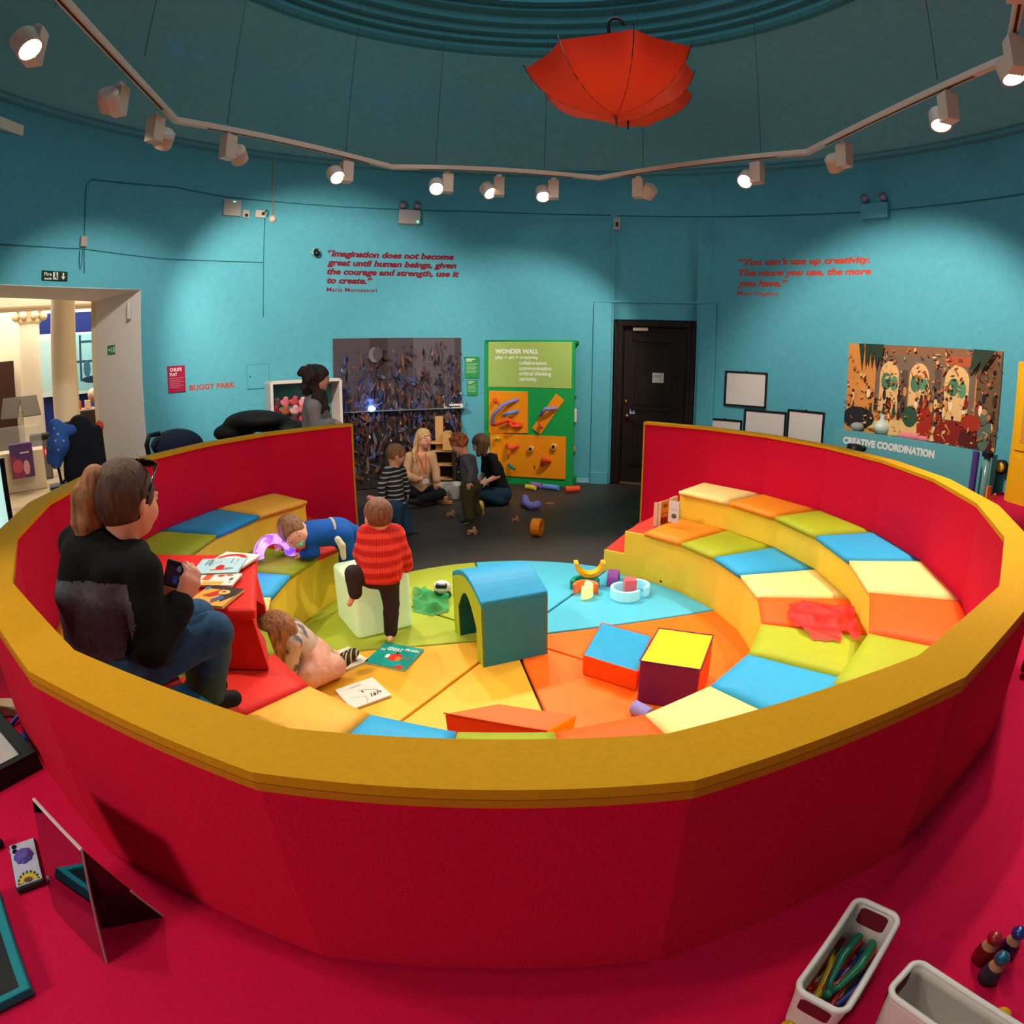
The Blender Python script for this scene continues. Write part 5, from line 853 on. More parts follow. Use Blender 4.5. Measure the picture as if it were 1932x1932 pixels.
t,m,w,h = book([ (-1.291, -1.063, 0.727),(-1.128, -1.083, 0.727),(-1.123, -0.884, 0.727),(-1.319, -0.889, 0.727) ],.008,'#d89a3a',[('#3a2a20',rect(.0,.85,1,1)),('#3a2a20',[(.8,.2),(1,.6),(1,1),(.7,1),(.6,.5)]),('#b8301c',[(.15,.45),(.5,.9),(.62,.6),(.4,.4)]),('#e0b060',ell(.62,.72,.15,.13)),('#8a3a1c',ell(.6,.74,.05,.05)),('#3f5a8a',[(.5,.3),(.68,.55),(.8,.4),(.6,.1)]),('#a82a1c',ell(.62,.22,.05,.07)),('#5a6a8a',ell(.08,.85,.07,.1)),('#3a3020',ell(.25,.15,.05,.03))],'orange and black patterned picture book on the red block')
ZB2 = .735
book([ (-1.357, -0.897, 0.733),(-1.173, -0.87, 0.733),(-1.222, -0.742, 0.733),(-1.422, -0.764, 0.733) ],.004,'#d9cfc4',[('#e0502c',rect(.12,.4,.32,.9)),('#c23a24',ell(.52,.8,.09,.1)),('#c23a24',ell(.72,.85,.1,.07)),('#e8a03c',rect(.2,.02,.72,.3)),('#5a5a50',ell(.85,.5,.05,.12)),('#4a4444',rect(.85,.2,.92,.24))],'white and orange picture book between the pale blue one and the orange one')
book([ (-1.41, -0.781, 0.74),(-1.217, -0.733, 0.74),(-1.287, -0.555, 0.74),(-1.539, -0.612, 0.74) ],.006,'#a9c6cc',[('#b8241c',[(.36,.18),(.52,.55),(.62,.5),(.66,.25),(.8,.2)]),('#7a8a90',ell(.75,.28,.12,.06)),('#e8c0a0',ell(.42,.3,.06,.07))]+squig(.45,.8,.05,10,.012,4)+[('#3a4448',rect(.18,.5,.2,.9)),('#3a4448',rect(.24,.55,.26,.92)),('#3a4448',rect(.28,.45,.3,.9)),('#3a4448',rect(.72,.6,.735,.95)),('#3a4448',rect(.84,.65,.85,.9))],'pale blue picture book with a red figure on the red block')
book([ (-1.419, -0.631, 0.734),(-1.223, -0.656, 0.734),(-1.254, -0.479, 0.734),(-1.472, -0.465, 0.734) ],.005,'#d9cfc4',[('#c0241c',[(.05,.35)]+[(.45+.4*math.cos(R(180-12*i)),.4+.5*math.sin(R(12*i))) for i in range(16)]+[(.85,.2),(.75,.3)]+[(.45+.3*math.cos(R(12*i)),.4+.32*math.sin(R(12*i))) for i in range(1,15)]),('#e0a03c',ell(.4,.72,.04,.04)),('#c07a5a',ell(.78,.2,.06,.03))],'white picture book with a big red arc at the back of the red block')
# books standing at the right end of the bench
for x0,y0,x1,y1,c,off,lab in ((1236,948,1244,986,'#d8b49a',.0,'thin beige book at the left of the little standing stack'),(1241,944,1247,984,'#e0c0a0',.0,'second thin beige book in the standing stack'),(1246,943,1264,988,'#eaa23a',.0,'orange-covered book facing out in the standing stack'),(1267,945,1276,978,'#d9c4b8',.05,'cream book behind the orange one in the standing stack'),(1262,912,1282,950,'#cfc6c4',.22,'tall white book leaning at the back by the yellow bench end')):
    pass
for q,c,lab,sh in (([ (1.056, 1.228, 0.39),(1.082, 1.213, 0.39) ],'#d8b49a','thin beige book at the left of the little standing stack',[]),([ (1.081, 1.227, 0.39),(1.107, 1.211, 0.39) ],'#e0c0a0','second thin beige book in the standing stack',[]),([ (1.109, 1.241, 0.39),(1.212, 1.326, 0.39) ],'#e8983a','orange-covered book facing out in the standing stack',[('#8a5a20',rect(.3,.72,.7,.86)),('#c03a20',rect(.2,.05,.8,.3)),('#3a2a20',rect(.05,.1,.25,.3)),('#8a5a20',rect(.2,.45,.8,.48))]),([ (1.224, 1.357, 0.39),(1.306, 1.448, 0.39) ],'#dccabc','cream book beside the orange one in the standing stack',[('#b03a30',rect(.5,.1,.8,.5))]),([ (1.133, 1.072, 0.6),(1.201, 1.022, 0.6) ],'#d0c8c6','tall white book leaning at the back by the yellow bench end',[('#5a5458',ell(.55,.3,.25,.12)),('#8a8488',rect(.2,.6,.8,.62))])):
    a,b = Vector(q[0]),Vector(q[1]); z = Vector((0,0,1)); H_ = .19 if 'tall' not in lab else .16; a[2] = b[2] = .378 if 'tall' not in lab else .46
    book([a,b,b+z*H_,a+z*H_],.012,c,sh,lab)
# small wooden vehicles and things on the black floor
def cart(p, label, c='#c99a72', s=1):
    p = Vector(p); t = thing('wooden_toy',p,label,'toy','little wooden toys on the black floor'); mb = MB(); mb.box(p+Vector((0,0,.03*s)),(.09*s,.03*s,.02*s)); mb.box(p+Vector((.02*s,0,.055*s)),(.03*s,.028*s,.035*s)); mb.build('toy_body',M(c,.6),t,bevel=.004)
    for dx in (-.03,.03): MB().tube([p+Vector((dx*s,-.025*s,.02*s)),p+Vector((dx*s,.025*s,.02*s))],.02*s,10).build('wheel_pair',M('#a8744c',.6),t)
cart((-0.723, 2.861, 0.0),'wooden toy on the floor left of the curly-haired toddler'); cart((-0.418, 2.929, 0.0),'wooden toy by the curly-haired toddler\'s far shoe'); cart((-0.442, 2.249, 0.0),'wooden toy nearest the blue tunnel on the black floor','#d0a07a'); cart((-0.04, 2.688, 0.0),'lone small wooden toy in the middle of the black floor','#b8906c',.8)
tag(MB().box((-0.821, 3.356, 0.03),(.1,.04,.04)).box((-0.837, 3.305, 0.08),(.04,.04,.06)).build('wooden_block',M('#c9864a',.6),bevel=.004),'L-shaped wooden blocks by the white tub','block')
c = Vector((0.133, 2.197, 0.08)); t = arc(c+Vector((0,.04,0)),.055,.03,.09,0,360,'#f08a10','orange arch ring standing on the black floor',tilt=Matrix.Rotation(R(70),4,'Z') @ up90,name='orange_ring',grp=None,cat='toy')
mb = MB(); mb.lathe([(0,.002),(.05,.002),(.05,.006),(0,.006)],(0.35, 3.41, 0.0),12); tag(mb.build('wooden_disc',M('#8a5a3c',.6)),'small wooden disc lying on the black floor','disc')
t = thing('yellow_reel',(-0.449, 3.118, 0.05),'yellow toy reel between the two people on the floor','toy'); p = Vector((-0.446, 3.08, 0.06)); MB().tube([p+Vector((-.03,-.02,0)),p+Vector((.03,.02,0))],.06,14).build('drum',M('#d8b030',.4),t); MB().tube([p+Vector((-.034,-.023,0)),p+Vector((.034,.023,0))],.03,10).build('hub',M('#5a4a1a'),t)
# white tub, wooden dolls house, shelf with toys, low speaker
def tub(q0, wx, wy, h, yaw, label, col='#d8cfc6', slots=True, taper=.9, rim=.006, name='storage_tub'):
    t = thing(name,q0,label,'tub'); n = 40; hx,hy = wx/2,wy/2; rc = min(hx,hy)*.45; m = Matrix.Translation(Vector(q0)) @ Matrix.Rotation(yaw,4,'Z'); RF = []
    def outl(s,ins=0):
        P = []
        for k in range(n):
            a = 2*math.pi*k/n+.001; cx,cy = math.copysign(hx-rc,math.cos(a)),math.copysign(hy-rc,math.sin(a)); 
            P.append(((cx+(rc-ins)*math.cos(a))*s if 1 else 0,(cy+(rc-ins)*math.sin(a))*s))
        return P
    def wallf(zs):
        pass
    th = .004; NZ = 10; vs = []; fs = []; lay = [(taper+(1-taper)*j/NZ,h*j/NZ) for j in range(NZ+1)]
    for (s,z) in lay: vs += [(x,y,z) for x,y in outl(s)]
    for j in range(NZ):
        for k in range(n):
            if slots and j in (7,) : 
                xm = (outl(1)[k][0]+outl(1)[(k+1)%n][0])/2; ym = (outl(1)[k][1]+outl(1)[(k+1)%n][1])/2
            fs.append((j*n+k,j*n+(k+1)%n,(j+1)*n+(k+1)%n,(j+1)*n+k))
    vs += [(0,0,0)]; fs += [(len(vs)-1,(k+1)%n,k) for k in range(n)]
    mb = MB(); mb.add([m @ Vector(v) for v in vs],fs); mb.build('tub_body',M(col,.35,var=.02),t,smooth=True,solid=.005)
    mb = MB(); mb.tube([m @ Vector((x,y,h)) for x,y in outl(1)],rim,6,closed=True); mb.build('rim',M(col,.35,var=.02),t,smooth=True)
    if slots:
        for s in (-1,1):
            mb = MB(); 
            for e in (1,-1): mb.add([m @ Vector((s*(hx*(taper+(1-taper)*zz/h)+e*.0045),yy,zz)) for yy,zz in [(hy*.36*math.copysign(1,math.cos(R(a)))*1+.012*math.cos(R(a)),h*.78+.012*math.copysign(1,math.sin(R(a)))+.008*math.sin(R(a))) for a in range(5,365,15)]],[tuple(range(24))])
            mb.build('hand_slot',M('#6a0f22',.8,var=0),t)
    return t
tub((-0.858, 3.68, 0.0),.30,.24,.17,.15,'white toy tub on the floor between the seated people',taper=.85,slots=False)
t = thing('dolls_house',(-0.982, 4.1, 0.0),'small wooden dolls house with tall plank behind the seated woman','dolls house'); B0 = Vector((-0.986, 4.13, 0.0)); v_ = Vector((.15,.99,0)); WD = M('#c8945a',.6,var=.1,scale=8); DW_ = M('#3a2418',.7)
def wbx(x,z,d,mt,nm,dy=0): mb = MB(); mb.box(B0+Vector((x,.05+dy,z)),d); return mb.build(nm,mt,t,bevel=.004)
for x in (-.14,.14): wbx(x,.3,(.018,.22,.6),DW_,'side_panel')
for z in (.14,.32,.5): wbx(0,z,(.29,.22,.016),WD,'shelf')
wbx(0,.3,(.28,.01,.6),DW_,'back_panel',.11); wbx(-.04,.72,(.10,.03,.42),WD,'plank'); mb = MB(); mb.loft([B0+Vector((.02,-.08,.52)),B0+Vector((.20,-.08,.52)),B0+Vector((.10,-.08,.74)),B0+Vector((.02,-.08,.74))],[B0+Vector((.02,.15,.52)),B0+Vector((.20,.15,.52)),B0+Vector((.10,.15,.74)),B0+Vector((.02,.15,.74))]); mb.build('gable',WD,t); wbx(.0,.60,(.34,.2,.02),WD,'roof_board')
wb = (126.33, 0.932, 0.839, 0.983); t = wthing('toy_shelf',wb,'white-framed shelf box full of pink soft toys on the back wall','shelf'); hw,hh = wb[2]/2,wb[3]/2; mb = MB()
for c,d in (((0,hh,.18),(wb[2],.035,.36)),((0,-hh,.18),(wb[2],.035,.36)),((-hw,0,.18),(.035,wb[3],.36)),((hw,0,.18),(.035,wb[3],.36)),((0,.0-.05,.18),(wb[2],.03,.36))): mb.box(c,d)
lp(mb.build('shelf_frame',M('#d6c8c0',.5,var=.02),t,bevel=.004)); mb = MB(); mb.box((0,0,.01),(wb[2],wb[3],.02)); lp(mb.build('back_panel',M('#4d8c8e',.8),t))
random.seed(3)
for i in range(16):
    c = t.matrix_world @ Vector((-hw+.07+.105*(i%6)+random.uniform(-.02,.02),.05+.09*(i//6)+random.uniform(-.01,.02),.2+random.uniform(-.06,.08))); col = random.choice(['#d8707c','#c24a52','#8a2430','#5a3a3a','#e0a0a0','#a85a3a'])
    tag(sdf_obj('soft_toy',[elp(c,(.055,.05,.05)),elp(c+Vector((.02,-.02,.05)),(.035,.035,.032)),cap(c,c+Vector((-.06,-.03,.02)),.018)],.012,M(col,.9,var=.1),None,.02),'pink and red soft toy heaped in the white-framed shelf','soft toy','soft toys in the white-framed shelf')
# ---- buggies parked behind the bowl ----
def pt3(p): return Vector(p)
c = Vector((-3.184, 1.681, 0.955)); t = thing('pushchair',(c[0],c[1],0),'navy hooded pushchair parked behind the left of the bowl','buggy')
sdf_obj('hood',[elp(c+Vector((.05,.0,-.02)),(.27,.23,.17)),elp(c+Vector((.1,.1,-.15)),(.26,.2,.16)),sub(elp(c+Vector((-.2,-.25,-.12)),(.2,.22,.16)))],.02,M('#141b30',.9,bump=.3,scale=30),t)
mb = MB(); mb.tube([(-3.175, 1.473, 1.09),(-3.22, 1.371, 1.086),(-3.232, 1.342, 1.008),(-3.226, 1.357, 0.904),(c[0]-.25,c[1]-.1,.5)],.022,8); mb.build('handle',M('#121317',.5),t,smooth=True)
mb = MB(); mb.tube([(c[0]-.25,c[1]-.1,.5),(c[0]+.3,c[1]+.1,.12)],.015); mb.tube([(c[0]+.25,c[1]+.0,.6),(c[0]-.3,c[1]-.1,.12)],.015); mb.box((c[0],c[1],.45),(.36,.4,.12)); mb.build('chassis',M('#22242a',.5),t)
for dx,dy in ((-.3,-.25),(-.3,.25),(.3,-.2),(.3,.2)): MB().tube([Vector((c[0]+dx,c[1]+dy,.1))+Vector((.1*math.cos(a),0,.1*math.sin(a)-.0)) for a in np.linspace(0,6.283,14,endpoint=False)],.02,6,closed=True).build('wheel',M('#1a1a1a',.6),t)
c = Vector((-2.667, 2.418, 1.051)); t = thing('covered_buggy',(c[0],c[1],0),'pushchair piled with a black coat behind the left of the bowl','buggy')
sdf_obj('black_coat',[elp(c+Vector((-.0,0,.03)),(.33,.22,.11)),elp(c+Vector((-.25,0,-.08)),(.22,.2,.1)),elp(c+Vector((.28,.15,-.08)),(.25,.2,.1)),cap(c+Vector((-.1,-.1,.05)),c+Vector((.3,.1,.02)),.05)],.02,M('#0d0d11',.7,bump=.8,scale=14),t,.06)
mb = MB(); mb.tube([c+Vector((-.25,0,-.1)),(c[0]+.25,c[1],.12)],.02); mb.tube([c+Vector((.25,0,-.1)),(c[0]-.25,c[1],.12)],.02); mb.box((c[0],c[1],.5),(.4,.4,.25)); mb.build('chassis',M('#202126',.5),t)
for dx,dy in ((-.28,-.22),(-.28,.22),(.28,-.22),(.28,.22)): MB().tube([Vector((c[0]+dx,c[1]+dy,.1))+Vector((.08*math.cos(a),0,.08*math.sin(a))) for a in np.linspace(0,6.283,14,endpoint=False)],.02,6,closed=True).build('wheel',M('#1a1a1a',.6),t)
# glowing aqua panel at the left edge
a,b = Vector((-2.966, -0.447, 1.31)),Vector((-2.97, -0.424, 0.91)); t = thing('glow_display',(a[0],a[1],ZP),'pale aqua glowing panel with black edge at the far left','light panel')
d = Vector((a[0]+.07,a[1]+2.98,0)).normalized(); x = Vector((.55,.83,0)); p = Vector((a[0],a[1],.95))-x*.62; m = frame(p,x,(-.25*.83,.25*.55,1) if 0 else (0,0,1)); mb = MB(); mb.box((0,0,.03),(1.1,.02,.74)); mb.v = [tuple(m @ Vector(v)) for v in mb.v]; mb.build('panel',M('#bfeee2',.4,var=0,em=.9),t); mb = MB(); mb.box((.565,0,-.03),(.03,.07,.6)); mb.box((0,.03,0),(1.1,.04,.7)); mb.v = [tuple(m @ Vector(v)) for v in mb.v]; mb.build('panel_edge',M('#101214',.5),t)
# ---- people ----
V3 = Vector
def NP(v): return np.array(v,float)
def hframe(f, u): f = V3(f).normalized(); u = V3(u); u = (u-f*u.dot(f)).normalized(); r = f.cross(u); return f,u,r
def rotm(f, u, r): return [[r[0],f[0],u[0]],[r[1],f[1],u[1]],[r[2],f[2],u[2]]]     # columns right, front, up
def head_prims(c, f, u, r, neck, baby=0):
    f,u,rt = hframe(f,u); c = V3(c); m = rotm(f,u,rt); P = []
    P.append(elp(c+u*.16*r-f*.10*r,((.67+.09*baby)*r,(.86+.07*baby)*r,.84*r),m,.02)); P.append(elp(c-u*.30*r+f*.22*r,((.55+.05*baby)*r,(.56+.04*baby)*r,.66*r),m,.3*r))
    P.append(elp(c-u*.68*r+f*.50*r,(.26*r,.24*r,.2*r),m,.25*r))
    for s in (-1,1): P.append(elp(c-u*.30*r+f*.52*r+rt*s*.32*r,((.24+.08*baby)*r,.22*r,(.24+.06*baby)*r),m,.2*r)); P.append(elp(c-u*.12*r-f*.08*r+rt*s*(.66+.08*baby)*r,(.06*r,(.12+.03*baby)*r,(.2+.03*baby)*r),m,.05*r))
    P.append(cap(c+u*.02*r+f*.78*r,c-u*.2*r+f*(.95-.08*baby)*r,.055*r,.095*r,.08*r)); P.append(elp(c+u*.12*r+f*.72*r,(.5*r,.16*r,.1*r),m,.12*r))
    P.append(cap(c-u*.5*r-f*.22*r,neck,.44*r,.46*r,.15*r)); return P
def face(t, c, f, u, r, lips='#a04a44', brow='#4a3020', eye='#2a1c14', shut=0):
    f,u,rt = hframe(f,u); c = V3(c); m = Matrix(rotm(f,u,rt))
    for s in (-1,1):
        e = c+u*.0*r+f*.76*r+rt*s*.30*r; mb = MB(); mb.ball(e,(.115*r,.06*r,.07*r*(1-.6*shut)),10,m); o = mb.build('eye',M('#e8e0d8',.3,var=0),t,smooth=True); mb = MB(); mb.ball(e+f*.045*r,(.055*r,.03*r,.058*r*(1-.6*shut)),8,m); mb.build('iris',M(eye,.2,var=0),o,smooth=True)
        MB().tube([c+u*.20*r+f*.80*r+rt*s*.14*r,c+u*.25*r+f*.77*r+rt*s*.30*r,c+u*.20*r+f*.66*r+rt*s*.46*r],[.02*r,.03*r,.018*r],6).build('eyebrow',M(brow,.8,var=0),t,smooth=True)
    mb = MB(); mb.ball(c-u*.47*r+f*.80*r,(.2*r,.07*r,.055*r),10,m); mb.build('mouth',M(lips,.5,var=0),t,smooth=True)
def hand_prims(wr, ha, n, sc, curl=.5, thumb=1):
    wr,ha,n = V3(wr),V3(ha),V3(n); d = (ha-wr).normalized(); n = (n-d*n.dot(d)).normalized(); l = d.cross(n); P = []
    for s in (-.6,0,.6): P.append(cap(wr+l*s*.016*sc,ha+l*s*.046*sc,.017*sc,.014*sc,.014*sc))
    for i,(s,L) in enumerate(((-1.1,.068),(-.36,.078),(.36,.074),(1.1,.058))):
        b = ha+l*s*.024*sc; q = (d*math.cos(curl*.7)+n*math.sin(curl*.7)+l*s*.08).normalized(); e = b+q*L*.52*sc; q2 = (d*math.cos(curl*1.7)+n*math.sin(curl*1.7)+l*s*.04).normalized(); P += [cap(b,e,.0098*sc,.009*sc,.004*sc),cap(e,e+q2*L*.48*sc,.009*sc,.0078*sc,.003*sc)]
    b = wr.lerp(ha,.35)+l*(-1)*thumb*.026*sc+n*.008*sc; q = (d*.75-l*thumb*.65+n*.45).normalized(); e = b+q*.042*sc; q2 = (d*.9-l*thumb*.1+n*.55).normalized(); P += [cap(wr.lerp(ha,.15)-l*thumb*.01*sc,b,.014*sc,.013*sc,.01*sc),cap(b,e,.0125*sc,.0105*sc,.005*sc),cap(e,e+q2*.032*sc,.0105*sc,.0085*sc,.004*sc)]
    return P
def torso_m(J): u = (V3(J['neck'])-V3(J['pel'])).normalized(); r = V3(J['shR'])-V3(J['shL']); r = (r-u*r.dot(u)).normalized(); f = u.cross(r); return f,u,r
def torso_prims(J, sc, e=0, lo=1, w=1):
    f,u,r = torso_m(J); m = rotm(f,u,r); pel,neck,ch = V3(J['pel']),V3(J['neck']),V3(J['chest']); k = .05*sc; mid = pel.lerp(ch,.5); P = []
    P.append(elp(ch,((.150*w)*sc+e,.105*sc+e,.165*sc+e),m,k)); P.append(elp(mid,(.132*w*sc+e,.098*sc+e,.14*sc+e),m,k))
    if lo: P.append(elp(pel,(.165*w*sc+e,.118*sc+e,.125*sc+e),m,k))
    for s in 'LR': P.append(cap(neck-u*.05*sc,J['sh'+s],.052*sc+e,.048*sc+e,k))
    return P
def arm_prims(J, s, sc, e=0, fr=1.0):
    a,b,c = V3(J['sh'+s]),V3(J['el'+s]),V3(J['wr'+s]); 
    if fr <= .5: q = a.lerp(b,fr*2); return [cap(a,q,.049*sc+e,.046*sc+e,.03*sc)]
    c = b.lerp(c,(fr-.5)*2); return [cap(a,b,.048*sc+e,.039*sc+e,.03*sc),cap(b,c,.039*sc+e,.028*sc+e*1.3,.015*sc)]
def leg_prims(J, s, sc, e=0, fr=1.0):
    a,b,c = V3(J['hip'+s]),V3(J['kn'+s]),V3(J['an'+s]); c2 = b.lerp(c,fr); mid = b.lerp(c,.32)+(b-a).normalized()*0
    return [cap(a,b,.085*sc+e,.056*sc+e,.03*sc),cap(b,mid,.054*sc+e,.052*sc+e,.015*sc),cap(mid,c2,.052*sc+e,(.052-.018*fr)*sc+e*1.4,.015*sc)]
def foot_prims(J, s, sc, e=0): a,b = V3(J['an'+s]),V3(J['to'+s]); d = (b-a); h = a+d*.0+V3((0,0,-.035*sc)) if abs(d[2]) < d.length*.8 else a; return [cap(h-d.normalized()*.03*sc,b,.034*sc+e,.026*sc+e,.02*sc),cap(a,h,.034*sc+e,.034*sc+e,.02*sc)]
def person(label, J, hd, sc, skin, clothes, hair, vox=.011, hn=None, curl=.5, lips='#a04a44', eyes=True, brow='#4a3020', baby=0, w=1, group=None, hands='LR', lw=.2):
    c,f,u,r = hd; zmin = min(V3(p)[2] for p in J.values()); t = thing('person',(J['pel'][0],J['pel'][1],zmin-.03*sc),label,'person',group); hn = hn or {}
    P = torso_prims(J,sc,0,1,w)+head_prims(c,f,u,r,V3(J['neck']),baby)
    for s in 'LR':
        P += arm_prims(J,s,sc)+leg_prims(J,s,sc)+foot_prims(J,s,sc)
        if s in hands: P += hand_prims(J['wr'+s],J['ha'+s],hn.get(s,(0,0,-1)),sc*(1 if not baby else 1.1),curl,1 if s == 'R' else -1)
    P.append(cap(J['hipL'],J['hipR'],.085*sc,.085*sc)); sdf_obj('body',P,vox,skin,t,.025*sc)
    for nm,mt,kind,o in clothes:
        e = o.get('e',.013); Q = []
        if kind == 'top':
            Q = torso_prims(J,sc,e,o.get('lo',1),w)
            for s in 'LR': Q += arm_prims(J,s,sc,e*.8,o.get('fr',.97))
            fr_,ur_,rr_ = torso_m(J); Q.append(cut(-NP(ur_),float(-(V3(J['pel'])-ur_*o.get('hem',.10)*sc).dot(ur_)))) if o.get('hem') is not None else None
            n0 = V3(J['neck'])+ur_*.02*sc; Q.append(sub(cap(n0+ur_*.0,n0+ur_*.12*sc,.055*sc,.075*sc)))
        elif kind == 'trousers':
            Q = [elp(J['pel'],((.165*w)*sc+e,.118*sc+e,.12*sc+e),rotm(*torso_m(J)),.04*sc),cap(J['hipL'],J['hipR'],.085*sc+e)]
            for s in 'LR': Q += leg_prims(J,s,sc,e*o.get('wide',1),o.get('fr',.95))
        elif kind in ('shoes','socks'):
            for s in o.get('s','LR'):
                q = foot_prims(J,s,sc,e)+([cap(J['an'+s],V3(J['an'+s]).lerp(V3(J['kn'+s]),.25),.036*sc+e)] if kind == 'socks' else [])
                sdf_obj(nm,q,vox*.9,mt,t,.02*sc)
                if o.get('sole'):
                    a,b = V3(J['an'+s]),V3(J['to'+s]); d = (b-a).normalized(); sdf_obj('sole',[cap(a-d*.03*sc+V3((0,0,-.062*sc-e)),b+V3((0,0,-.028*sc-e*.5)),.022*sc,.02*sc)],vox*.8,o['sole'],t,.01)
            continue
        Q += o.get('extra',[]); sdf_obj(nm,Q,vox,mt,t,o.get('k',.03)*sc/.6 if sc < .7 else .03)
    f,u,rt = hframe(f,u); c = V3(c); m = rotm(f,u,rt)
    if hair:
        mt,o = hair; g = o.get('g',1.09); H = [elp(c+u*.18*r-f*.12*r,((.69+.09*baby)*r*g,(.87+.07*baby)*r*g,.85*r*g),m,.02)]
        H += o.get('pre',[]); H.append(sub(elp(c-u*.36*r+f*.78*r,(o.get('fw',.66)*r,.62*r,o.get('fh',.80)*r),m))); H.append(sub(elp(c-u*.85*r+f*.1*r,(.9*r,.8*r,.5*r),m))) if o.get('nape',1) else None
        for s in (-1,1): H.append(sub(elp(c-u*.14*r-f*.02*r+rt*s*(.77+.08*baby)*r,(.22*r,.2*r,.26*r),m))) if o.get('ears',1) else None
        H += o.get('post',[]); sdf_obj('hair',H,vox*.8,mt,t,.12*r)
    if eyes: face(t,c,f,u,r,lips,brow)
    return t
def hairmat(name, c1, c2, sc=70, ax='Z'): 
    m = MX(name,c1,c2,axis=ax,scale=sc,kind='NOISE',rough=.75,soft=.2); nt = m.node_tree; n = [q for q in nt.nodes if q.type == 'TEX_NOISE'][0]; mp = nt.nodes.new('ShaderNodeMapping'); mp.inputs['Scale'].default_value = (1,1,.12); nt.links.new(nt.nodes['Texture Coordinate'].outputs['Object'],mp.inputs['Vector']); nt.links.new(mp.outputs['Vector'],n.inputs['Vector'])
    b = nt.nodes['Principled BSDF']; bp = nt.nodes.new('ShaderNodeBump'); bp.inputs['Strength'].default_value = .6; bp.inputs['Distance'].default_value = .01; nt.links.new(n.outputs['Fac'],bp.inputs['Height']); nt.links.new(bp.outputs['Normal'],b.inputs['Normal']); return m
SK = M('#d89a80',.55,var=.04,scale=20); SKB = M('#e2a68c',.55,var=.04,scale=20)
JEAN = M('#2a4c6a',.85,var=.22,bump=.4,scale=34)
# woman seated at the near left, back to the viewer, holding a phone
J = dict(pel=(-1.217, -1.686, 0.791),chest=(-1.185, -1.685, 1.023),neck=(-1.109, -1.632, 1.155),shR=(-1.006, -1.69, 1.1),shL=(-1.302, -1.598, 1.08),
 elR=(-0.967, -1.749, 0.902),wrR=(-0.928, -1.629, 0.989),haR=(-0.9, -1.589, 1.046),elL=(-1.269, -1.498, 0.819),wrL=(-1.096, -1.512, 0.944),haL=(-1.018, -1.535, 0.998),
 hipR=(-1.134, -1.731, 0.791),hipL=(-1.267, -1.609, 0.771),knR=(-0.904, -1.515, 0.849),knL=(-1.042, -1.389, 0.827),anR=(-1.048, -1.404, 0.533),anL=(-1.17, -1.292, 0.512),toR=(-0.995, -1.346, 0.49),toL=(-1.105, -1.25, 0.479))
BLK = M('#0c0d10',.95,var=.25,bump=.5,scale=60); GRY = MX('mat_grey_marl','#3a3d44','#5a5d66',kind='NOISE',scale=60,rough=.95,soft=.3)
hc = V3((-1.081, -1.606, 1.282)); hf,hu = V3((.10,1,-.12)),V3((.02,.06,1)); f_,u_,r_ = hframe(hf,hu); rr = .116; ft,ut,rt_ = torso_m(J)
nk,chst = V3(J['neck']),V3(J['chest'])
pt0 = hc+u_*.45*rr-f_*.82*rr; pt0 = V3((-1.102, -1.666, 1.358)); PQ = [V3(q) for q in ((-1.121, -1.684, 1.366),(-1.143, -1.705, 1.319),(-1.152, -1.713, 1.247),(-1.163, -1.723, 1.208),(-1.186, -1.745, 1.187))]; PONY = [cap(pt0,PQ[0],.022,.032,.02),cap(PQ[0],PQ[1],.032,.040,.02),cap(PQ[1],PQ[2],.040,.036,.02),cap(PQ[2],PQ[3],.036,.022,.02),cap(PQ[3],PQ[4],.016,.006,.02),cap(PQ[1],V3((-1.136, -1.684, 1.217)),.03,.016,.02)]
w1 = person('woman in black and grey hooded jacket sitting at the near left holding a phone',J,(hc,hf,hu,rr),.92,SK,[
 ('jacket',BLK,'top',dict(e=.022,hem=.16,fr=.97,extra=[cap(nk-ft*.07-ut*.01,nk-ft*.09-ut*.04+rt_*.09,.06,.05,.03),cap(nk-ft*.07-ut*.01,nk-ft*.09-ut*.03-rt_*.11,.06,.055,.03),cap(nk-ft*.10-ut*.05-rt_*.02,nk-ft*.14-ut*.15-rt_*.02,.08,.05,.03),cap(nk+rt_*.07,nk+ft*.07-ut*.02,.04,.03,.03),cap(nk-rt_*.07,nk+ft*.07-ut*.02,.04,.03,.03)])),
 ('jeans',JEAN,'trousers',dict(e=.012,fr=1.0)),('shoe',M('#0e0f12',.7),'shoes',dict(e=.008))],
 (hairmat('mat_hair_brown','#2c1608','#583012'),dict(g=1.06,fw=.72,fh=.78,nape=1)),vox=.0065,hn=dict(R=(-.5,.5,.3),L=(.5,.2,.8)),curl=.75)
rnd = random.Random(9)
for q in range(16):
    o_ = V3((rnd.uniform(-1,1),rnd.uniform(-1,1),0))*.026; e_ = o_*rnd.uniform(.3,1.3)+V3((0,0,rnd.uniform(-.03,.03))); PONY += [cap(PQ[0]+o_*.5,PQ[1]+o_,.013,.014,.006),cap(PQ[1]+o_,PQ[2]+o_*1.1,.014,.012,.006),cap(PQ[2]+o_*1.1,PQ[3]+e_,.012,.004,.006)]
sdf_obj('ponytail',PONY,.006,hairmat('mat_hair_tail','#5a3820','#a8703e',60),w1,.02)
mb = MB(); mb.tube([pt0+u_*.022,pt0+r_*.024,pt0-u_*.022,pt0-r_*.024],.01,8,closed=True); mb.build('hair_tie',M('#0a0a0c'),w1,smooth=True)
jk = [o for o in w1.children if o.name.startswith('jacket')][0]; jk.data.materials.append(GRY); gp0,gp1 = V3((-1.087, -1.67, 1.125)),V3((-1.107, -1.689, 0.989)); gs_,gv_ = V3((.72,.69,0)),V3((-.69,.72,0))
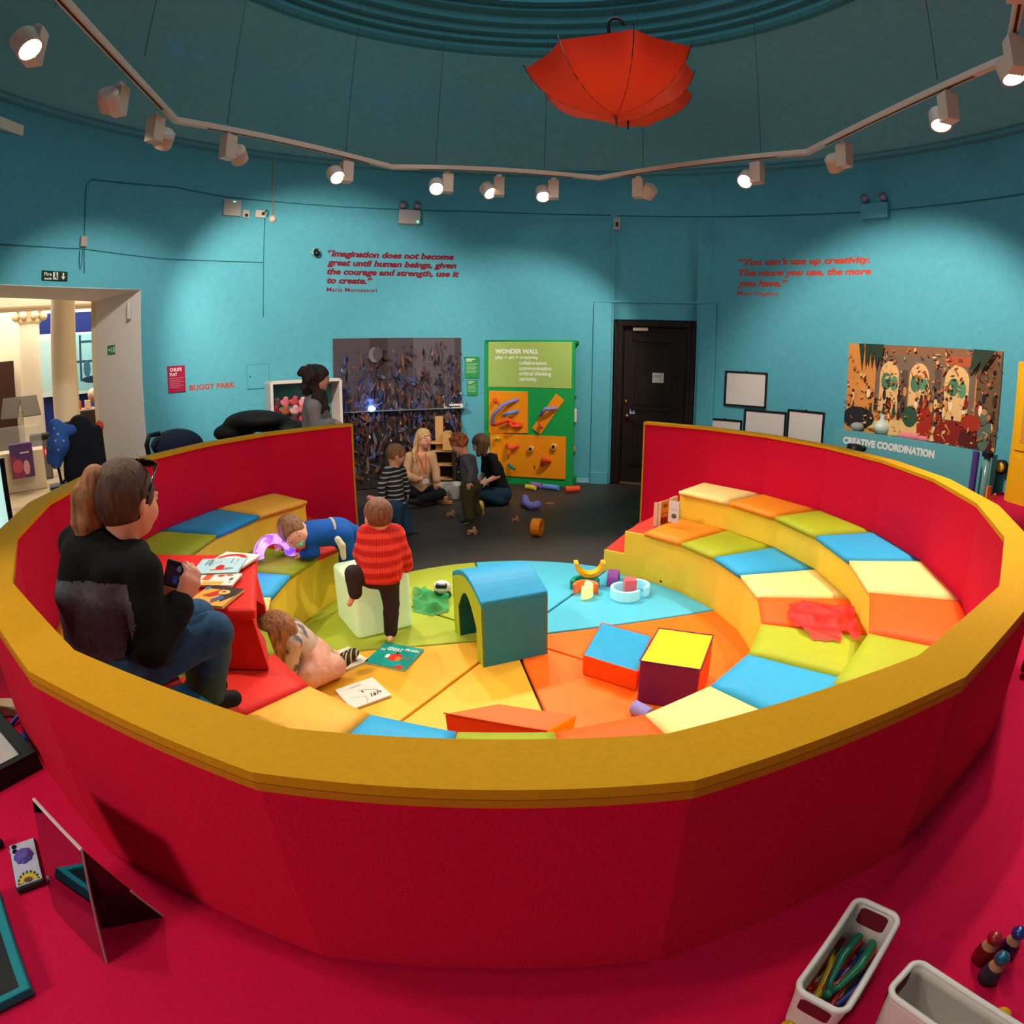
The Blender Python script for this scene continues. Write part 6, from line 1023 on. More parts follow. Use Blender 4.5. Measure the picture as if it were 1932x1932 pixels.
for p in jk.data.polygons:
    e = (p.center-gp0).dot(gs_); dz = max(0,gp1[2]-p.center[2])
    if e < -.42*dz and p.normal.dot(gv_) < .1 and p.center[2] < gp0[2]-.02-.35*max(0,.04+e if e > -.12 else -.08-e*.3 if e < -.14 else 0): p.material_index = 1
mb = MB(); g0 = hc+u_*.78*rr+f_*.38*rr   # sunglasses pushed up on the head
for s in (-1,1): mb.ball(g0+r_*s*.40*rr+u_*.12*rr+f_*.06*rr,(.34*rr,.06*rr,.22*rr),12,Matrix(rotm((f_*.55+u_*.83).normalized(),(u_*.55-f_*.83).normalized(),r_))); mb.tube([g0+r_*s*.72*rr+u_*.02*rr,hc+r_*s*.86*rr+u_*.42*rr+f_*.02*rr,hc+r_*s*.84*rr-u_*.02*rr-f_*.12*rr],.0045,6)
mb.tube([g0-r_*.12*rr+u_*.2*rr,g0+r_*.12*rr+u_*.2*rr],.005,6); mb.build('sunglasses',M('#0b0b0d',.2,var=0),w1,smooth=True)
MB().tube([nk+ft*.08-ut*.01+rt_*.05,nk+ft*.13-ut*.08+rt_*.05,nk+ft*.13-ut*.13+rt_*.05],.004,6).build('drawstring',M('#0a0a0c'),w1)
pc = V3((-0.938, -1.597, 1.065)); px_ = (V3((-0.91, -1.571, 1.068))-V3((-0.956, -1.614, 1.1))).normalized(); pn = V3((.2,-.75,.45)); pn = (pn-px_*pn.dot(px_)).normalized(); py = pn.cross(px_)
PM = Matrix(((px_[0],py[0],pn[0],pc[0]),(px_[1],py[1],pn[1],pc[1]),(px_[2],py[2],pn[2],pc[2]),(0,0,0,1))); t = thing('mobile_phone',pc,'dark mobile phone with a lit photo on screen held by the seated woman','phone')
mb = MB(); mb.box((0,0,-.005),(.078,.078,.01)); mb.v = [tuple(PM @ Vector(v)) for v in mb.v]; mb.build('case',M('#0c0c10',.4),t,bevel=.004,seg=3)
o = art('screen',PM @ Matrix.Translation((0,0,.0035)),.066,.066,'#3a1024',[('#1a0a14',rect(0,.8,1,1)),('#2a58c8',rect(.3,.1,.5,.42)),('#7a8aa8',ell(.5,.75,.12,.14)),('#c83a2c',rect(.55,.3,.7,.5)),('#d8a84a',ell(.72,.4,.15,.12)),('#1f4a9a',rect(.32,.3,.45,.45))],t,t=.001,rough=.2)
for mm in o.data.materials: b_ = mm.node_tree.nodes['Principled BSDF']
# standing woman with long curly hair at the end of the bowl
Bw = (-1.794, 2.045, 0.0)
J = dict(pel=(-1.87, 2.016, 0.883),chest=(-1.847, 2.025, 1.181),neck=(-1.851, 2.023, 1.334),shR=(-1.809, 1.879, 1.25),shL=(-1.839, 2.177, 1.244),elR=(-1.783, 1.867, 1.074),wrR=(-1.634, 1.933, 1.107),haR=(-1.577, 1.954, 1.095),elL=(-1.774, 2.18, 1.036),wrL=(-1.662, 2.072, 1.077),haL=(-1.613, 2.048, 1.07))
px0,py0,_ = Bw; n_ = V3((px0-.067,py0+2.978,0)).normalized()
for s,o in (('R',-.09),('L',.09)): J['hip'+s] = V3(J['pel'])+n_*o; J['kn'+s] = V3((px0-.03,py0-.03,.44))+n_*o; J['an'+s] = V3((px0-.04,py0-.03,.08))+n_*o; J['to'+s] = V3((px0+.09,py0+.09,.03))+n_*o
CUR = hairmat('mat_hair_curly','#160c08','#3a2014',40); hc = V3((-1.806, 2.04, 1.494)); rnd = random.Random(2); curls = []
sx = V3((n_[1],-n_[0],0))
for i in range(90):
    a = rnd.random(); p = hc+V3((0,0,.10-.40*a))-sx*(.05+.09*rnd.random()*(1.2-.5*a)-.02)+n_*rnd.uniform(-.14,.13)+sx*(.10*a if a > .5 else 0); curls.append(cap(p,p+V3((rnd.uniform(-.03,.03),rnd.uniform(-.03,.03),-.03)),.036,.03,.012))
person('woman with long dark curly hair and grey jumper at the red wall end',J,(hc,sx+V3((0,0,-.22)),(0,0,1),.112),.9,SK,[('jumper',M('#8f8a88',.95,var=.12,bump=.4,scale=50),'top',dict(e=.025,hem=.2,fr=.9)),('trousers',M('#1c1c22',.9),'trousers',dict(e=.012)),('shoe',M('#1c1a1a'),'shoes',dict(e=.01))],(CUR,dict(g=1.10,fw=.74,fh=.78,nape=0,ears=0,post=curls)),hn=dict(R=(.2,.2,-1),L=(0,0,-1)),curl=1.0,vox=.010)
# toddler in a striped top
B_ = (-1.071, 2.231, 0.0)
J = dict(pel=(-1.146, 2.179, 0.305),chest=(-1.161, 2.176, 0.509),neck=(-1.15, 2.179, 0.658),shR=(-1.197, 2.097, 0.635),shL=(-1.108, 2.28, 0.609),elR=(-1.251, 2.044, 0.508),wrR=(-1.246, 2.045, 0.409),haR=(-1.244, 2.046, 0.369),elL=(-1.08, 2.317, 0.478),wrL=(-1.065, 2.3, 0.39),haL=(-1.057, 2.301, 0.348),
 hipR=(-1.16, 2.125, 0.304),hipL=(-1.119, 2.237, 0.286),knR=(-1.137, 2.13, 0.175),knL=(-1.091, 2.243, 0.154),anR=(-1.149, 2.128, 0.052),anL=(-1.068, 2.227, 0.028),toR=(-1.079, 2.123, 0.013),toL=(-0.979, 2.237, -0.006))
STR = MX('mat_stripe_top','#1a1c28','#b8b0a8',axis='Z',scale=7.2,sharp=.78,soft=.04)
person('toddler in a dark top with white stripes and jeans standing beside the blonde woman',J,((-1.127, 2.184, 0.776),(.85,.35,-.35),(.1,0,1),.098),.62,SKB,[('striped_top',STR,'top',dict(e=.016,hem=.12)),('jeans',JEAN,'trousers',dict(e=.014,wide=1.3,fr=.95)),('shoe',M('#14202c',.6),'shoes',dict(e=.008,sole=M('#d8d0c8',.6)))],(hairmat('mat_hair_fair','#6a4426','#a87848'),dict(g=1.05,nape=0)),baby=1,vox=.009,w=.92)
# blonde woman seated on the floor
Bq = 'onz(796,948,0)'
J = dict(pel=(-1.146, 3.548, 0.127),chest=(-1.151, 3.517, 0.385),neck=(-1.135, 3.499, 0.575),shR=(-1.257, 3.446, 0.534),shL=(-1.03, 3.529, 0.533),elR=(-1.311, 3.374, 0.345),wrR=(-1.149, 3.262, 0.314),haR=(-1.083, 3.234, 0.326),elL=(-0.97, 3.479, 0.375),wrL=(-0.946, 3.382, 0.271),haL=(-0.956, 3.36, 0.22),
 hipR=(-1.215, 3.504, 0.117),hipL=(-1.068, 3.532, 0.112),knR=(-1.38, 3.301, 0.127),knL=(-0.898, 3.36, 0.128),anR=(-1.608, 3.278, 0.075),anL=(-1.122, 3.166, 0.101),toR=(-1.715, 3.258, 0.098),toL=(-1.221, 3.117, 0.1))
J['shR'],J['shL'] = J['shR'],J['shL']
BLN = hairmat('mat_hair_blonde','#8a5f38','#d8ac74'); hc = V3((-1.106, 3.494, 0.741))
lh = lambda x,y,o: V3(o)
w3 = person('blonde woman in beige cardigan with red lanyard sitting on the black floor',J,(hc,(.72,-.62,-.12),(.1,0,1),.112),.88,SK,[('cardigan',M('#b98c68',.95,var=.10,bump=.4,scale=60),'top',dict(e=.02,hem=.14)),('trousers',M('#141418',.9),'trousers',dict(e=.014)),('shoe',M('#e08a80',.6),'shoes',dict(e=.012,s='R',sole=M('#ece4dc',.6))),('shoe',M('#1a1a1e',.6),'shoes',dict(e=.01,s='L'))],(BLN,dict(g=1.08,nape=0,ears=0,fw=.70,fh=.82,post=[cap((-1.184, 3.48, 0.719),(-1.212, 3.434, 0.518),.036,.026,.02),cap((-1.085, 3.6, 0.807),(-1.073, 3.602, 0.558),.035,.025,.02),cap((-1.211, 3.414, 0.619),(-1.186, 3.357, 0.495),.024,.012,.02)])),hn=dict(R=(.3,-.3,.9),L=(0,0,-1)),vox=.010,lips='#b8484a')
MB().tube([(-1.163, 3.382, 0.588),(-1.109, 3.331, 0.452),(-1.058, 3.3, 0.355),(-1.057, 3.351, 0.472),(-1.072, 3.419, 0.582)],.007,6).build('lanyard',M('#d8281c',.6,var=0),w3,smooth=True); mb = MB(); mb.box((-1.044, 3.211, 0.307),(.075,.01,.05)); mb.build('name_badge',M('#e6ded8',.4),w3)
# curly ginger toddler
J = dict(pel=(-0.486, 2.648, 0.387),chest=(-0.509, 2.646, 0.56),neck=(-0.544, 2.642, 0.7),shR=(-0.478, 2.729, 0.642),shL=(-0.519, 2.554, 0.662),elR=(-0.448, 2.733, 0.511),wrR=(-0.468, 2.7, 0.419),haR=(-0.479, 2.689, 0.377),elL=(-0.466, 2.53, 0.551),wrL=(-0.487, 2.507, 0.46),haL=(-0.492, 2.497, 0.415),
 hipR=(-0.464, 2.701, 0.353),hipL=(-0.502, 2.596, 0.376),knR=(-0.474, 2.72, 0.193),knL=(-0.517, 2.605, 0.211),anR=(-0.434, 2.734, 0.088),anL=(-0.5, 2.617, 0.064),toR=(-0.473, 2.67, 0.072),toL=(-0.569, 2.589, 0.027))
hc = V3((-0.594, 2.637, 0.807)); rnd = random.Random(7); cu = []
f_,u_,r_ = hframe((-.75,-.35,-.55),(-.4,0,.9))
for i in range(70):
    d = V3((rnd.gauss(0,1),rnd.gauss(0,1),rnd.gauss(0,1))).normalized()
    if d.dot(f_) > .35 or d.dot(u_) < -.45: continue
    cu.append(elp(hc+u_*.02+d*.092,(.022,.022,.022),None,.012))
person('curly ginger-haired toddler in grey top and olive trousers looking down',J,(hc,f_,u_,.096),.62,SKB,[('top',M('#55565c',.9,var=.08),'top',dict(e=.015,hem=.12)),('trousers',M('#4a4326',.9,var=.15,bump=.4,scale=30),'trousers',dict(e=.018,wide=1.5,fr=.92)),('shoe',M('#20303c',.6),'shoes',dict(e=.009,sole=M('#e0d4c8',.6)))],(hairmat('mat_hair_ginger','#7a3418','#c8703a',60),dict(g=1.06,nape=0,ears=0,post=cu)),baby=1,vox=.009,w=.9)
# dark-haired woman seated with her side to the viewer
J = dict(pel=(-0.219, 3.49, 0.112),chest=(-0.295, 3.465, 0.379),neck=(-0.382, 3.43, 0.569),shR=(-0.388, 3.6, 0.515),shL=(-0.302, 3.295, 0.544),elR=(-0.41, 3.628, 0.315),wrR=(-0.461, 3.475, 0.271),haR=(-0.5, 3.422, 0.264),elL=(-0.248, 3.248, 0.362),wrL=(-0.352, 3.211, 0.31),haL=(-0.416, 3.207, 0.298),
 hipR=(-0.254, 3.568, 0.068),hipL=(-0.209, 3.401, 0.108),knR=(-0.623, 3.535, 0.164),knL=(-0.496, 3.222, 0.175),anR=(-0.339, 3.432, 0.05),anL=(-0.212, 3.32, 0.054),toR=(-0.247, 3.418, 0.029),toL=(-0.147, 3.344, 0.035))
hc = V3((-0.441, 3.426, 0.69)); BRN = hairmat('mat_hair_bob','#2a180e','#6a4428')
person('dark-haired woman in black T-shirt sitting on the floor beside the ginger toddler',J,(hc,(-.85,-.25,-.45),(-.3,0,1),.112),.9,SK,[('t_shirt',M('#0f0f12',.9,var=.1),'top',dict(e=.016,hem=.16,fr=.42)),('jeans',M('#123040',.9,var=.15),'trousers',dict(e=.016)),('shoe',M('#101014',.7),'shoes',dict(e=.008))],(BRN,dict(g=1.08,nape=0,ears=0,fw=.70,fh=.78,post=[cap((-0.427, 3.337, 0.721),(-0.457, 3.315, 0.588),.045,.028,.03),cap((-0.39, 3.389, 0.696),(-0.401, 3.368, 0.579),.045,.03,.03)])),hn=dict(L=(0,.5,-1),R=(0,-.5,-1)),vox=.010)
# toddler in a red jumper climbing the light cube
B3 = 'onz(736,1210,.03)'
J = dict(pel=(-0.761, 0.016, 0.476),chest=(-0.749, 0.03, 0.591),neck=(-0.748, 0.051, 0.718),shL=(-0.817, 0.032, 0.686),shR=(-0.673, 0.071, 0.676),elL=(-0.865, 0.04, 0.573),wrL=(-0.88, 0.15, 0.455),haL=(-0.877, 0.182, 0.43),elR=(-0.638, 0.101, 0.55),wrR=(-0.641, 0.152, 0.46),haR=(-0.653, 0.18, 0.419),
 hipL=(-0.804, 0.005, 0.447),hipR=(-0.718, 0.028, 0.427),knL=(-0.891, -0.071, 0.493),knR=(-0.712, 0.029, 0.269),anL=(-0.887, -0.08, 0.376),anR=(-0.731, 0.024, 0.086),toL=(-0.929, -0.081, 0.31),toR=(-0.725, -0.037, 0.068))
KN = MX('mat_red_knit','#c8140c','#f0402c',axis='Z',scale=5.2,rough=.95,sharp=.55,soft=.25); nt = KN.node_tree; b_ = nt.nodes['Principled BSDF']; wv = nt.nodes.new('ShaderNodeTexWave'); wv.bands_direction = 'X'; wv.inputs['Scale'].default_value = 22; bp = nt.nodes.new('ShaderNodeBump'); bp.inputs['Strength'].default_value = .8; bp.inputs['Distance'].default_value = .006; nt.links.new(nt.nodes['Texture Coordinate'].outputs['Object'],wv.inputs['Vector']); nt.links.new(wv.outputs['Fac'],bp.inputs['Height']); nt.links.new(bp.outputs['Normal'],b_.inputs['Normal'])
ft,ut,rt_ = torso_m(J)
person('toddler in a chunky red jumper and dark leggings climbing the light cube, seen from behind',J,((-0.755, 0.049, 0.792),(-.55,.8,-.15),(0,0,1),.098),.62,SKB,[('jumper',KN,'top',dict(e=.032,hem=.10,fr=.93,extra=[])),('leggings',M('#33272c',.9,var=.15,bump=.3,scale=40),'trousers',dict(e=.012,wide=1.1,fr=.95))],(hairmat('mat_hair_auburn','#4a2412','#8a5230'),dict(g=1.06,nape=0,fw=.74)),baby=1,vox=.0075,hn=dict(L=(.2,.9,-.3),R=(0,.9,-.3)))
# baby in blue lying on the bench
J = dict(pel=(-1.152, 0.47, 0.564),chest=(-1.261, 0.407, 0.571),neck=(-1.329, 0.348, 0.587),shR=(-1.35, 0.48, 0.582),shL=(-1.286, 0.322, 0.555),elR=(-1.474, 0.453, 0.501),wrR=(-1.492, 0.361, 0.505),haR=(-1.495, 0.317, 0.509),elL=(-1.268, 0.318, 0.469),wrL=(-1.333, 0.304, 0.462),haL=(-1.364, 0.303, 0.468),
 hipR=(-1.139, 0.529, 0.557),hipL=(-1.106, 0.424, 0.548),knR=(-1.043, 0.598, 0.494),knL=(-1.089, 0.452, 0.439),anR=(-0.986, 0.684, 0.476),anL=(-1.131, 0.511, 0.3),toR=(-0.946, 0.7, 0.456),toL=(-1.107, 0.487, 0.279))
hc = V3((-1.389, 0.304, 0.61)); BLU = M('#0f4a94',.9,var=.10,bump=.3,scale=40); hf,hu = V3((.45,-.80,-.30)),V3((-.55,-.1,.8)); f_,u_,r_ = hframe(hf,hu)
w5 = person('toddler in a royal blue outfit with a dummy lying on the lower bench',J,(hc,hf,hu,.108),.60,SKB,[('blue_top',BLU,'top',dict(e=.018)),('blue_trousers',BLU,'trousers',dict(e=.018,wide=1.2,fr=1))],(hairmat('mat_hair_mouse','#5a3820','#94683e'),dict(g=1.05,nape=0)),baby=1,vox=.008,hn=dict(R=(-.5,0,-.8)),brow='#8a6040')
MB().ball(hc-u_*.047+f_*.084,(.03,.012,.024),12,Matrix(rotm(f_,u_,r_))).ball(hc-u_*.047+f_*.097,(.012,.01,.012),8).build('dummy',M('#86d0b0',.4),w5,smooth=True)
ft,ut,rt_ = torso_m(J); pl = V3(J['pel']).lerp(V3(J['chest']),.28); sdf_obj('waist_band',[elp(pl,(.118,.092,.03),rotm(ft,ut,rt_),.01)],.007,M('#a8957a',.8),w5,.01)
sdf_obj('cream_cloth',[cap((-1.103, 0.328, 0.557),(-1.075, 0.318, 0.52),.022,.022),cap((-1.075, 0.318, 0.52),(-1.072, 0.319, 0.443),.022,.018)],.007,M('#c8c0a0',.9,var=.06),w5,.01)
sdf_obj('cuff',[cap(V3(J['wrL']).lerp(V3(J['elL']),.25),V3(J['wrL']).lerp(V3(J['elL']),.6),.032,.036)],.007,M('#a0a8a8',.9),w5)
# girl crawling into the red block
J = dict(pel=(-1.051, -0.416, 0.133),chest=(-1.1, -0.449, 0.242),neck=(-1.124, -0.526, 0.325),shR=(-1.148, -0.405, 0.308),shL=(-1.079, -0.582, 0.31),elR=(-1.245, -0.384, 0.181),wrR=(-1.277, -0.42, 0.102),haR=(-1.284, -0.445, 0.076),elL=(-1.088, -0.62, 0.223),wrL=(-1.102, -0.637, 0.153),haL=(-1.104, -0.649, 0.133),
 hipR=(-1.06, -0.332, 0.102),hipL=(-1.015, -0.487, 0.135),knR=(-1.115, -0.39, 0.059),knL=(-1.028, -0.57, 0.126),anR=(-1.0, -0.272, 0.053),anL=(-0.93, -0.416, 0.106),toR=(-0.885, -0.264, 0.101),toL=(-0.842, -0.354, 0.153))
hc = V3((-1.182, -0.553, 0.316)); MAR = MX('mat_marble_top','#c4a894','#5a5862',kind='NOISE',scale=16,sharp=.58,soft=.06,rough=.9); GB = hairmat('mat_hair_girl','#5a3418','#b07038')
w6 = person('long-haired girl in pink dungarees crawling head first by the red block',J,(hc,(-.6,-.1,-.75),(-.65,.1,.7),.115),.68,SKB,[('patterned_top',MAR,'top',dict(e=.014,fr=.95)),('dungarees',M('#d8a088',.9,var=.10,bump=.3,scale=40),'trousers',dict(e=.022,wide=1.4,fr=.9,extra=[elp(V3(J['pel']).lerp(V3(J['chest']),.45),(.112,.09,.14),rotm(*torso_m(J)),.04)])),('striped_sock',MX('mat_sock','#16181c','#b8a878',axis='X',scale=12,sharp=.8,soft=.05),'socks',dict(e=.01))],(GB,dict(g=1.22,nape=0,ears=0,fw=.5,fh=.6,post=[cap(hc+V3((.0,-.05,.05)),hc+V3((-.01,-.09,-.10)),.06,.05,.03),cap(hc+V3((.03,-.07,-.02)),hc+V3((.02,-.07,-.15)),.05,.03,.03),cap(hc+V3((-.05,-.03,.0)),hc+V3((-.05,-.05,-.14)),.055,.035,.03),cap(hc+V3((-.03,.02,.08)),hc+V3((.07,.0,.06)),.04,.03,.03)])),baby=1,vox=.008,eyes=False)
# ---- things on the pink platform in front ----
# folding two-panel mirror
MIR = M('#b4b4b8',.03,1,var=0)
hx,hm_ = V3((-0.724, -2.51, 0.637)),V3((-0.709, -2.431, 0.875)); l0,l1 = V3((-0.913, -2.431, 0.637)),V3((-0.9, -2.35, 0.875))
t = thing('folding_mirror',hx,'folding two-panel play mirror standing on the pink floor at the near left','mirror')
def mpanel(a, b, b1, a1):
    d = (b-a); n = d.cross(a1-a).normalized()*.003; mb = MB(); Q = [a,b,b1,a1]; mb.loft([p-n for p in Q],[p+n for p in Q]); mb.build('mirror_panel',MIR,t); mb = MB(); mb.tube([Q[2],Q[3]],.004,6); mb.build('top_edge',M('#c9b8b8',.4,var=0),t); mb = MB(); mb.tube([Q[0],Q[3]],.0025,6); mb.tube([Q[0],Q[1]],.0025,6); mb.build('edge',M('#a89496',.4,var=0),t)
mpanel(hx,l0,l1,hm_)
wb0,wb1 = V3((-0.78, -2.439, 0.637)),V3((-0.665, -2.368, 0.637)); mb = MB(); n_ = (wb1-wb0).cross(hm_-wb0).normalized()*.003; mb.loft([p-n_ for p in (wb0,wb1,hm_)],[p+n_ for p in (wb0,wb1,hm_)]); mb.build('support_wing',M('#2a0c14',.15,var=0),t); MB().tube([wb1,wb1.lerp(hm_,.42)],.003,6).build('wing_edge',M('#c9b8b8',.4,var=0),t)
# phone in a floral case with a purple grip
def fpx(name, q, th, base, label, cat): pass
c0 = [ (-1.02, -2.44, 0.655),(-0.973, -2.388, 0.655),(-1.072, -2.281, 0.655),(-1.131, -2.324, 0.655) ]
bl,br,tr,tl = [V3(p) for p in c0]; x = (br-bl).normalized(); c = (bl+br+tr+tl)/4; n = V3((0,0,1)); y = n.cross(x); wd,ht = ((br-bl).length+(tr-tl).length)/2,((tl-bl).length+(tr-br).length)/2
PM = Matrix(((x[0],y[0],0,c[0]),(x[1],y[1],0,c[1]),(0,0,1,c[2]),(0,0,0,1))); t = thing('mobile_phone',(c[0],c[1],.637),'phone lying face down in a sunflower case with a purple grip beside the mirror','phone')
mb = MB(); mb.box((0,0,-.009),(wd,ht,.018)); mb.v = [tuple(PM @ Vector(v)) for v in mb.v]; mb.build('case',M('#15161a',.4),t,bevel=.006,seg=3)
s = []
for i in range(9): a = R(180*i/8); s.append(('#c9b030',ell(.5+.30*math.cos(a),.02+.17*math.sin(a),.09,.06))); s.append(('#3a4a28',ell(.5+.38*math.cos(a),.02+.22*math.sin(a),.05,.035)))
s = [(c_,[(min(.97,max(.03,u)),min(.98,max(.02,v))) for u,v in P]) for c_,P in s]; s.append(('#5a4020',ell(.5,.06,.16,.05)))
art('printed_back',PM @ Matrix.Translation((0,0,.0015)),wd*.9,ht*.94,'#aeb4c4',s,t,t=.001)
mb = MB(); mb.lathe([(0,.014),(.012,.013),(.020,.010),(.022,.0),(.02,0)],PM @ Vector((.0,ht*.12,0)),20)
for i in range(8): a = math.pi/4*i; mb.lathe([(0,.008),(.009,.007),(.010,0)],PM @ Vector((.016*math.cos(a),ht*.12+.016*math.sin(a),0)),10)
mb.build('grip',M('#5a4a9a',.5),t,smooth=True); mb = MB(); [mb.lathe([(0,.004),(.0065,.004),(.0075,0)],PM @ Vector((-wd*.28,ht*q,.0)),14) for q in (.40,.29)]; mb.build('lens',M('#0c0c10',.1),t)
mb = MB(); mb.box(PM @ Vector((-wd*.22,ht*.345,.0005)),(.026,.03,.002)); mb.build('lens_plate',M('#c8c8d0',.3),t,bevel=.001)
# blackboards with teal frames
def board_flat(c0, label, th=.02):
    bl,br,tr,tl = [V3(p) for p in c0]; t = thing('black_board',bl,label,'board'); ce = (bl+br+tr+tl)/4; q = [bl,br,tr,tl]; inn = [p+(ce-p)*.10 for p in q]
    mb = MB(); up = V3((0,0,.022)); 
    for i in range(4): j = (i+1)%4; mb.loft([q[i],q[j],inn[j],inn[i]],[q[i]+up,q[j]+up,inn[j]+up,inn[i]+up])
    mb.build('frame',M('#14808a',.5),t,bevel=.003); mb = MB(); mb.loft([p+V3((0,0,.004)) for p in inn],[p+V3((0,0,.014)) for p in inn]); mb.build('board_face',M('#0b0e14',.4),t); return t
B = V3((-0.824, -2.63, 0.64)); dx = (V3((-0.876, -2.702, 0.64))-B).normalized(); dy = (V3((-1.063, -2.449, 0.64))-B); L = dy.length; dy = dy.normalized(); board_flat([B+dx*.42,B,B+dy*L,B+dy*L+dx*.42],'black board with teal frame lying at the bottom left corner')
# tray with white shapes at the left edge
A_ = V3((-1.265, -2.037, 0.66)); Bt = V3((-1.582, -1.902, 0.66)); Ct = V3((-1.321, -2.162, 0.66)); ex = (Ct-A_).normalized(); ey = (Bt-A_).normalized()
t = thing('light_tray',A_,'black-framed white tray with pale shapes at the left edge','tray'); q = [A_+ex*.62,A_,A_+ey*.40,A_+ey*.40+ex*.62]; ce = sum(q,V3())/4; inn = [p+(ce-p)*.12 for p in q]; mb = MB(); up = V3((0,0,.035)); dn = V3((0,0,-.022))
for i in range(4): j = (i+1)%4; mb.loft([q[i]+dn,q[j]+dn,inn[j]+dn,inn[i]+dn],[q[i]+up,q[j]+up,inn[j]+up,inn[i]+up])
mb.build('frame',M('#0e1214',.5),t,bevel=.003); mb = MB(); mb.loft([p+V3((0,0,-.0)) for p in inn],[p+V3((0,0,.012)) for p in inn]); mb.build('white_base',M('#c9c4c0',.5),t)
for f,g,col,lab in ((.16,.35,'#b9a86a','tan paper leaf on the white tray'),(.30,.3,'#7a9a70','pale green paper leaf on the white tray')):
    p = inn[1].lerp(inn[0],f).lerp(inn[2].lerp(inn[3],f),g)+V3((0,0,.014)); mb = MB(); mb.add([p+V3((.05*math.cos(a)*(1+.3*math.cos(2*a)),.04*math.sin(a),.002+.004*math.cos(3*a))) for a in np.linspace(0,6.283,16,endpoint=False)],[tuple(range(16))]); tag(mb.build('paper_leaf',M(col,.8),solid=.002),lab,'paper leaf')
p0 = V3((-1.596, -1.884, 0.66)); mb = MB(); mb.box((0,0,0),(.20,.05,.04),Matrix.Rotation(.35,3,'Z')); mb.v = [tuple(V3(v)+V3((-1.628, -1.858, 0.66))) for v in mb.v]; tag(mb.build('wooden_bar',M('#c8b48c',.6),bevel=.004),'pale wooden bar by the bowl wall at the left edge','block')
for a,b,lab in (((-1.529, -1.91, 0.645),(-1.518, -1.873, 0.66),'blue plastic peg nearest the wooden bar'),((-1.445, -1.933, 0.645),(-1.409, -1.958, 0.645),'middle blue plastic peg by the bowl wall'),((-1.397, -1.966, 0.645),(-1.358, -1.992, 0.645),'lowest blue plastic peg by the tray corner')): tag(MB().tube([a,b],.008,8).build('blue_peg',M('#1c3a9a',.4)),lab,'peg','blue pegs by the bowl wall')
mb = MB(); mb.ball((-1.167, -2.334, 0.65),.014,10); tag(mb.build('dark_bead',M('#141418')),'dark bead at the very left edge above the phone','bead')
# white tubs, tweezers, peg dolls, pompom
ta,tb_ = V3((0.629, -2.437, 0.78)),V3((0.464, -2.624, 0.78))
q = [V3(p) for p in ((0.448, -2.57, 0.775),(0.502, -2.631, 0.775),(0.677, -2.496, 0.775),(0.626, -2.419, 0.775))]; ce = sum(q,V3())/4; ax = ((q[3]-q[0])+(q[2]-q[1]))/2; wdt = ((q[1]-q[0]).length+(q[2]-q[3]).length)/2
tub((ce[0],ce[1],.638),ax.length,wdt,.137,math.atan2(ax[1],ax[0]),'white plastic tub full of coloured tweezers in the near right corner',taper=.86)
TUBC,TUBA = ce,ax.normalized(); TUBB = V3((-TUBA[1],TUBA[0],0))
q2 = [V3(p) for p in ((0.576, -2.625, 0.775),(0.66, -2.584, 0.775),(0.745, -2.752, 0.775))]; ax2 = (q2[2]-q2[1]); a2 = ax2.normalized(); b2 = V3((a2[1],-a2[0],0)); w2 = wdt*1.0; ce2 = q2[1]+a2*ax.length*.49+b2*w2*.47
tub((ce2[0],ce2[1],.638),ax.length,w2,.137,math.atan2(a2[1],a2[0]),'empty white plastic tub at the bottom right edge',taper=.86)
def tweezer(p, d, col, label, s=1, up=.0, sp=.012):
    p,d = V3(p),V3(d).normalized(); l = V3((-d[1],d[0],0)).normalized(); t = thing('tweezers',p,label,'tweezers','plastic tweezers in the white tub')
    for e in (-1,1):
        P = [p,p+d*.02*s+l*e*sp*.8,p+d*.06*s+l*e*sp*1.5,p+d*.10*s+l*e*sp*1.3,p+d*.13*s+l*e*sp*.5]; P = [v+V3((0,0,up*(i/4))) for i,v in enumerate(P)]; MB().tube(P,[.0055,.006,.0085,.0075,.003],8).build('arm',M(col,.25,var=.03),t,smooth=True)
    MB().ball(p,.009,10).build('joint',M(col,.25,var=.03),t,smooth=True)
TB = lambda u,v,z: TUBC+TUBA*u+TUBB*v+V3((0,0,z-.775))
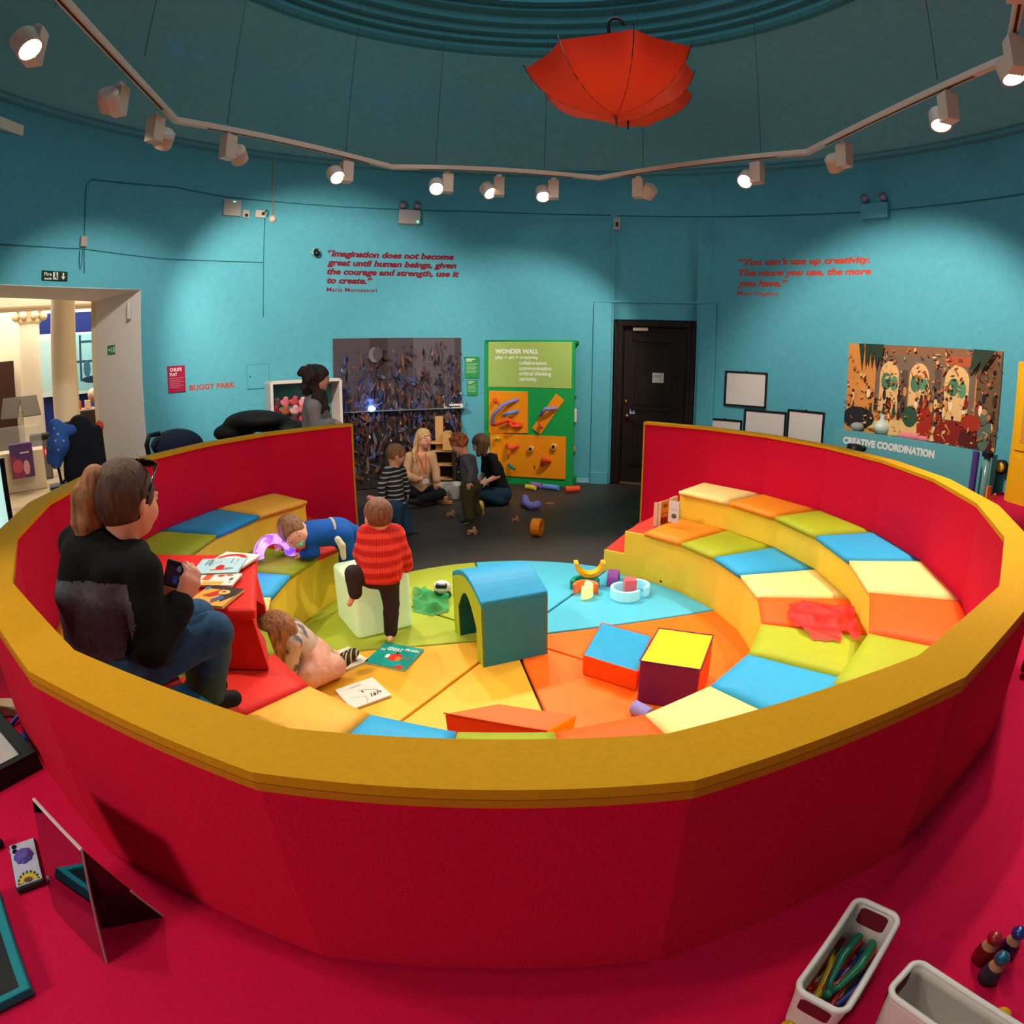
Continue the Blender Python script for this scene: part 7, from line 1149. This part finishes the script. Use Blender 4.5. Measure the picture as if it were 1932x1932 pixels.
for (u,v,z),da,col,lab in (((-.105,.022,.66),.12,'#c9a418','yellow tweezers at the near end of the tub'),((-.035,.0,.685),-.05,'#0f7a5a','green tweezers on top of the heap'),((-.02,.008,.672),-.18,'#d8482a','orange tweezers between the green arms'),((-.075,-.026,.66),-.05,'#a81420','red tweezers along the right side of the tub'),((-.05,-.012,.655),-.12,'#24307a','blue tweezers under the green ones'),((-.03,.032,.662),-.1,'#9a1a1c','dark red tweezers along the left side of the tub'),((-.09,.0,.652),.02,'#d89a20','amber tweezers at the bottom of the heap')):
    d = TUBA*math.cos(da)+TUBB*math.sin(da); tweezer(TB(u,v,z),d,col,lab,1.3,.016)
def doll(p, body, headc, label, s=1):
    p = V3(p); t = thing('peg_doll',p,label,'peg doll','peg dolls on the pink platform'); MB().lathe([(0,0),(.018*s,0),(.0185*s,.012*s),(.017*s,.026*s),(.0135*s,.036*s)],p,20).build('painted_body',M(body,.3),t,smooth=True); MB().lathe([(.0137*s,.036*s),(.011*s,.044*s),(.0085*s,.05*s),(.0,.051*s)],p,20).build('bare_shoulders',M('#c8946a',.5),t,smooth=True); MB().ball(p+V3((0,0,.058*s)),.0135*s,14).build('painted_head',M(headc,.2,coat=.4),t,smooth=True)
doll((0.933, -2.582, 0.638),'#141a3c','#1c2c6a','navy peg doll, farthest back of the three',1.15); doll((0.879, -2.57, 0.638),'#7a1418','#a01c20','dark red peg doll of the three',1.15); doll((0.864, -2.615, 0.638),'#0e3440','#0f5a72','teal peg doll nearest the viewer',1.15)
mb = MB(); mb.ball((0.832, -2.702, 0.655),.016,14); tag(mb.build('pompom',M('#d89a18',.9,var=.15,bump=.8,scale=200),smooth=True),'yellow pompom ball below the peg dolls','pompom')
mb = MB(); mb.ball((0.478, -2.58, 0.645),(.03,.02,.012),14); tag(mb.build('yellow_disc',M('#d8b818',.5),smooth=True),'yellow rounded toy cut off by the bottom edge','toy')
# dark red foot stool at the right edge
a = V3((1.686, -1.745, 0.64)); a = a+V3((.12,-.02,0)); t = thing('footstool',(a[0]+.14,a[1]+.02,.636),'dark red low stool beyond the right side of the bowl','stool'); mb = MB(); mb.box((a[0]+.14,a[1]+.05,.68),(.24,.2,.05),Matrix.Rotation(.5,3,'Z')); mb.build('seat',M('#5a0f1c',.8),t,bevel=.01); mb = MB(); mb.box((a[0]+.14,a[1]+.05,.646),(.2,.16,.02),Matrix.Rotation(.5,3,'Z')); mb.build('base',M('#3a0a14'),t)
